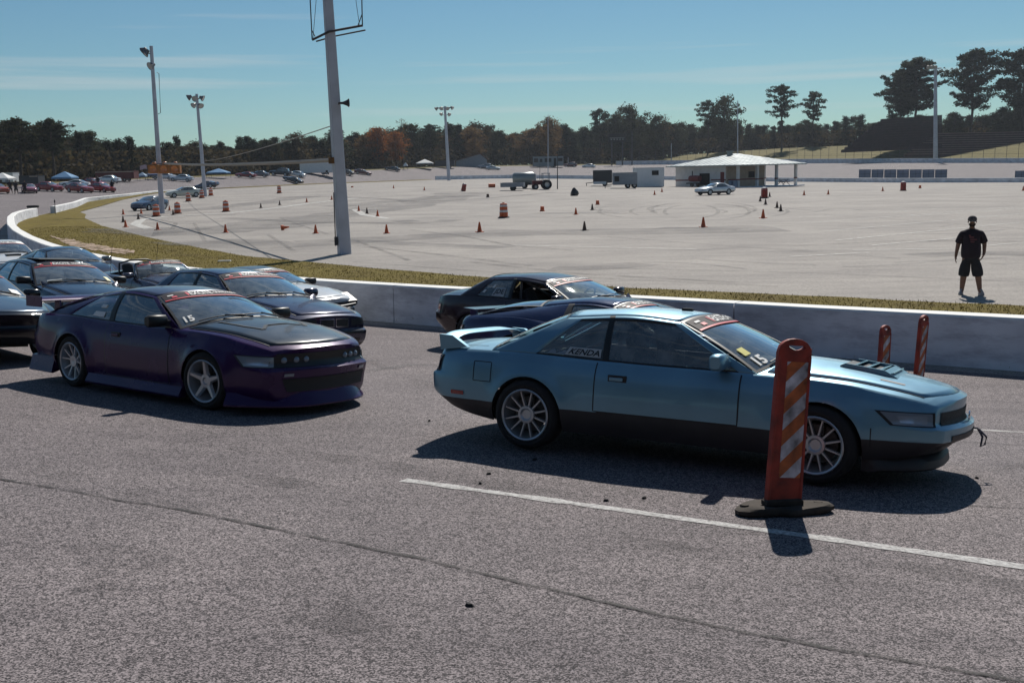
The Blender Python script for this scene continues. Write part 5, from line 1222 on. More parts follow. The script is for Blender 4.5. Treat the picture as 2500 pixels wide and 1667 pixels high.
for (dx, dz, w_, h_) in ((-.02, 1.30, .10, .035), (.02, 1.25, .14, .03), (0, 1.20, .08, .03), (-.06, 1.34, .04, .03)): sh_.box(dx - w_ / 2, dx + w_ / 2, -.19, -.186, dz, dz + h_)
sh_.build('shirt_print', principled('faded red print', (.14, .05, .06), .9), pe)

# ================================================================== cones and drums
M_cone = principled('cone orange', (.58, .10, .02), .55, var=.3, vscale=9)
M_coned = principled('grimy dark cone', (.10, .06, .045), .7, var=.3, vscale=9)
M_drumw = principled('drum white band', (.62, .60, .60), .5, var=.2, vscale=9)
def cone_root(mat):
    r = thing('traffic_cone', None, None)
    m = MB(); m.lathe([(.115, .03), (.105, .06), (.085, .16), (.06, .30), (.034, .44), (.026, .46), (.0, .46)], 14); m.build('cone_body', mat, r, 50)
    b = MB(); b.box(-.15, .15, -.15, .15, 0, .032, 0, .01); b.build('cone_base', mat, r); return r
c1, c2 = cone_root(M_cone), cone_root(M_coned); used = {0: False, 1: False}
CONES = [(301, 524, 0), (345, 522, 0), (338, 536, 1), (301, 543, 1), (307, 555, 0), (385, 562, 0), (414, 514, 0), (423, 525, 1), (551, 568, 0), (771, 570, 0), (637, 508, 1), (683, 501, 1), (749, 494, 0), (810, 488, 0), (876, 516, 0), (896, 522, 1), (922, 529, 0),
         (944, 570, 0), (1171, 567, 0), (1427, 563, 1), (1406, 524, 0), (1446, 513, 1), (1036, 465, 0), (961, 460, 0), (1717, 555, 0), (1863, 533, 0), (1906, 516, 1), (1897, 508, 1), (1869, 500, 1), (1856, 492, 1), (1879, 481, 1), (1963, 477, 0), (2022, 475, 0), (2155, 467, 0), (1598, 476, 0), (1616, 469, 0), (2106, 442, 0), (2498, 466, 0)]
CL = {18: 'orange cone alone in the middle of the infield below the striped drum', 24: 'orange traffic cone nearest the camera below the small white sports car', 17: 'orange cone right of the tall white pole', 8: 'lone orange cone left of the tall white pole', 9: 'orange cone just left of the foot of the tall white pole', 19: 'dark cone right of the middle of the infield', 25: 'orange cone in front of the square barrel', 4: 'orange cone at the tip of the painted curve at the left', 36: 'orange cone in front of the row of grey boards', 37: 'orange cone at the right edge of the picture'}
for i, (px, py, k) in enumerate(CONES):
    src = (c1, c2)[k]; o = src if not used[k] else copy_tree(src); used[k] = True
    p = on(px, py); o.location = p; o.rotation_euler = (0, 0, (i * 1.7) % 1.5); s = 1.12 if i in (18, 24, 25) else 1.0; o.scale = (s, s, s)
    side = 'left' if px < 620 else 'middle' if px < 1500 else 'right'
    o['label'] = CL.get(i, ('small %s traffic cone on the %s part of the infield course' % ('dark grimy' if k else 'orange', side)) if True else ''); o['category'] = 'traffic cone'; o['group'] = 'traffic cones marking the infield course, ' + side + (' dark' if k else '')
p = on(689, 562); o = copy_tree(c1); o.location = p + Vector((0, 0, .13)); o.rotation_euler = (R(84), 0, R(70)); o['label'] = 'orange traffic cone knocked over on its side'; o['category'] = 'traffic cone'; o['group'] = 'fallen cones'
for k, (px, py, lb) in enumerate([(1324, 516, 'short square orange block on the pavement in the middle'), (1459, 500, 'short square orange block right of the striped drum'), (1191, 482, 'tiny dark block lying left of the striped drum'), (2246, 460, 'short square orange block right of the battered drum'), (860, 458, 'flattened orange cone by the far grass')]):
    m = MB(); m.lathe([(.0, 0), (.24, 0), (.24, .05), (.19, .09), (.17, .40), (.0, .42)], 8); o = m.build('cone_stub', M_cone if k != 2 else M_coned); p = on(px, py); o.location = p; o.scale = (.8, .8, .9) if k < 4 else (1, 1, .5); tag(o, lb, 'cone stub', 'cone stubs')
def drum_root():
    r = thing('traffic_drum', None, None); pr_ = [(0, .0), (.29, .0), (.29, .16), (.275, .17), (.275, .34), (.265, .35), (.265, .52), (.255, .53), (.255, .70), (.245, .71), (.24, .86), (.20, .93), (.08, .95), (.08, 1.0), (0, 1.0)]
    m = MB(); m.lathe(pr_, 20); m.build('drum_body', M_cone, r, 40)
    for (z0, z1, ra) in ((.36, .51, .268), (.72, .84, .2475)): b = MB(); b.lathe([(ra, z0), (ra + .003, z0 + .01), (ra + .003 - .004, z1 - .01), (ra - .005, z1)], 20); b.build('reflective_band', M_drumw, r, 40)
    b = MB(); b.lathe([(0, 0), (.37, 0), (.38, .04), (.33, .08), (.29, .085)], 20); b.build('drum_base', M_rubber, r, 40); return r
DR = [(382, 529, 'striped drum standing at the foot of the nearest light pole'), (434, 522, 'striped drum just right of the nearest light pole'), (552, 517, 'striped drum alone right of the light poles'), (460, 492, 'striped drum in front of the pale old saloon'), (493, 484, 'striped drum left of the foot of the second light pole'), (515, 478, 'striped drum right of the foot of the second light pole'), (682, 472, 'distant striped drum by the far grass strip'), (1230, 532, 'striped drum alone in the centre of the infield')]
d0 = drum_root()
for i, (px, py, lb) in enumerate(DR):
    o = d0 if i == 0 else copy_tree(d0); o.location = on(px, py); o.rotation_euler = (0, 0, i); tag(o, lb, 'traffic drum', 'orange striped traffic drums')
for (px, py, lb, sq) in ((1866, 484, 'square orange barrel with pale top right of the small white sports car', 1), (2205, 466, 'battered orange drum with broken white top at the right', 0), (1131, 467, 'crumpled orange drum leaning over near the far wall', 2)):
    r = thing('traffic_drum', lb, 'traffic drum', on(px, py), group='damaged drums'); m = MB(); n = 4 if sq == 1 else 14; ra = .36 if sq == 1 else .30
    prof_ = [(0, 0), (ra, 0), (ra * .98, .3), (ra * (.9 if sq == 2 else .97), .6), (ra * .93, .85), (ra * .6, .95), (0, .95)]; m.lathe(prof_, n); m.build('drum_body', M_orange, r, 40)
    b = MB(); b.lathe([(ra * .96, .80), (ra * .66, .965), (ra * .3, .99)], n); b.build('torn_top', M_drumw, r, 40)
    b = MB(); b.lathe([(0, 0), (ra + .06, 0), (ra + .06, .05), (ra, .06)], 14); b.build('drum_base', M_rubber, r, 40)
    r.rotation_euler = (0, R(12) if sq == 2 else 0, R(45) if sq == 1 else 0)
m = MB(); m.lathe([(0, 0), (.27, 0), (.27, .9), (0, .9)], 14); o = m.build('fallen_drum', M_cone, None, 40); o.location = on(1200, 458) + Vector((-.4, 0, .27)); o.rotation_euler = (0, R(90), R(10)); tag(o, 'orange drum lying on its side near the far wall', 'traffic drum', 'damaged drums')

# ================================================================== light poles
M_pole = principled('pale painted pole', (.48, .50, .56), .7, var=.15, vscale=1.2, bump=.2, bscale=20)
M_steel = principled('dark steel', (.06, .06, .065), .6, metal=.4)
M_lampg = principled('floodlight housing', (.13, .13, .14), .5, metal=.4); M_lampf = principled('floodlight lens', (.35, .36, .36), .2, coat=1.)
def square_pole(root, top, r0, r1, rz, mat=M_pole):
    c, s = math.cos(rz), math.sin(rz); V, F_ = [], []; n = 10
    for j in range(n + 1):
        t = j / n; p = top * t; r_ = lerp(r0, r1, t); b_ = r_ * .12
        for (a, b) in ((-1, -.85), (-.85, -1), (.85, -1), (1, -.85), (1, .85), (.85, 1), (-.85, 1), (-1, .85)): V.append((p.x + r_ * (a * c - b * s), p.y + r_ * (a * s + b * c), p.z))
    for j in range(n):
        for i in range(8): F_.append([j * 8 + i, j * 8 + (i + 1) % 8, (j + 1) * 8 + (i + 1) % 8, (j + 1) * 8 + i])
    F_ += [list(range(8))[::-1], [n * 8 + i for i in range(8)]]; m = MB(); m.add(V, F_); return m.build('pole', mat, root, 30)
def flood(root, p, d, sc=1.):
    d = Vector(d).normalized(); q = d.to_track_quat('Z', 'Y').to_matrix(); m = MB(); m.lathe([(0, -.18), (.09, -.17), (.13, -.05), (.24, .12), (.25, .16)], 14); v = [Vector(p) + q @ (x * sc) for x in m.v]; o = mesh('floodlight', v, m.f, M_lampg, root, 50)
    m = MB(); m.lathe([(.24, .14), (.12, .155), (0, .16)], 14); mesh('lens', [Vector(p) + q @ (x * sc) for x in m.v], m.f, M_lampf, o, 50)
def pole_top(base, px, py):          # point on the picture ray that stands over the base, leaning only sideways
    d = ray(px, py); t = base.y / d.y; return CAM + d * t - base
b = on(841, 620); root = thing('light_pole', 'tall pale square pole in the foreground of the infield with wire frame near its top', 'pole', b)
tp = pole_top(b, 799, -20) * 1.0; tp2 = tp * 1.35; square_pole(root, tp2, .225, .135, R(24))
def Q(px, py): return pole_top(b, px, py)
fr = MB(); dy = Vector((0, -.25, 0))
fr.tube([Q(765, 100) + dy, Q(806, 80) + dy, Q(888, 65) + dy], .045, 6); fr.tube([Q(766, 98) - dy * 2, Q(812, 85) - dy * 2, Q(888, 70) - dy * 2], .03, 6); fr.build('bracket_bar', M_steel, root, 60)
for (xa, ya, xb_, yb_) in ((765, 100, 757, -60), (887, 66, 884, -60), (767, 98, 780, -60), (880, 66, 862, -60)):
    u = MB(); u.tube([Q(xa, ya) + dy, Q(xb_, yb_) + dy], .022 if xa in (765, 887) else .010, 6); u.build('upright_rod', M_steel, root, 60)
for (xa, ya, xb_, yb_) in ((763, 74, 772, 92), (886, 38, 876, 66)): u = MB(); u.tube([Q(xa, ya) + dy, Q(xb_, yb_) + dy], .018, 6); u.build('brace', M_steel, root, 60)
h_ = MB(); c = Q(843, 253) + dy; h_.lathe([(.04, -.22), (.05, -.05), (.10, .08), (.16, .17), (.165, .18)], 12, 'x', c=(c.x, c.y, c.z)); h_.tube([Q(826, 258) + dy * 0, c + Vector((-.2, 0, 0))], .02, 6); h_.build('horn_speaker', M_steel, root, 50)
u = MB(); u.tube([Q(822, 600) - Vector((.02, .12, 0)), Q(817, 470) - Vector((.02, .12, 0))], .02, 6); c = Q(822, 592); u.box(c.x - .06, c.x + .05, c.y - .16, c.y, c.z - .10, c.z + .22); u.build('conduit', M_steel, root, 40)
cl = MB(); c = Q(817, 392); cl.lathe([(.22, -.12), (.24, -.1), (.24, .1), (.22, .12)], 12, 'z', c=(c.x, c.y, c.z)); cl.build('cable_clamp', principled('rust', (.16, .08, .03), .9, var=.4, vscale=8), root, 40)
mainQ = {k: b + Q(*k) for k in ((815, 306), (812, 391))}
def fpole(label, base, tx, ty, r0, r1, lamps, extra=None, name='light_pole', grp='infield light poles', mat=None):
    b = base; root = thing(name, label, 'pole', b, group=grp); t = pole_top(b, tx, ty); m = MB(); n = 8
    m.tube([t * (k / 6) for k in range(7)], [lerp(r0, r1, k / 6) for k in range(7)], 10); m.build('pole', mat or M_pole, root, 50)
    for (lx, ly, d, sc) in lamps:
        p = pole_top(b, lx, ly); flood(root, p, d, sc); a = MB(); a.tube([p, pole_top(b, tx + (lx - tx) * .15, ly + 4)], .04 * sc, 5); a.build('lamp_arm', M_lampg, root)
    return root, t
b2 = on(396, 521); r2, t2 = fpole('nearest round light pole at the left behind the amber beacon', b2, 369, 113, .24, .15, [(357, 128, (-.6, -.3, -.6), 1.5), (352, 122, (-.8, .2, -.5), 1.3), (371, 160, (-.5, -.6, -.4), 1.5)])
u = MB(); u.tube([pole_top(b2, 383, 178), pole_top(b2, 388, 180), pole_top(b2, 392, 276), pole_top(b2, 386, 279)], .03, 5); u.build('conduit', M_steel, r2)
b3 = on(501, 480); r3, t3 = fpole('second light pole from the left with five floodlights', b3, 480, 230, .26, .17, [(463, 237, (-.8, 0, -.4), 1.6), (477, 240, (0, -.8, -.4), 1.6), (492, 239, (.8, 0, -.4), 1.6), (474, 256, (-.4, -.6, -.5), 1.5), (489, 257, (.5, -.5, -.5), 1.5)])
b4 = on(1096, 441); r4, t4 = fpole('light pole in the centre with a cross of six lamps', b4, 1086, 260, .42, .26, [(1066, 265, (-.7, -.3, -.6), 1.9), (1078, 264, (-.2, -.8, -.6), 1.9), (1092, 264, (.2, -.8, -.6), 1.9), (1103, 263, (.7, -.3, -.6), 1.9), (1078, 278, (-.5, -.5, -.6), 1.8), (1096, 279, (.5, -.5, -.6), 1.8)])
cb = MB(); cb.tube([pole_top(b4, 1064, 264), pole_top(b4, 1106, 263)], .09, 6); cb.build('cross_arm', M_steel, r4)
# cables from the tall pole to the others
def cable(label, a, b, sag, rad, mat):
    m = MB(); m.tube([a.lerp(b, k / 16) - Vector((0, 0, sag * 4 * (k / 16) * (1 - k / 16))) for k in range(17)], rad, 5); o = m.build('cable', mat, None, 60); tag(o, label, 'cable', 'cables strung from the tall pole'); return o
M_rope = principled('weathered rope', (.30, .27, .24), .9)
e3 = b3 + pole_top(b3, 494, 394); e2 = b2 + pole_top(b2, 398, 399)
cable('thin cable slanting down from the tall pole to the second light pole', mainQ[(815, 306)], e3, .25, .022, M_rope)
cable('thick level cable from the tall pole to the nearest light pole', mainQ[(812, 391)], e2, .15, .085, M_rope)
# amber beacon cluster
root = thing('warning_beacon', 'amber triple warning beacon hung in front of the nearest light pole', 'beacon', pole_top(b2, 410, 425) + b2 + Vector((0, -.9, 0)))
M_amberb = principled('faded amber housing', (.36, .13, .02), .5, var=.3, vscale=4)
def B(px, py): return pole_top(b2, px, py) - pole_top(b2, 410, 425)
for cx in (384, 410, 436):
    m = MB(); a0, a1 = B(cx - 12, 424), B(cx + 12, 402); m.box(a0.x, a1.x, -.25, .25, a0.z, a1.z, 0, .05); hs = m.build('beacon_housing', M_amberb, root, 30)
    m = MB(); c = B(cx, 401); m.lathe([(.22, -.02), (.20, .10), (.12, .19), (0, .22)], 12, 'z', c=(c.x, 0, c.z)); m.build('dome', M_amber, hs, 60)
    m = MB(); c = B(cx, 413); m.lathe([(.28, -.26), (.30, -.30), (.24, -.27), (0, -.25)], 14, 'y', c=(c.x, 0, c.z)); m.build('lens', M_amber, hs, 60)
m = MB(); m.tube([B(376, 401), B(444, 400)], .05, 6); m.tube([B(420, 402), B(420, 382)], .03, 6); m.tube([B(410, 398) , Vector((B(398, 398).x, .9, B(398, 398).z))], .04, 6); m.build('beacon_bar', M_steel, root)
# ================================================================== trees
def leafmat(name, c, var=.5):
    m = principled(name, c, .85, spec=.15, var=var, vscale=.35); t = m.node_tree; b = t.nodes['Principled BSDF']; o = [n for n in t.nodes if n.type == 'OUTPUT_MATERIAL'][0]
    tl = N(t, 'ShaderNodeBsdfTranslucent'); src = b.inputs['Base Color'].links[0].from_socket; t.links.new(src, tl.inputs[0]); mxs = N(t, 'ShaderNodeMixShader'); mxs.inputs[0].default_value = .42
    t.links.new(b.outputs[0], mxs.inputs[1]); t.links.new(tl.outputs[0], mxs.inputs[2]); t.links.new(mxs.outputs[0], o.inputs[0]); return m
M_pine = leafmat('pine needles', (.030, .036, .017)); M_pine2 = leafmat('olive needles', (.040, .042, .018)); M_oak = leafmat('brown green leaves', (.055, .042, .020)); M_orange_l = leafmat('autumn orange leaves', (.26, .095, .025)); M_tan = leafmat('tan autumn leaves', (.14, .085, .035)); M_bark = principled('bark', (.055, .040, .032), .95, var=.4, vscale=2)
def leaf(V, F_, p, s, rg):
    a = Vector((rg.gauss(0, 1), rg.gauss(0, 1), rg.gauss(0, 1))).normalized(); b = a.cross(Vector((rg.gauss(0, 1), rg.gauss(0, 1), rg.gauss(0, 1)))).normalized(); n = len(V)
    V += [p + a * s, p - a * s * .5 + b * s * .75, p - a * s * .5 - b * s * .75]; F_.append((n, n + 1, n + 2))
def make_tree(seed, H, kind, leafm, dens=1.):
    rg = random.Random(seed); V, F_ = [], []; T = MB(); br = MB()
    lean = Vector((rg.uniform(-.03, .03), rg.uniform(-.03, .03), 1)) * H; r0 = .012 * H + .06
    sway = [Vector((rg.gauss(0, .012), rg.gauss(0, .012), 0)) * H for _ in range(7)]
    axis = [Vector((lean.x, lean.y, H)) * (k / 6) * (.96 if k == 6 else 1) + sway[k] * (k / 6) for k in range(7)]; axis[0] = Vector((0, 0, -.3))
    def ax(t): i = min(5, int(t * 6)); return axis[i].lerp(axis[i + 1], t * 6 - i)
    T.tube(axis, [lerp(r0, r0 * .25, k / 6) for k in range(7)], 7)
    if kind == 'tall':  lo, nb, rad, cl, ls = .38, 50, .185, .68, .25
    elif kind == 'thin': lo, nb, rad, cl, ls = .48, 30, .155, .62, .24
    elif kind == 'dense': lo, nb, rad, cl, ls = .12, 40, .20, 1.25, .34
    elif kind == 'spire': lo, nb, rad, cl, ls = .10, 36, .16, 1.0, .32
    elif kind == 'round': lo, nb, rad, cl, ls = .22, 36, .30, 1.5, .34
    else: lo, nb, rad, cl, ls = .25, 30, .26, 1.0, .22
    S = H / 16
    for i in range(nb):
        t = lo + (1 - lo) * ((i + rg.random()) / nb); u = (t - lo) / (1 - lo)
        if kind in ('tall', 'thin'): prof_ = .55 + .6 * math.sin(math.pi * min(1, u * .9 + .08)) - .5 * max(0, u - .8) / .2
        elif kind == 'spire': prof_ = 1.05 - .95 * u
        elif kind == 'dense': prof_ = (.8 + .3 * math.sin(math.pi * u)) * (1 - .55 * max(0, u - .55) / .45)
        else: prof_ = max(.12, math.sin(math.pi * (.12 + .83 * u)))
        an = i * 2.4 + rg.uniform(-.5, .5); L_ = H * rad * prof_ * rg.uniform(.55, 1.12); p0 = ax(t * .97); up = rg.uniform(-.05, .35) * L_
        tip = p0 + Vector((math.cos(an) * L_, math.sin(an) * L_, up))
        br.tube([p0, p0.lerp(tip, .55) + Vector((0, 0, .08 * L_)), tip], [r0 * .20 * (1.2 - u * .7), r0 * .12, r0 * .04], 4, cap=False)
        nc = max(1, int(L_ / (cl * S * 1.1)))
        for c in range(nc + 1):
            q = p0.lerp(tip, lerp(.35, 1.0, c / max(1, nc)) if nc else 1.0) + Vector((rg.gauss(0, .25), rg.gauss(0, .25), rg.gauss(0, .18))) * S * cl
            rr2 = cl * S * rg.uniform(.65, 1.15); n_ = int((46 if kind != 'bare' else 10) * dens * rg.uniform(.7, 1.2))
            for _ in range(n_):
                d = Vector((rg.gauss(0, 1), rg.gauss(0, 1), rg.gauss(0, .62))); d = d.normalized() * (rg.random() ** .45) * rr2
                leaf(V, F_, q + d, ls * S ** .5 * rg.uniform(.6, 1.25), rg)
    def bake(mb_v, mb_f, nm, mat, sm=None): o = mesh(nm, mb_v, mb_f, mat, None, sm); me = o.data; bpy.data.objects.remove(o); return me
    T.add(br.v, br.f); return bake(T.v, T.f, 'trunk', M_bark, 60), bake(V, [list(q) for q in F_], 'crown', leafm), H
PROTO = {'pineA': make_tree(1, 20, 'dense', M_pine), 'pineB': make_tree(2, 20, 'spire', M_pine), 'pineC': make_tree(3, 20, 'dense', M_pine2), 'pineD': make_tree(4, 20, 'spire', M_pine2), 'oakA': make_tree(5, 18, 'round', M_oak), 'tanA': make_tree(6, 18, 'round', M_tan, .8), 'orangeA': make_tree(7, 18, 'round', M_orange_l, .8), 'bareA': make_tree(8, 18, 'bare', M_tan, .6),
         'tallA': make_tree(11, 30, 'tall', M_pine, 1.9), 'tallB': make_tree(12, 30, 'tall', M_pine, 1.7), 'tallC': make_tree(13, 27, 'thin', M_pine, 1.4), 'tallD': make_tree(14, 27, 'thin', M_pine2, 1.3), 'oakB': make_tree(15, 20, 'round', M_pine2, 1.2)}
def tree(key, base, H, rz, label, name='pine_tree', group=None, wide=1.):
    tm, cm, H0 = PROTO[key]; r = thing(name, label, 'tree', base, rz, group); s = H / H0; r.scale = (s * wide, s * wide, s)
    link(bpy.data.objects.new('trunk', tm), r); link(bpy.data.objects.new('crown', cm), r); return r
ytop = linf([(-300, 300), (-60, 300), (0, 302), (45, 285), (80, 315), (130, 286), (165, 325), (215, 316), (260, 332), (330, 345), (385, 345), (420, 338), (470, 350), (540, 343), (600, 340), (650, 328), (720, 332), (780, 325), (850, 322), (900, 318), (1000, 312), (1040, 303), (1100, 305), (1180, 312), (1260, 312), (1340, 308), (1400, 306), (1470, 296), (1560, 290), (1650, 300), (1760, 290), (1850, 296), (1950, 294), (2060, 296), (2150, 287), (2230, 282), (2350, 285), (2450, 262), (2700, 250)])
outD = linf([(-400, 150), (-20, 175), (240, 205), (500, 240), (720, 268), (900, 305), (1100, 350), (1300, 378), (1505, 405), (1700, 400), (1900, 380), (2200, 345), (2500, 320), (2900, 290)])
rg = random.Random(21); grp = lambda px: 'trees of the left woodland edge' if px < 700 else 'trees of the middle woodland edge' if px < 1500 else 'trees of the right woodland edge'
px = -60; k = 0
while px < 2560:
    D = outD(px) + rg.uniform(6, 26) + (18 if px > 1650 else 0); p = pt(px, 400, D); gzv = gz(p.x, p.y); tz = pt(px, ytop(px) + rg.uniform(-13, 22), D).z; H_ = max(7, tz - gzv)
    key = rg.choice(['pineA', 'pineB', 'pineB', 'pineC', 'pineD', 'oakA'] if px < 800 else ['pineA', 'pineB', 'pineC', 'pineD', 'oakA', 'tanA'] if px < 1400 else ['pineA', 'pineB', 'pineD', 'oakB', 'pineC', 'bareA'])
    nm = 'pine_tree' if key.startswith('pine') else 'broadleaf_tree'; reg = 'left' if px < 700 else 'middle' if px < 1500 else 'right'
    kind = {'pineA': 'dark bushy pine', 'pineB': 'dark pointed pine', 'pineC': 'olive bushy pine', 'pineD': 'olive pointed pine', 'oakA': 'brown green broadleaf tree', 'tanA': 'tan autumn broadleaf tree', 'oakB': 'rounded dark broadleaf tree', 'bareA': 'thin half bare tree'}[key]
    tree(key, (p.x, p.y, gzv), H_, rg.uniform(0, 6.28), '%s in the %s stretch of the distant woodland edge' % (kind, reg), nm, '%s, %s' % (kind, grp(px)), rg.uniform(1.25, 1.8))
    px += rg.uniform(17, 27) * (1.25 if px < 400 else 1); k += 1
# the wood behind, one mass
V, F_ = [], []; Vt, Ft = [], []
for row in range(2):
    px = -120.
    while px < 2650:
        D = outD(px) + 45 + 26 * row + rg.uniform(-8, 8); key = rg.choice(['pineA', 'pineB', 'pineC', 'pineD', 'oakA']); tm, cm, H0 = PROTO[key]; p = pt(px, 400, D); g0 = gz(p.x, p.y) - .5
        H_ = max(7, pt(px, ytop(px) + rg.uniform(4, 26), D).z - g0); s = H_ / H0; an = rg.uniform(0, 6.28); c_, s_ = math.cos(an) * s * 1.7, math.sin(an) * s * 1.7; b0 = len(V); n_ = len(cm.vertices) // 3
        for t in range(0, n_, 1):
            for j in range(3): q = cm.vertices[t * 3 + j].co; V.append((p.x + q.x * c_ - q.y * s_, p.y + q.x * s_ + q.y * c_, g0 + q.z * s))
            F_.append((len(V) - 3, len(V) - 2, len(V) - 1))
        px += rg.uniform(20, 30)
wood = stuff(mesh('woodland', V, [list(q) for q in F_], M_pine)); wood['label'] = 'dense dark woodland filling in behind the front trees'; wood['category'] = 'woodland'
V, F_ = [], []
for (px0, px1, st) in ((-160, 2700, 60),):       # shrub layer under the trees
    px = px0
    while px < px1:
        D = outD(px) + 12 + (16 if px > 1650 else 0); p = pt(px, 400, D); g0 = gz(p.x, p.y)
        for _ in range(260): leaf(V, F_, Vector((p.x + rg.gauss(0, 3.2), p.y + rg.gauss(0, 2.5), g0 + min(5.5, abs(rg.gauss(0, 3.0))))), rg.uniform(.3, .75), rg)
        px += 24
und_ = stuff(mesh('undergrowth', V, [list(q) for q in F_], M_oak)); und_['label'] = 'dark scrubby undergrowth at the foot of the distant trees'; und_['category'] = 'undergrowth'
SPECIAL = [('tallA', 2232, 137, 352, 'tallest broad pine behind the grandstand, left of the right-hand pair', 1.35), ('tallB', 2195, 165, 356, 'wide dark pine with layered crown above the left grandstand', 1.3), ('tallB', 2366, 116, 350, 'tall open-crowned pine right of the far right light pole', 1.15), ('tallA', 2490, 112, 340, 'tall dark pine cut by the right edge', 1.3), ('oakB', 2440, 262, 330, 'rounded dark tree in front of the pine at the right edge', 1.3), ('oakB', 2330, 275, 338, 'low round tree between the tall right pines', 1.4),
           ('tallC', 1908, 203, 372, 'taller of two lone slender pines above the pavilion', 1.25), ('tallD', 1982, 219, 372, 'shorter of two lone slender pines above the pavilion', 1.25), ('tallD', 1728, 240, 396, 'slender pine leaning on the dense oak left of the flagpole', 1.2), ('oakB', 1765, 236, 398, 'dense round-topped tree left of the lone slender pines', 1.1), ('oakB', 1540, 258, 410, 'tall hazy tree cluster top above the scoreboard', 1.2), ('tallC', 1465, 262, 410, 'hazy flat-topped pine left above the scoreboard', 1.35), ('oakB', 1600, 282, 408, 'hazy domed tree right of the tall cluster', 1.0), ('oakB', 1500, 280, 404, 'hazy domed tree directly above the scoreboard', 1.1),
           ('orangeA', 925, 308, 312, 'largest orange autumn tree right of the tall white pole', 1.3), ('orangeA', 968, 318, 318, 'orange autumn tree beside the largest orange one', 1.2), ('tanA', 890, 330, 308, 'tan orange tree nearest the tall white pole', 1.2), ('bareA', 985, 285, 322, 'bare branched tree standing above the orange trees', .8), ('tanA', 1160, 335, 352, 'tan autumn tree right of the centre light pole', 1.2), ('tanA', 1340, 285, 372, 'tall tan leafless-topped tree left of the scoreboard', 1.1), ('bareA', 1620, 275, 406, 'thin bare tree right of the hazy cluster', 1.0), ('tallC', 1050, 300, 345, 'flat-topped pine just left of the centre light pole', 1.4), ('tallC', 130, 284, 190, 'knobbly tall pine in the left woodland', 1.6), ('tallD', 48, 282, 186, 'broad tall pine near the left edge', 1.9)]
for (key, px, py, D, lb, wd) in SPECIAL:
    p = pt(px, 400, D); g0 = gz(p.x, p.y); tree(key, (p.x, p.y, g0), pt(px, py, D).z - g0, rg.uniform(0, 6.28), lb, 'pine_tree' if key.startswith('tall') else 'broadleaf_tree', None, wd)
# unseen trees added behind the camera to darken reflections and cut sky fill
for i in range(26):
    a = R(188 + i * 6.6); d = rg.uniform(52, 64); x, y = d * math.cos(a), d * math.sin(a) - 4; tree(rg.choice(['pineA', 'pineC', 'oakA']), (x, y, gz(x, y) if abs(x) < 60 else 2.5), rg.uniform(19, 25), rg.uniform(0, 6), 'unseen tree added behind the camera to cut sky fill', 'pine_tree', 'unseen trees added behind the camera', 1.5)

# ================================================================== thin smoke-blue air over the far side
hz = MB(); hz.box(-420, 420, -120, 1100, -2.4, 62)
M_hz = bpy.data.materials.new('haze air'); M_hz.use_nodes = True; t_ = M_hz.node_tree; t_.nodes.clear(); o_ = N(t_, 'ShaderNodeOutputMaterial'); pv_ = N(t_, 'ShaderNodeVolumePrincipled')
pv_.inputs['Color'].default_value = (.80, .88, 1, 1); pv_.inputs['Density'].default_value = .00013; pv_.inputs['Anisotropy'].default_value = .3; t_.links.new(pv_.outputs[0], o_.inputs['Volume'])
stuff(hz.build('haze', M_hz))
# ================================================================== pavilion
M_pwall = principled('white block wall', (.62, .61, .60), .85, var=.1, vscale=1.5, bump=.2, bscale=12); M_pband = principled('dark red band', (.16, .025, .025), .7); M_roof = principled('pale metal roof', (.25, .28, .28), .33, metal=.3, var=.08, vscale=.8); M_dark = principled('dark opening', (.015, .013, .013), .9); M_tan2 = principled('tan block wall', (.36, .29, .23), .9, var=.12, vscale=2)
C0 = on(1802, 458); th_ = R(52)
ea = Vector((-math.cos(th_), math.sin(th_), 0)); eb = Vector((math.sin(th_), math.cos(th_), 0))
def pxof(p): v_ = p - CAM; return CXP + FPX * v_.dot(CR) / v_.dot(CF)
la = lb_ = 4.0
while pxof(C0 + ea * la) > 1650: la += .1
while pxof(C0 + eb * lb_) < 1944: lb_ += .1
root = thing('pavilion', 'white concession pavilion with hipped metal roof in the infield', 'building', C0)
def bx3(a0, a1, b0, b1, z0, z1, nm, mat, par=None, mb=None):
    m = mb or MB(); m.obox(ea * ((a0 + a1) / 2) + eb * ((b0 + b1) / 2) + Vector((0, 0, (z0 + z1) / 2)), ea * (abs(a1 - a0) / 2), eb * (abs(b1 - b0) / 2), Vector((0, 0, (z1 - z0) / 2)))
    return m.build(nm, mat, par or root) if not mb else None
hE = 2.9; wa, wb2 = la, lb_
bx3(-.8, wa + .8, -.8, wb2 + .8, -.1, .06, 'slab', M_conc)
bx3(2.2, wa - .0, .0, .2, .06, hE, 'wall', M_pwall); bx3(2.2, wa, wb2 * .62, wb2 * .62 + .2, .06, hE, 'wall', M_tan2); bx3(wa - .2, wa, .2, wb2 * .62, .06, hE, 'wall', M_tan2); bx3(2.0, 2.2, .0, wb2 * .62 + .2, .06, hE, 'wall', M_tan2)
for (a0, a1) in ((2.2, wa * .42), (wa * .66, wa)): bx3(a0, a1, -.03, -.002, .95, 1.12, 'wall_band', M_pband)
bx3(1.97, 1.998, .3, wb2 * .62, .95, 1.12, 'wall_band', M_pband)
bx3(2.45, 3.1, -.05, -.002, .06, 2.1, 'door', M_pband); bx3(wa * .44, wa * .60, -.045, -.003, .3, 1.95, 'serving_hatch', M_dark); bx3(1.95, 1.997, wb2 * .36, wb2 * .46, 1.25, 2.1, 'window', M_dark)
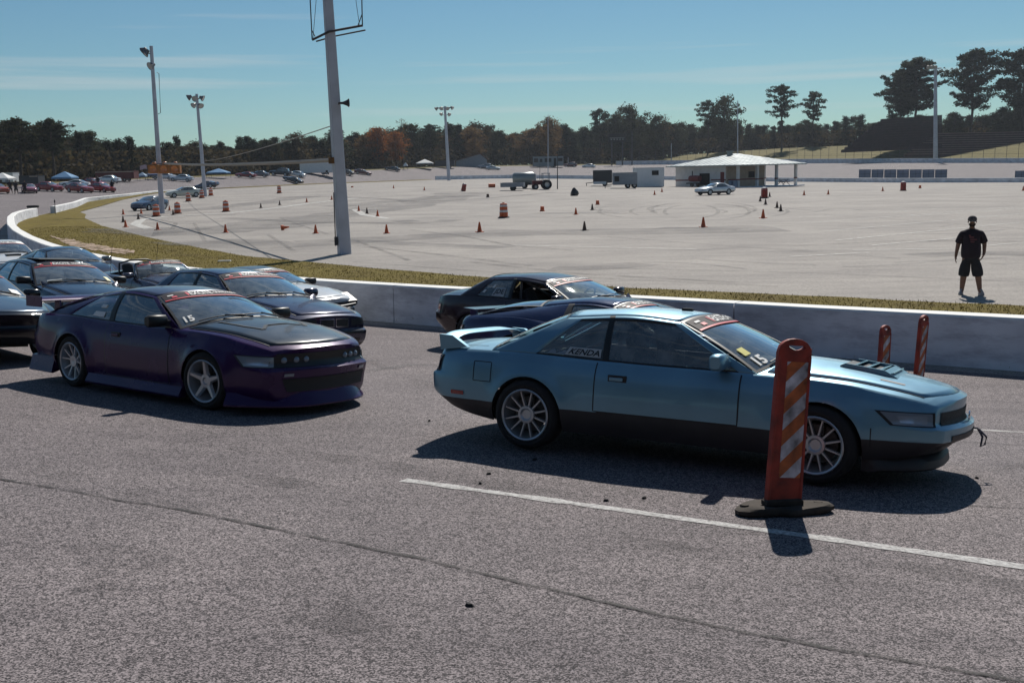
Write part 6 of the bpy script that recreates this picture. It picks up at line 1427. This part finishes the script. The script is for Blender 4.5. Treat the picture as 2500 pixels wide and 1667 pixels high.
for (a, b) in ((0, 0), (0, wb2 * .33), (0, wb2 * .66), (0, wb2), (wa * .5, wb2), (wa, wb2)):
    cm_ = bx3(a - .17 if a else -.0, a + .17 if a else .34, b - .17 if b else 0, b + .17 if b else .34, .06, hE, 'column', M_pwall); bx3(a - .18 if a else -.01, a + .18 if a else .35, b - .18 if b else -.01, b + .18 if b else .35, .95, 1.12, 'column_band', M_pband, cm_)
ov = 1.0; zr_ = hE + 1.55; c4 = [(-ov, -ov), (wa + ov, -ov), (wa + ov, wb2 + ov), (-ov, wb2 + ov)]
E3 = [ea * a + eb * b + Vector((0, 0, hE - .02)) for a, b in c4]; sh_r = min(wa, wb2) / 2 + ov
if wa >= wb2: r0_, r1_ = ea * (sh_r - ov) + eb * (wb2 / 2), ea * (wa + ov - sh_r) + eb * (wb2 / 2)
else: r0_, r1_ = ea * (wa / 2) + eb * (sh_r - ov), ea * (wa / 2) + eb * (wb2 + ov - sh_r)
r0_ = r0_ + Vector((0, 0, zr_)); r1_ = r1_ + Vector((0, 0, zr_))
if wa >= wb2: faces4 = [[E3[0], E3[1], r1_, r0_], [E3[1], E3[2], r1_], [E3[2], E3[3], r0_, r1_], [E3[3], E3[0], r0_]]
else: faces4 = [[E3[0], E3[1], r0_], [E3[1], E3[2], r1_, r0_], [E3[2], E3[3], r1_], [E3[3], E3[0], r0_, r1_]]
rf = MB(); rf.add(E3, [[3, 2, 1, 0]])
for i in range(4): a, b = E3[i], E3[(i + 1) % 4]; rf.add([a, b, b + Vector((0, 0, .16)), a + Vector((0, 0, .16))], [[0, 1, 2, 3]])
ro = rf.build('roof', M_roof, root)
for q in faces4:
    n = (q[1] - q[0]).cross(q[2] - q[0]).normalized(); n = n if n.z > 0 else -n; V = [p + Vector((0, 0, .16)) for p in q]; mesh('roof_slope', V, [list(range(len(V)))], M_roof, ro)
    # raised ribs of the sheeting
    d = (q[1] - q[0]); L_ = d.length; d.normalize(); up = n.cross(d); up = up if up.z > 0 else -up; nr = int(L_ / .9)
    for k in range(1, nr):
        x = L_ * k / nr; top_l = [((p - q[0]).dot(d), (p - q[0]).dot(up)) for p in q]; hmax = max(t[1] for t in top_l); xl = min(t[0] for t in top_l[2:]); xr_ = max(t[0] for t in top_l[2:])
        h = hmax * min(1, x / max(.01, xl), (L_ - x) / max(.01, L_ - xr_))
        if h > .3: m = MB(); a = q[0] + d * x + Vector((0, 0, .16)); m.obox(a + up * (h / 2) + n * .015, d * .02, up * (h / 2), n * .015); m.build('roof_rib', M_roof, ro)
vent = MB(); c = r0_.lerp(r1_, .0) + Vector((0, 0, -.25)) - eb * 1.2; c = (r1_ if (r1_ - CAM).x < (r0_ - CAM).x else r0_) + Vector((0, 0, -.1)) - eb * .8; vent.obox(c, ea * .28, eb * .28, Vector((0, 0, .55))); vent.obox(c + Vector((0, 0, .58)), ea * .38, eb * .38, Vector((0, 0, .06))); vent.build('roof_vent', M_roof, ro)
# things at the pavilion
tb_ = thing('picnic_table', 'dark picnic table under the open end of the pavilion', 'table', C0 + ea * (.9) + eb * (wb2 * .86) + Vector((0, 0, .06))); m = MB(); m.box(-.9, .9, -.37, .37, .72, .76); m.build('table_top', M_dark, tb_)
for s in (-1, 1):
    m = MB(); m.box(-.9, .9, s * .68 - .13, s * .68 + .13, .43, .47); m.build('bench', M_dark, tb_); m = MB(); m.tube([(s * .6, -.62, 0), (s * .6, .25, .73)], .04, 5); m.tube([(s * .6, .62, 0), (s * .6, -.25, .73)], .04, 5); m.tube([(s * .6, -.68, .42), (s * .6, .68, .42)], .035, 5); m.build('leg_frame', M_dark, tb_)
tb_.rotation_euler = (0, 0, math.atan2(eb.y, eb.x))
M_teal = principled('blue grey plastic', (.16, .22, .30), .6)
for k, (f_, off, lb) in enumerate(((.0, 1.0, 'pale blue barrel at the near corner of the pavilion'), (.12, .9, 'second pale blue barrel beside the near pavilion corner'))):
    m = MB(); m.lathe([(0, 0), (.29, 0), (.30, .3), (.29, .33), (.30, .6), (.29, .88), (.25, .9), (0, .9)], 14); o = m.build('barrel', M_teal, None, 40); o.location = C0 + ea * (.9 - k * .75 + 0) - eb * (.45) + Vector((0, 0, .06)); tag(o, lb, 'barrel', 'barrels at the pavilion')
q = C0 + ea * (wa * .55) - eb * 1.6
m = MB(); m.box(-.5, .5, -.35, .35, .5, .95, 0, .05); rt = thing('grill_trailer', 'dark red cooking trailer under the pavilion eave', 'trailer', (q.x, q.y, gz(q.x, q.y)), math.atan2(ea.y, ea.x)); m = MB(); m.lathe([(0, -.9), (.42, -.88), (.45, 0), (.42, .88), (0, .9)], 14, 'x', c=(0, 0, 1.15)); m.build('smoker_drum', M_pband, rt, 40)
m = MB(); m.box(-1.3, 1.2, -.5, .5, .45, .6); m.build('trailer_bed', M_dark, rt)
for s in (-1, 1): wheel(rt, 0, s * .62, .3, .18, .18, 'far', M_rimdark)
m = MB(); m.tube([(.5, 0, 1.5), (.5, 0, 2.2)], .07, 8); m.build('chimney', M_dark, rt)

# ================================================================== row of grey boards
M_board = principled('blue grey board', (.20, .23, .29), .7, var=.12, vscale=1.5)
for i in range(8):
    x0, x1 = (2097 + i * 31, 2125 + i * 31) if i < 7 else (2478, 2508); b0 = on((x0 + x1) / 2, 438 if i < 7 else 441); D = b0.y / ray((x0 + x1) / 2, 438).y; wv = (x1 - x0) / FPX * D; hv_ = 24 / FPX * D
    r = thing('display_board', ('grey upright board, %s in the row of seven beside the track' % ['first from the left', 'second from the left', 'third from the left', 'middle one', 'third from the right', 'second from the right', 'last on the right'][i]) if i < 7 else 'grey upright board standing alone at the right edge', 'board', b0, R(-4), 'grey boards in a row')
    for (a, b) in ((0, 0), (1, 0), (0, 1), (1, 1)): m = MB(); m.box(-wv / 2 + a * wv / 2 + .02, -wv / 2 + (a + 1) * wv / 2 - .02, -.03, .03, .12 + b * (hv_ - .12) / 2 + .02, .12 + (b + 1) * (hv_ - .12) / 2 - .02); m.build('panel', M_board, r)
    m = MB()
    for a in (-1, 0, 1): m.box(a * wv / 2 - .02, a * wv / 2 + .02, -.025, .025, 0, hv_)
    m.box(-wv / 2, wv / 2, -.024, .024, .12 + (hv_ - .12) / 2 - .02, .12 + (hv_ - .12) / 2 + .02); m.build('frame', M_steel, r)
    m = MB(); [m.obox((a * wv * .4, .35, .03), (.04, 0, 0), (0, .45, 0), (0, 0, .03)) for a in (-1, 1)]; m.build('foot', M_steel, r)

# ================================================================== far cars
def suv_P(**k):
    P = sedan_P(wr=.36, arch=.40, xf=2.25, xr=-2.25, zs=.42, top=[(-2.25, 1.08), (-1.8, 1.12), (.75, 1.12), (1.2, 1.10), (1.8, 1.04), (2.25, .90)], sh=[(-2.25, 1.02), (-1.2, 1.06), (.6, 1.05), (1.4, 1.02), (2.25, .84)], bot=[(-2.25, .45), (-1.6, .32), (1.6, .32), (2.25, .42)], wid=[(-2.25, .80), (-2.0, .90), (0, .93), (1.7, .91), (2.1, .84), (2.25, .74)], open=(-1.9, .8, .05, .1)); P.update(k); return P
def suv_G(): return sedan_G(side=[(.82, .15, 'pillar'), (.70, .06, 'glass'), (-.25, -.28, 'black'), (-.33, -.35, 'glass'), (-1.15, -1.15, 'black'), (-1.22, -1.22, 'glass'), (-1.80, -1.62, 'pillar'), (-1.98, -1.80, None)], yr=[(0, .68)], zr=[(.15, 1.62), (-.8, 1.68), (-1.8, 1.62)], crown=.05, bow=.12, rbow=.05)
FP = {}
def far_car(label, kind, col, px, py, hd, group='cars parked on the far side', hood_up=False, scale=1., z=None):
    name = 'far_' + '_'.join('%d' % int(c * 100) for c in col); pm = paint('car paint %s' % (str(col)), col, metal=.2, rough=.3)
    r = thing('parked_car', label, 'car', group=group)
    P, G = {'sedan': (sedan_P, sedan_G), 'coupe': (s13_P, s13_G), 'fast': (s13_P, lambda: s13_G(True)), 'suv': (suv_P, suv_G)}[kind]
    P, G = P(lod=1), G(); body, H = hull(r, P, pm, M_lower if kind != 'sedan' else pm); greenhouse(r, G, H, pm, None, M_glassd, 1)
    mb = MB(); xa, xc = G['side'][0][0], G['side'][-1][0]; mb.box(xc + .1, xa, -.6, .6, .3, H['sh'](0) - .02); mb.build('cabin_tub', M_int, r)
    tw = H['wid'](P['wb'] / 2) - .10
    for sx in (1, -1):
        for sy in (-1, 1): wheel(r, sx * P['wb'] / 2, sy * tw, P['wr'], P['wr'] * .68, .2, 'far', M_rim)
    zf = H['sh'](P['xf']) - .07; xf = P['xf'] - .12; y1 = H['wid'](P['xf']) * .98
    for s in (-1, 1):
        m = MB(); m.box(xf + .03, xf + .17, min(s * y1, s * (y1 - .32)), max(s * y1, s * (y1 - .32)), zf - .06, zf + .05, 0, .02); m.build('headlight', M_lamp, r); m = MB(); m.box(P['xr'] - .05, P['xr'] + .1, min(s * .72, s * .45), max(s * .72, s * .45), H['sh'](P['xr']) - .18, H['sh'](P['xr']) - .05, 0, .02); m.build('taillight', M_redlens, r)
        mirror(r, .62, s * H['wid'](.6) * .92, H['sh'](.6) + .08, pm, s)
    m = MB(); m.box(P['xf'] - .02, P['xf'] + .10, -.42, .42, zf - .25, zf - .08, 0, .02); m.build('grille', M_black, r)
    if hood_up: m = MB(); m.prism([(.85, H['top'](.85) + .02), (1.55, H['top'](.85) + 1.0), (1.58, H['top'](.85) + .98), (.90, H['top'](.85))], -.62, .62); m.build('raised_hood', pm, r)
    p = on(px, py); place(r, p.x, p.y, R(hd)); r.scale = (scale,) * 3
    return r
RED = (.28, .018, .02); WHT = (.70, .71, .72); DRK = (.02, .022, .03); BLU = (.06, .085, .14); MAR = (.10, .02, .025); CRM = (.62, .60, .50); SIL = (.42, .45, .48)
for a in [('small white sports car driving on the infield before the pavilion', 'coupe', WHT, 1744, 476, -150), ('dark blue hatchback facing the camera beside the nearest light pole', 'sedan', BLU, 366, 513, -105), ('pale cream boxy saloon behind the striped drums', 'sedan', CRM, 449, 482, -150), ('dark blue car passing behind the second light pole', 'coupe', BLU, 503, 462, 170),
          ('black coupe driving on the far bend in front of the white saloon', 'coupe', DRK, 714, 445, 168), ('white saloon parked above the black coupe', 'sedan', WHT, 722, 431, 172), ('pale blue white saloon between the two light poles', 'sedan', (.52, .56, .60), 443, 443, 178), ('white car half hidden by the nearest light pole', 'sedan', WHT, 400, 439, 175), ('low white sports coupe left of the red saloons', 'coupe', WHT, 182, 458, 185),
          ('red saloon at the left under the blue canopy', 'sedan', RED, 122, 467, -25), ('red saloon leftmost of the pair with the standing man', 'sedan', RED, 196, 470, -30), ('red saloon rightmost of the pair next to the bending man', 'sedan', RED, 250, 469, -30), ('red saloon parked behind the pair of red cars', 'sedan', RED, 230, 456, -30), ('pinkish red car behind the people at the far left', 'coupe', (.35, .10, .13), 72, 471, -60), ('orange red car cut by the left edge on the far bend', 'sedan', (.40, .07, .03), -6, 472, -40),
          ('white saloon in front of the red trailer', 'sedan', WHT, 262, 447, 175), ('silver hatchback right before the red trailer', 'sedan', SIL, 285, 441, 178), ('red small car parked right of the second canopy', 'coupe', RED, 600, 434, 175), ('dark red car right of the tall white pole', 'sedan', MAR, 886, 426, 5), ('black car peeking out right of the tall white pole', 'sedan', DRK, 842, 426, 176), ('dark car with bright glint left of the small white canopy', 'sedan', DRK, 957, 417, 178),
          ('dark sport utility car left of the white saloon', 'suv', DRK, 684, 429, 175), ('grey car between the red one and the sport utility car', 'sedan', (.12, .12, .14), 632, 432, 178), ('blue grey sport utility car by the far shed', 'suv', (.16, .20, .26), 1184, 412.5, 178), ('silver saloon in front of the blue grey sport utility car', 'sedan', SIL, 1204, 415, 2), ('dark red pickup-like car left of the car with raised hood', 'suv', MAR, 1392, 408.5, 176)]:
    far_car(*a)
far_car('white car with its hood raised beside the far outer wall', 'sedan', WHT, 1437, 410, 176, hood_up=True)

# ================================================================== trailers, tents, sheds
def box_thing(name, label, cat, px0, px1, ytop_, ybot, depth, mat, parts=None, rz=0., wheels=0, roofm=None, group=None):
    b = on((px0 + px1) / 2, ybot); D = (b - CAM).dot(CF); wv = (px1 - px0) / FPX * D; hv2 = (ybot - ytop_) / FPX * D; r = thing(name, label, cat, b, rz, group); z0 = .45 if wheels else 0
    m = MB(); m.box(-wv / 2, wv / 2, 0, depth, z0, hv2, 0, .06); m.build('box_body', mat, r, 30)
    m = MB(); m.box(-wv / 2 - .03, wv / 2 + .03, -.03, depth + .03, hv2 + .002, hv2 + .07); m.build('roof_cap', roofm or mat, r)
    for k in range(wheels):
        for y in (.12, depth - .12): wheel(r, wv * .12 + k * .85, y if y > .5 else y, .34, .2, .22, 'far', M_rim)
    if wheels: m = MB(); m.tube([(-wv / 2, depth / 2 - .5, z0 + .1), (-wv / 2 - 1.1, depth / 2, z0)], .05, 5); m.tube([(-wv / 2, depth / 2 + .5, z0 + .1), (-wv / 2 - 1.1, depth / 2, z0)], .05, 5); m.tube([(-wv / 2 - 1.0, depth / 2, z0), (-wv / 2 - 1.0, depth / 2, 0)], .05, 5); m.build('drawbar', M_steel, r)
    for (a, b2, c, d, nm, mm) in (parts or []): m = MB(); m.box(-wv / 2 + a * wv, -wv / 2 + b2 * wv, -.035, -.004, c * hv2, d * hv2); m.build(nm, mm, r)
    return r
M_tw = principled('white trailer skin', (.66, .67, .68), .5, var=.06, vscale=2); M_tg = principled('grey trailer skin', (.24, .26, .29), .6, var=.1, vscale=2); M_tdk = principled('dark trailer skin', (.035, .035, .04), .6); M_redt = principled('dull red cladding', (.11, .02, .02), .8, var=.2, vscale=2); M_shroof = principled('rusty roof', (.14, .075, .055), .9, var=.3, vscale=2)
box_thing('enclosed_trailer', 'dark enclosed trailer leftmost of three beside the pavilion', 'trailer', 1448, 1494, 417, 455, 3.6, M_tdk, [(.02, .70, .14, .30, 'white_panel', M_tw)], R(-6), 1, M_tg)
box_thing('enclosed_trailer', 'low grey blue trailer in the middle of three beside the pavilion', 'trailer', 1497, 1556, 423, 460, 2.4, M_tg, [(.06, .25, .45, .8, 'window', M_dark)], R(-3), 2)
box_thing('office_trailer', 'pale grey trailer with dark window right of the low trailer', 'trailer', 1553, 1622, 411, 457, 2.6, M_tw, [(.56, .80, .62, .86, 'window', M_dark)], R(4))
box_thing('cargo_trailer', 'long white cargo trailer behind the tall pole', 'trailer', 733, 822, 397, 427, 2.6, M_tw, [(.70, .76, .18, .34, 'wheel_arch', M_dark)], R(2), 2)
box_thing('cargo_trailer', 'long dull red trailer with pale roof edge on the left', 'trailer', 234, 328, 419, 444, 2.6, M_redt, [(.0, 1., .90, .99, 'roof_edge', M_tan2)], R(0), 2)
box_thing('motor_home', 'grey motor home with row of windows at the far track edge', 'motor home', 1302, 1376, 383, 409.5, 2.6, principled('grey green panel', (.20, .23, .24), .6), [(.03, .16, .50, .85, 'window', M_dark), (.22, .30, .5, .8, 'window', M_dark), (.38, .60, .5, .85, 'window', M_dark), (.68, .76, .1, .85, 'door', M_dark), (.82, .97, .55, .85, 'window', M_dark)], R(2), 2)
box_thing('cargo_trailer', 'dark open-sided trailer among the people at the far left', 'trailer', 48, 95, 430, 458, 2.4, M_tdk, [(.55, .98, .90, .99, 'roof_edge', M_tan2)], R(0), 1)
box_thing('cargo_trailer', 'white box trailer behind the white tent at the left edge', 'trailer', 6, 33, 423, 452, 2.4, M_tw, [(.3, .6, .2, .85, 'door', M_tg)], R(0), 1)
box_thing('cargo_trailer', 'dark trailer right of the pale canopy in the distance', 'trailer', 1062, 1110, 393, 411, 2.4, M_tdk, None, R(0), 2)
b = on(1150, 409); D = (b - CAM).dot(CF); wv = 75 / FPX * D; r = thing('shed', 'low shed with rusty gable roof at the far woodland edge', 'shed', b); m = MB(); m.box(-wv / 2, wv / 2, 3, 9, 0, 2.4); m.build('wall', M_tg, r)
m = MB(); m.prism([(-wv / 2 - .4, 2.2), (wv * .30, 4.3), (wv / 2 + .6, 2.6), (wv / 2 + .6, 2.4), (wv * .30, 4.05), (-wv / 2 - .4, 2.0)], 2.5, 9.5); m.build('roof', M_shroof, r); m = MB(); m.prism([(-wv / 2, 2.35), (wv * .30, 4.0), (wv / 2, 2.4)], 3.02, 3.1); m.build('gable', M_tg, r)
def canopy(label, px, wpx, ytop_, ybot, mat, z=None):
    b = on(px, ybot); D = (b - CAM).dot(CF); h = wpx / FPX * D / 2; hh = (ybot - ytop_) / FPX * D; e = hh * .62; r = thing('canopy_tent', label, 'canopy', b, group='pop-up canopies')
    m = MB(); m.add([(-h, 0, e), (h, 0, e), (h, 2 * h, e), (-h, 2 * h, e), (0, h, hh)], [[0, 1, 4], [1, 2, 4], [2, 3, 4], [3, 0, 4]]); m.add([(-h, 0, e), (h, 0, e), (h, 0, e - .25), (-h, 0, e - .25)], [[0, 1, 2, 3]]); m.add([(h, 0, e), (h, 2 * h, e), (h, 2 * h, e - .25), (h, 0, e - .25)], [[0, 1, 2, 3]]); m.add([(-h, 0, e), (-h, 2 * h, e), (-h, 2 * h, e - .25), (-h, 0, e - .25)], [[0, 1, 2, 3]]); c = m.build('canopy_top', mat, r); sm = c.modifiers.new('thickness', 'SOLIDIFY'); sm.thickness = .02
    for (a, y) in ((-h, .03), (h, .03), (h, 2 * h - .03), (-h, 2 * h - .03)): m = MB(); m.tube([(a * .985, y, 0), (a * .985, y, e)], .03, 5); m.build('leg', M_steel, r)
    return r
M_blue = principled('blue canopy cloth', (.08, .22, .40), .8); M_wcl = principled('white canopy cloth', (.72, .72, .70), .8); M_navyc = principled('navy canopy cloth', (.05, .10, .20), .8)
canopy('blue canopy tent above the red saloons at the left', 151, 48, 419, 456, M_blue); canopy('white canopy tent cut by the left edge', -2, 46, 422, 458, M_wcl); canopy('blue canopy tent right of the second light pole', 528, 48, 412, 436, M_blue); canopy('pale blue canopy beside the red trailer end', 345, 20, 421, 441, principled('pale blue cloth', (.25, .36, .48), .8)); canopy('small white canopy right of the orange trees', 990, 10, 397, 415, M_wcl); canopy('white topped canopy left of the dark trailer', 1036, 40, 389, 413, M_wcl); canopy('navy canopy behind the nearest light pole', 372, 34, 418, 439, M_navyc)
# utility cluster on the infield
b = on(1247, 466); D = (b - CAM).dot(CF); r = thing('utility_trailer', 'low grey flatbed trailer left of the water tank on the infield', 'trailer', b, R(-8)); m = MB(); m.box(-1.3, 1.6, 0, 1.7, .45, .55); m.build('bed', M_tg, r)
for (x0, x1, y0, y1) in ((-1.3, 1.6, 0, .06), (-1.3, 1.6, 1.64, 1.7), (-1.3, -1.24, .06, 1.64), (1.54, 1.6, .06, 1.64)): m = MB(); m.box(x0, x1, y0, y1, .55, 1.0); m.build('side_board', M_tg, r)
for y in (.1, 1.6): wheel(r, .2, y, .3, .19, .18, 'far', M_rimdark)
b = on(1278, 461); r = thing('tank_trailer', 'silver grey water tank on wheels in the middle of the infield', 'tank', b, R(-6)); m = MB(); m.lathe([(0, -1.5), (.6, -1.45), (.78, -1.2), (.78, 1.2), (.6, 1.45), (0, 1.5)], 18, 'x', c=(0, .9, 1.35)); m.build('tank', M_roof, r, 40); m = MB(); m.box(-1.6, 1.7, .35, 1.45, .45, .62); m.build('chassis', M_steel, r)
for y in (.3, 1.5): wheel(r, .1, y, .34, .2, .2, 'far', M_rimdark)
m = MB(); m.box(1.0, 1.6, .4, 1.4, .62, 1.9, 0, .05); m.build('pump_box', M_tg, r)
b = on(1325, 463); r = thing('tractor', 'small dark tractor with cab beside the water tank', 'tractor', b, R(8)); m = MB(); m.box(-1.2, .1, .4, 1.1, .6, 1.15, 0, .08); m.build('engine_hood', M_redt, r, 30); m = MB(); m.box(.1, 1.0, .3, 1.2, .9, 1.0); m.box(.05, 1.05, .25, 1.25, 1.98, 2.08, 0, .03)
for (x, y) in ((.12, .32), (.98, .32), (.12, 1.18), (.98, 1.18)): m.tube([(x, y, 1.0), (x, y, 2.0)], .04, 5)
m.build('cab', M_tg, r)
for y in (.15, 1.35): wheel(r, .6, y, .62, .36, .34, 'far', M_rim); wheel(r, -.85, y, .36, .22, .22, 'far', M_rim)
b = on(1402, 478); m = MB(); V, F_ = [], []
for j, (k, z) in enumerate(((.9, 0), (1.1, .18), (.95, .45), (.5, .72), (.2, .86))):
    for i in range(9): t = 2 * math.pi * i / 9; a = .40 * k * (1 + .18 * math.sin(3 * t + j)); V.append((a * math.cos(t), a * math.sin(t), z))
for j in range(4):
    for i in range(9): F_.append([j * 9 + i, j * 9 + (i + 1) % 9, (j + 1) * 9 + (i + 1) % 9, (j + 1) * 9 + i])
F_ += [list(range(9))[::-1], [36 + i for i in range(9)]]; m.add(V, F_); o = m.build('rubbish_bag', M_black, None, 40); o.location = b; tag(o, 'black rubbish bag lying on the infield below the trailers', 'bag')
# scoreboard
b = on(1508, 405) + Vector((0, 1.5, 0)); D = (b - CAM).dot(CF); u = D / FPX; r = thing('scoreboard', 'black scoreboard on two posts above the far outer wall', 'scoreboard', b)
m = MB(); m.box(-21 * u, 21 * u, -.3, .3, 57 * u, 77 * u, 0, .05); m.build('board', M_dark, r)
for x in (-13, 13): m = MB(); m.tube([(x * u, .1, -2), (x * u, .1, 58 * u)], .22, 6); m.build('post', M_steel, r)
for k, x in enumerate((-14, -7, 0, 7, 14)): m = MB(); m.box(x * u - .55, x * u + .55, -.34, -.31, 66 * u, 67.2 * u); m.box(x * u - .25, x * u + .25, -.34, -.31, 62 * u, 64.5 * u); m.build('score_digit', principled('dim digit', (.25, .26, .24), .6), r)
# thin poles, flagpole, right light pole
def thin(label, px, y0, y1, rad, cat='pole', name='mast', mat=None, base=None):
    b = base or on(px, y1); r, t = fpole(label, b, px - (px - 1250) * -.0 + (y1 - y0) * (.0), y0, rad, rad * .6, [], name=name, grp='thin masts', mat=mat); return r, b
thin('tall thin mast behind the pavilion roof', 1801, 246, 398, .22); thin('thin pale mast left of the trailers', 1338, 280, 437, .12); thin('dark thin post left of the trailers', 1361, 380, 462, .07, mat=M_steel); thin('thin dark post by the utility cluster', 1318, 400, 440, .06, mat=M_steel); thin('thin pale post on the bank left of the pavilion', 1639, 350, 393, .2); thin('thin grey post at the scoreboard', 1543, 320, 404, .2, mat=M_steel); thin('thin pale post behind the motor home', 1387, 385, 404, .12)
r5, b5 = thin('light pole in front of the grandstands on the right', 2284, 165, 393, .62, name='light_pole'); cb = MB(); t5 = pole_top(b5, 2291, 168); cb.tube([t5 + Vector((-3.0, 0, 0)), t5 + Vector((.8, 0, .1))], .16, 6); cb.build('cross_arm', M_pole, r5)
for k in (-2.8, -1.9, -1.0): flood(r5, t5 + Vector((k, -.2, .5)), (0, -.8, -.5), 2.2)
fb = on(352, 443); r = thing('flag', 'small faded flag on a pole behind the red trailer', 'flag', fb + Vector((-.6, 4, 0))); D = (fb - CAM).dot(CF); m = MB(); m.tube([(0, 0, 0), (0, 0, 40 / FPX * D)], .05, 5); m.build('flagpole', M_steel, r); V, F_ = grid_patch(lambda a, b: Vector((-a * 1.35, .12 * math.sin(a * 7), (40 / FPX * D) - .05 - (1 - b) * .75 + .1 * math.sin(a * 5))), 10, 4); f_o = mesh('flag_cloth', V, F_, principled('faded flag cloth', (.50, .36, .40), .9), r); sm = f_o.modifiers.new('t', 'SOLIDIFY'); sm.thickness = .01
# grandstands
M_seat2 = principled('weathered bench timber', (.26, .19, .17), .9, var=.25, vscale=1.5); M_gs = principled('dark stand frame', (.05, .032, .034), .9, var=.3, vscale=1)
def stand(label, pa, pb, rows, D0, Dd, rise_px, mat, name='grandstand'):
    (xa, ya), (xb_, yb_) = pa, pb; o = pt((xa + xb_) / 2, (ya + yb_) / 2, D0); r = thing(name, label, 'grandstand', o)
    for k in range(rows):
        D = D0 + Dd * k; f_ = k / max(1, rows - 1); x0, y0 = xa + rise_px[0] * k, ya - rise_px[1] * k; x1, y1 = xb_, yb_ - rise_px[1] * k
        A_, B_ = pt(x0, y0, D) - o, pt(x1, y1, D) - o; c = (A_ + B_) / 2; d = (B_ - A_) / 2; dn = d.normalized(); n = Vector((-dn.y, dn.x, 0)).normalized()
        m = MB(); m.obox(c, d, n * .28, Vector((0, 0, .06))); m.build('bench_row', mat, r); m = MB(); m.obox(c + n * .5 + Vector((0, 0, -.42)), d, n * .5, Vector((0, 0, .34))); m.build('riser', M_gs, r)
        for j in range(1, 8): m = MB(); q = A_.lerp(B_, j / 8) + n * .1; m.obox(q + Vector((0, 0, -.45)), dn * .06, n * .06, Vector((0, 0, .4))); m.build('bench_leg', M_gs, r)
    return r
stand('right grandstand with rows of timber benches on the bank', (2208, 377), (2540, 372), 10, 292, 1.7, (9, 5.6), M_seat2)
stand('left dark grandstand rising beneath the tall pines', (2056, 366), (2300, 356), 13, 296, 2.4, (8.0, 6.2), M_gs)
# catch fence along the outer wall
fr_ = thing('catch_fence', 'tall thin wire catch fence above the far outer wall', 'fence', P4[0].copy()); fpts = resample([tuple(p) for p in P4], 60)
for i, p in enumerate(fpts):
    m = MB(); q = p - P4[0]; m.tube([q + Vector((0, .4, .9)), q + Vector((0, .35, 4.2)), q + Vector((0, -.3, 4.9))], .05, 4); m.build('fence_post', M_steel, fr_)
for z in (2.2, 4.2): m = MB(); m.tube([p - P4[0] + Vector((0, .38, z)) for p in fpts], .022, 3); m.build('fence_wire', M_steel, fr_)
# tyre on the wall gap and a marker post
q = at(88, 507.5, .78); m = MB(); m.lathe([(.30, -.1), (.42, -.1), (.46, 0), (.42, .1), (.30, .1), (.26, 0)], 14, 'z', close=True); o = m.build('old_tyre', M_rubber, None, 50); o.location = q + Vector((-.35, .2, .10)); o.scale = (1.1, 1.1, 1); tag(o, 'old black tyre lying on the wall at the gap on the left bend', 'tyre')
p = on(136, 523); m = MB(); m.tube([(0, 0, 0), (0, 0, 1.25)], .03, 6); m.box(-.06, .06, -.01, .01, 1.0, 1.22); o = m.build('marker_post', M_steel); o.location = p; tag(o, 'thin dark marker post in the grass near the wall gap', 'post')
p = on(548, 640); m = MB(); m.box(-.22, .22, -.06, .06, 0, .04, 0, .01); o = m.build('paper_scrap', M_text); o.location = p + Vector((0, 0, .02)); tag(o, 'white scrap lying in the grass above the white coupe', 'litter')
# people at the far cars
for (px, py, lb, ps, sc) in ((26, 472, 'person in dark clothes standing at the far left edge near the white tent', 'stand', 1), (40, 474, 'person in dark clothes beside the one near the white tent', 'bend', 1), (240, 458, 'person in red cap standing between the red saloons', 'stand', 1), (275, 470, 'person in dark clothes bending over the right red saloon', 'bend', 1), (62, 473, 'person in dark clothes working at the pinkish red car', 'bend', 1)):
    p = on(px, py); person(lb, p.x, p.y, R(20), ps, sc, None, None, cap=False, detail=False, group='people at the parked red cars')
import OpenImageIO as oiio, numpy as np, sys
def load(p='/workdir/render_main.png'):
    return oiio.ImageBuf(p).get_pixels(oiio.FLOAT)[:,:,:3]*255
def avg(im,x,y,r=4):  # source coords 2500
    X,Y=int(x*1024/2500),int(y*1024/2500); return im[max(0,Y-r):Y+r,max(0,X-r):X+r].mean((0,1)).round(0)
if __name__=='__main__':
    im=load()
    for n,(x,y) in {'sky top':(1250,20),'sky mid':(1250,150),'sky hor':(1250,240),'infield':(1800,620),'infield far':(1500,470),'asph near':(1200,1500),'asph mid':(600,1100),'shadow':(1500,1160),'wall face':(2100,830),'walltop':(2200,767),'silver door':(1600,930),'roof':(1550,765),'grass':(1700,715),'hood':(2050,900),'purple door':(330,850)}.items(): print(n,avg(im,x,y))
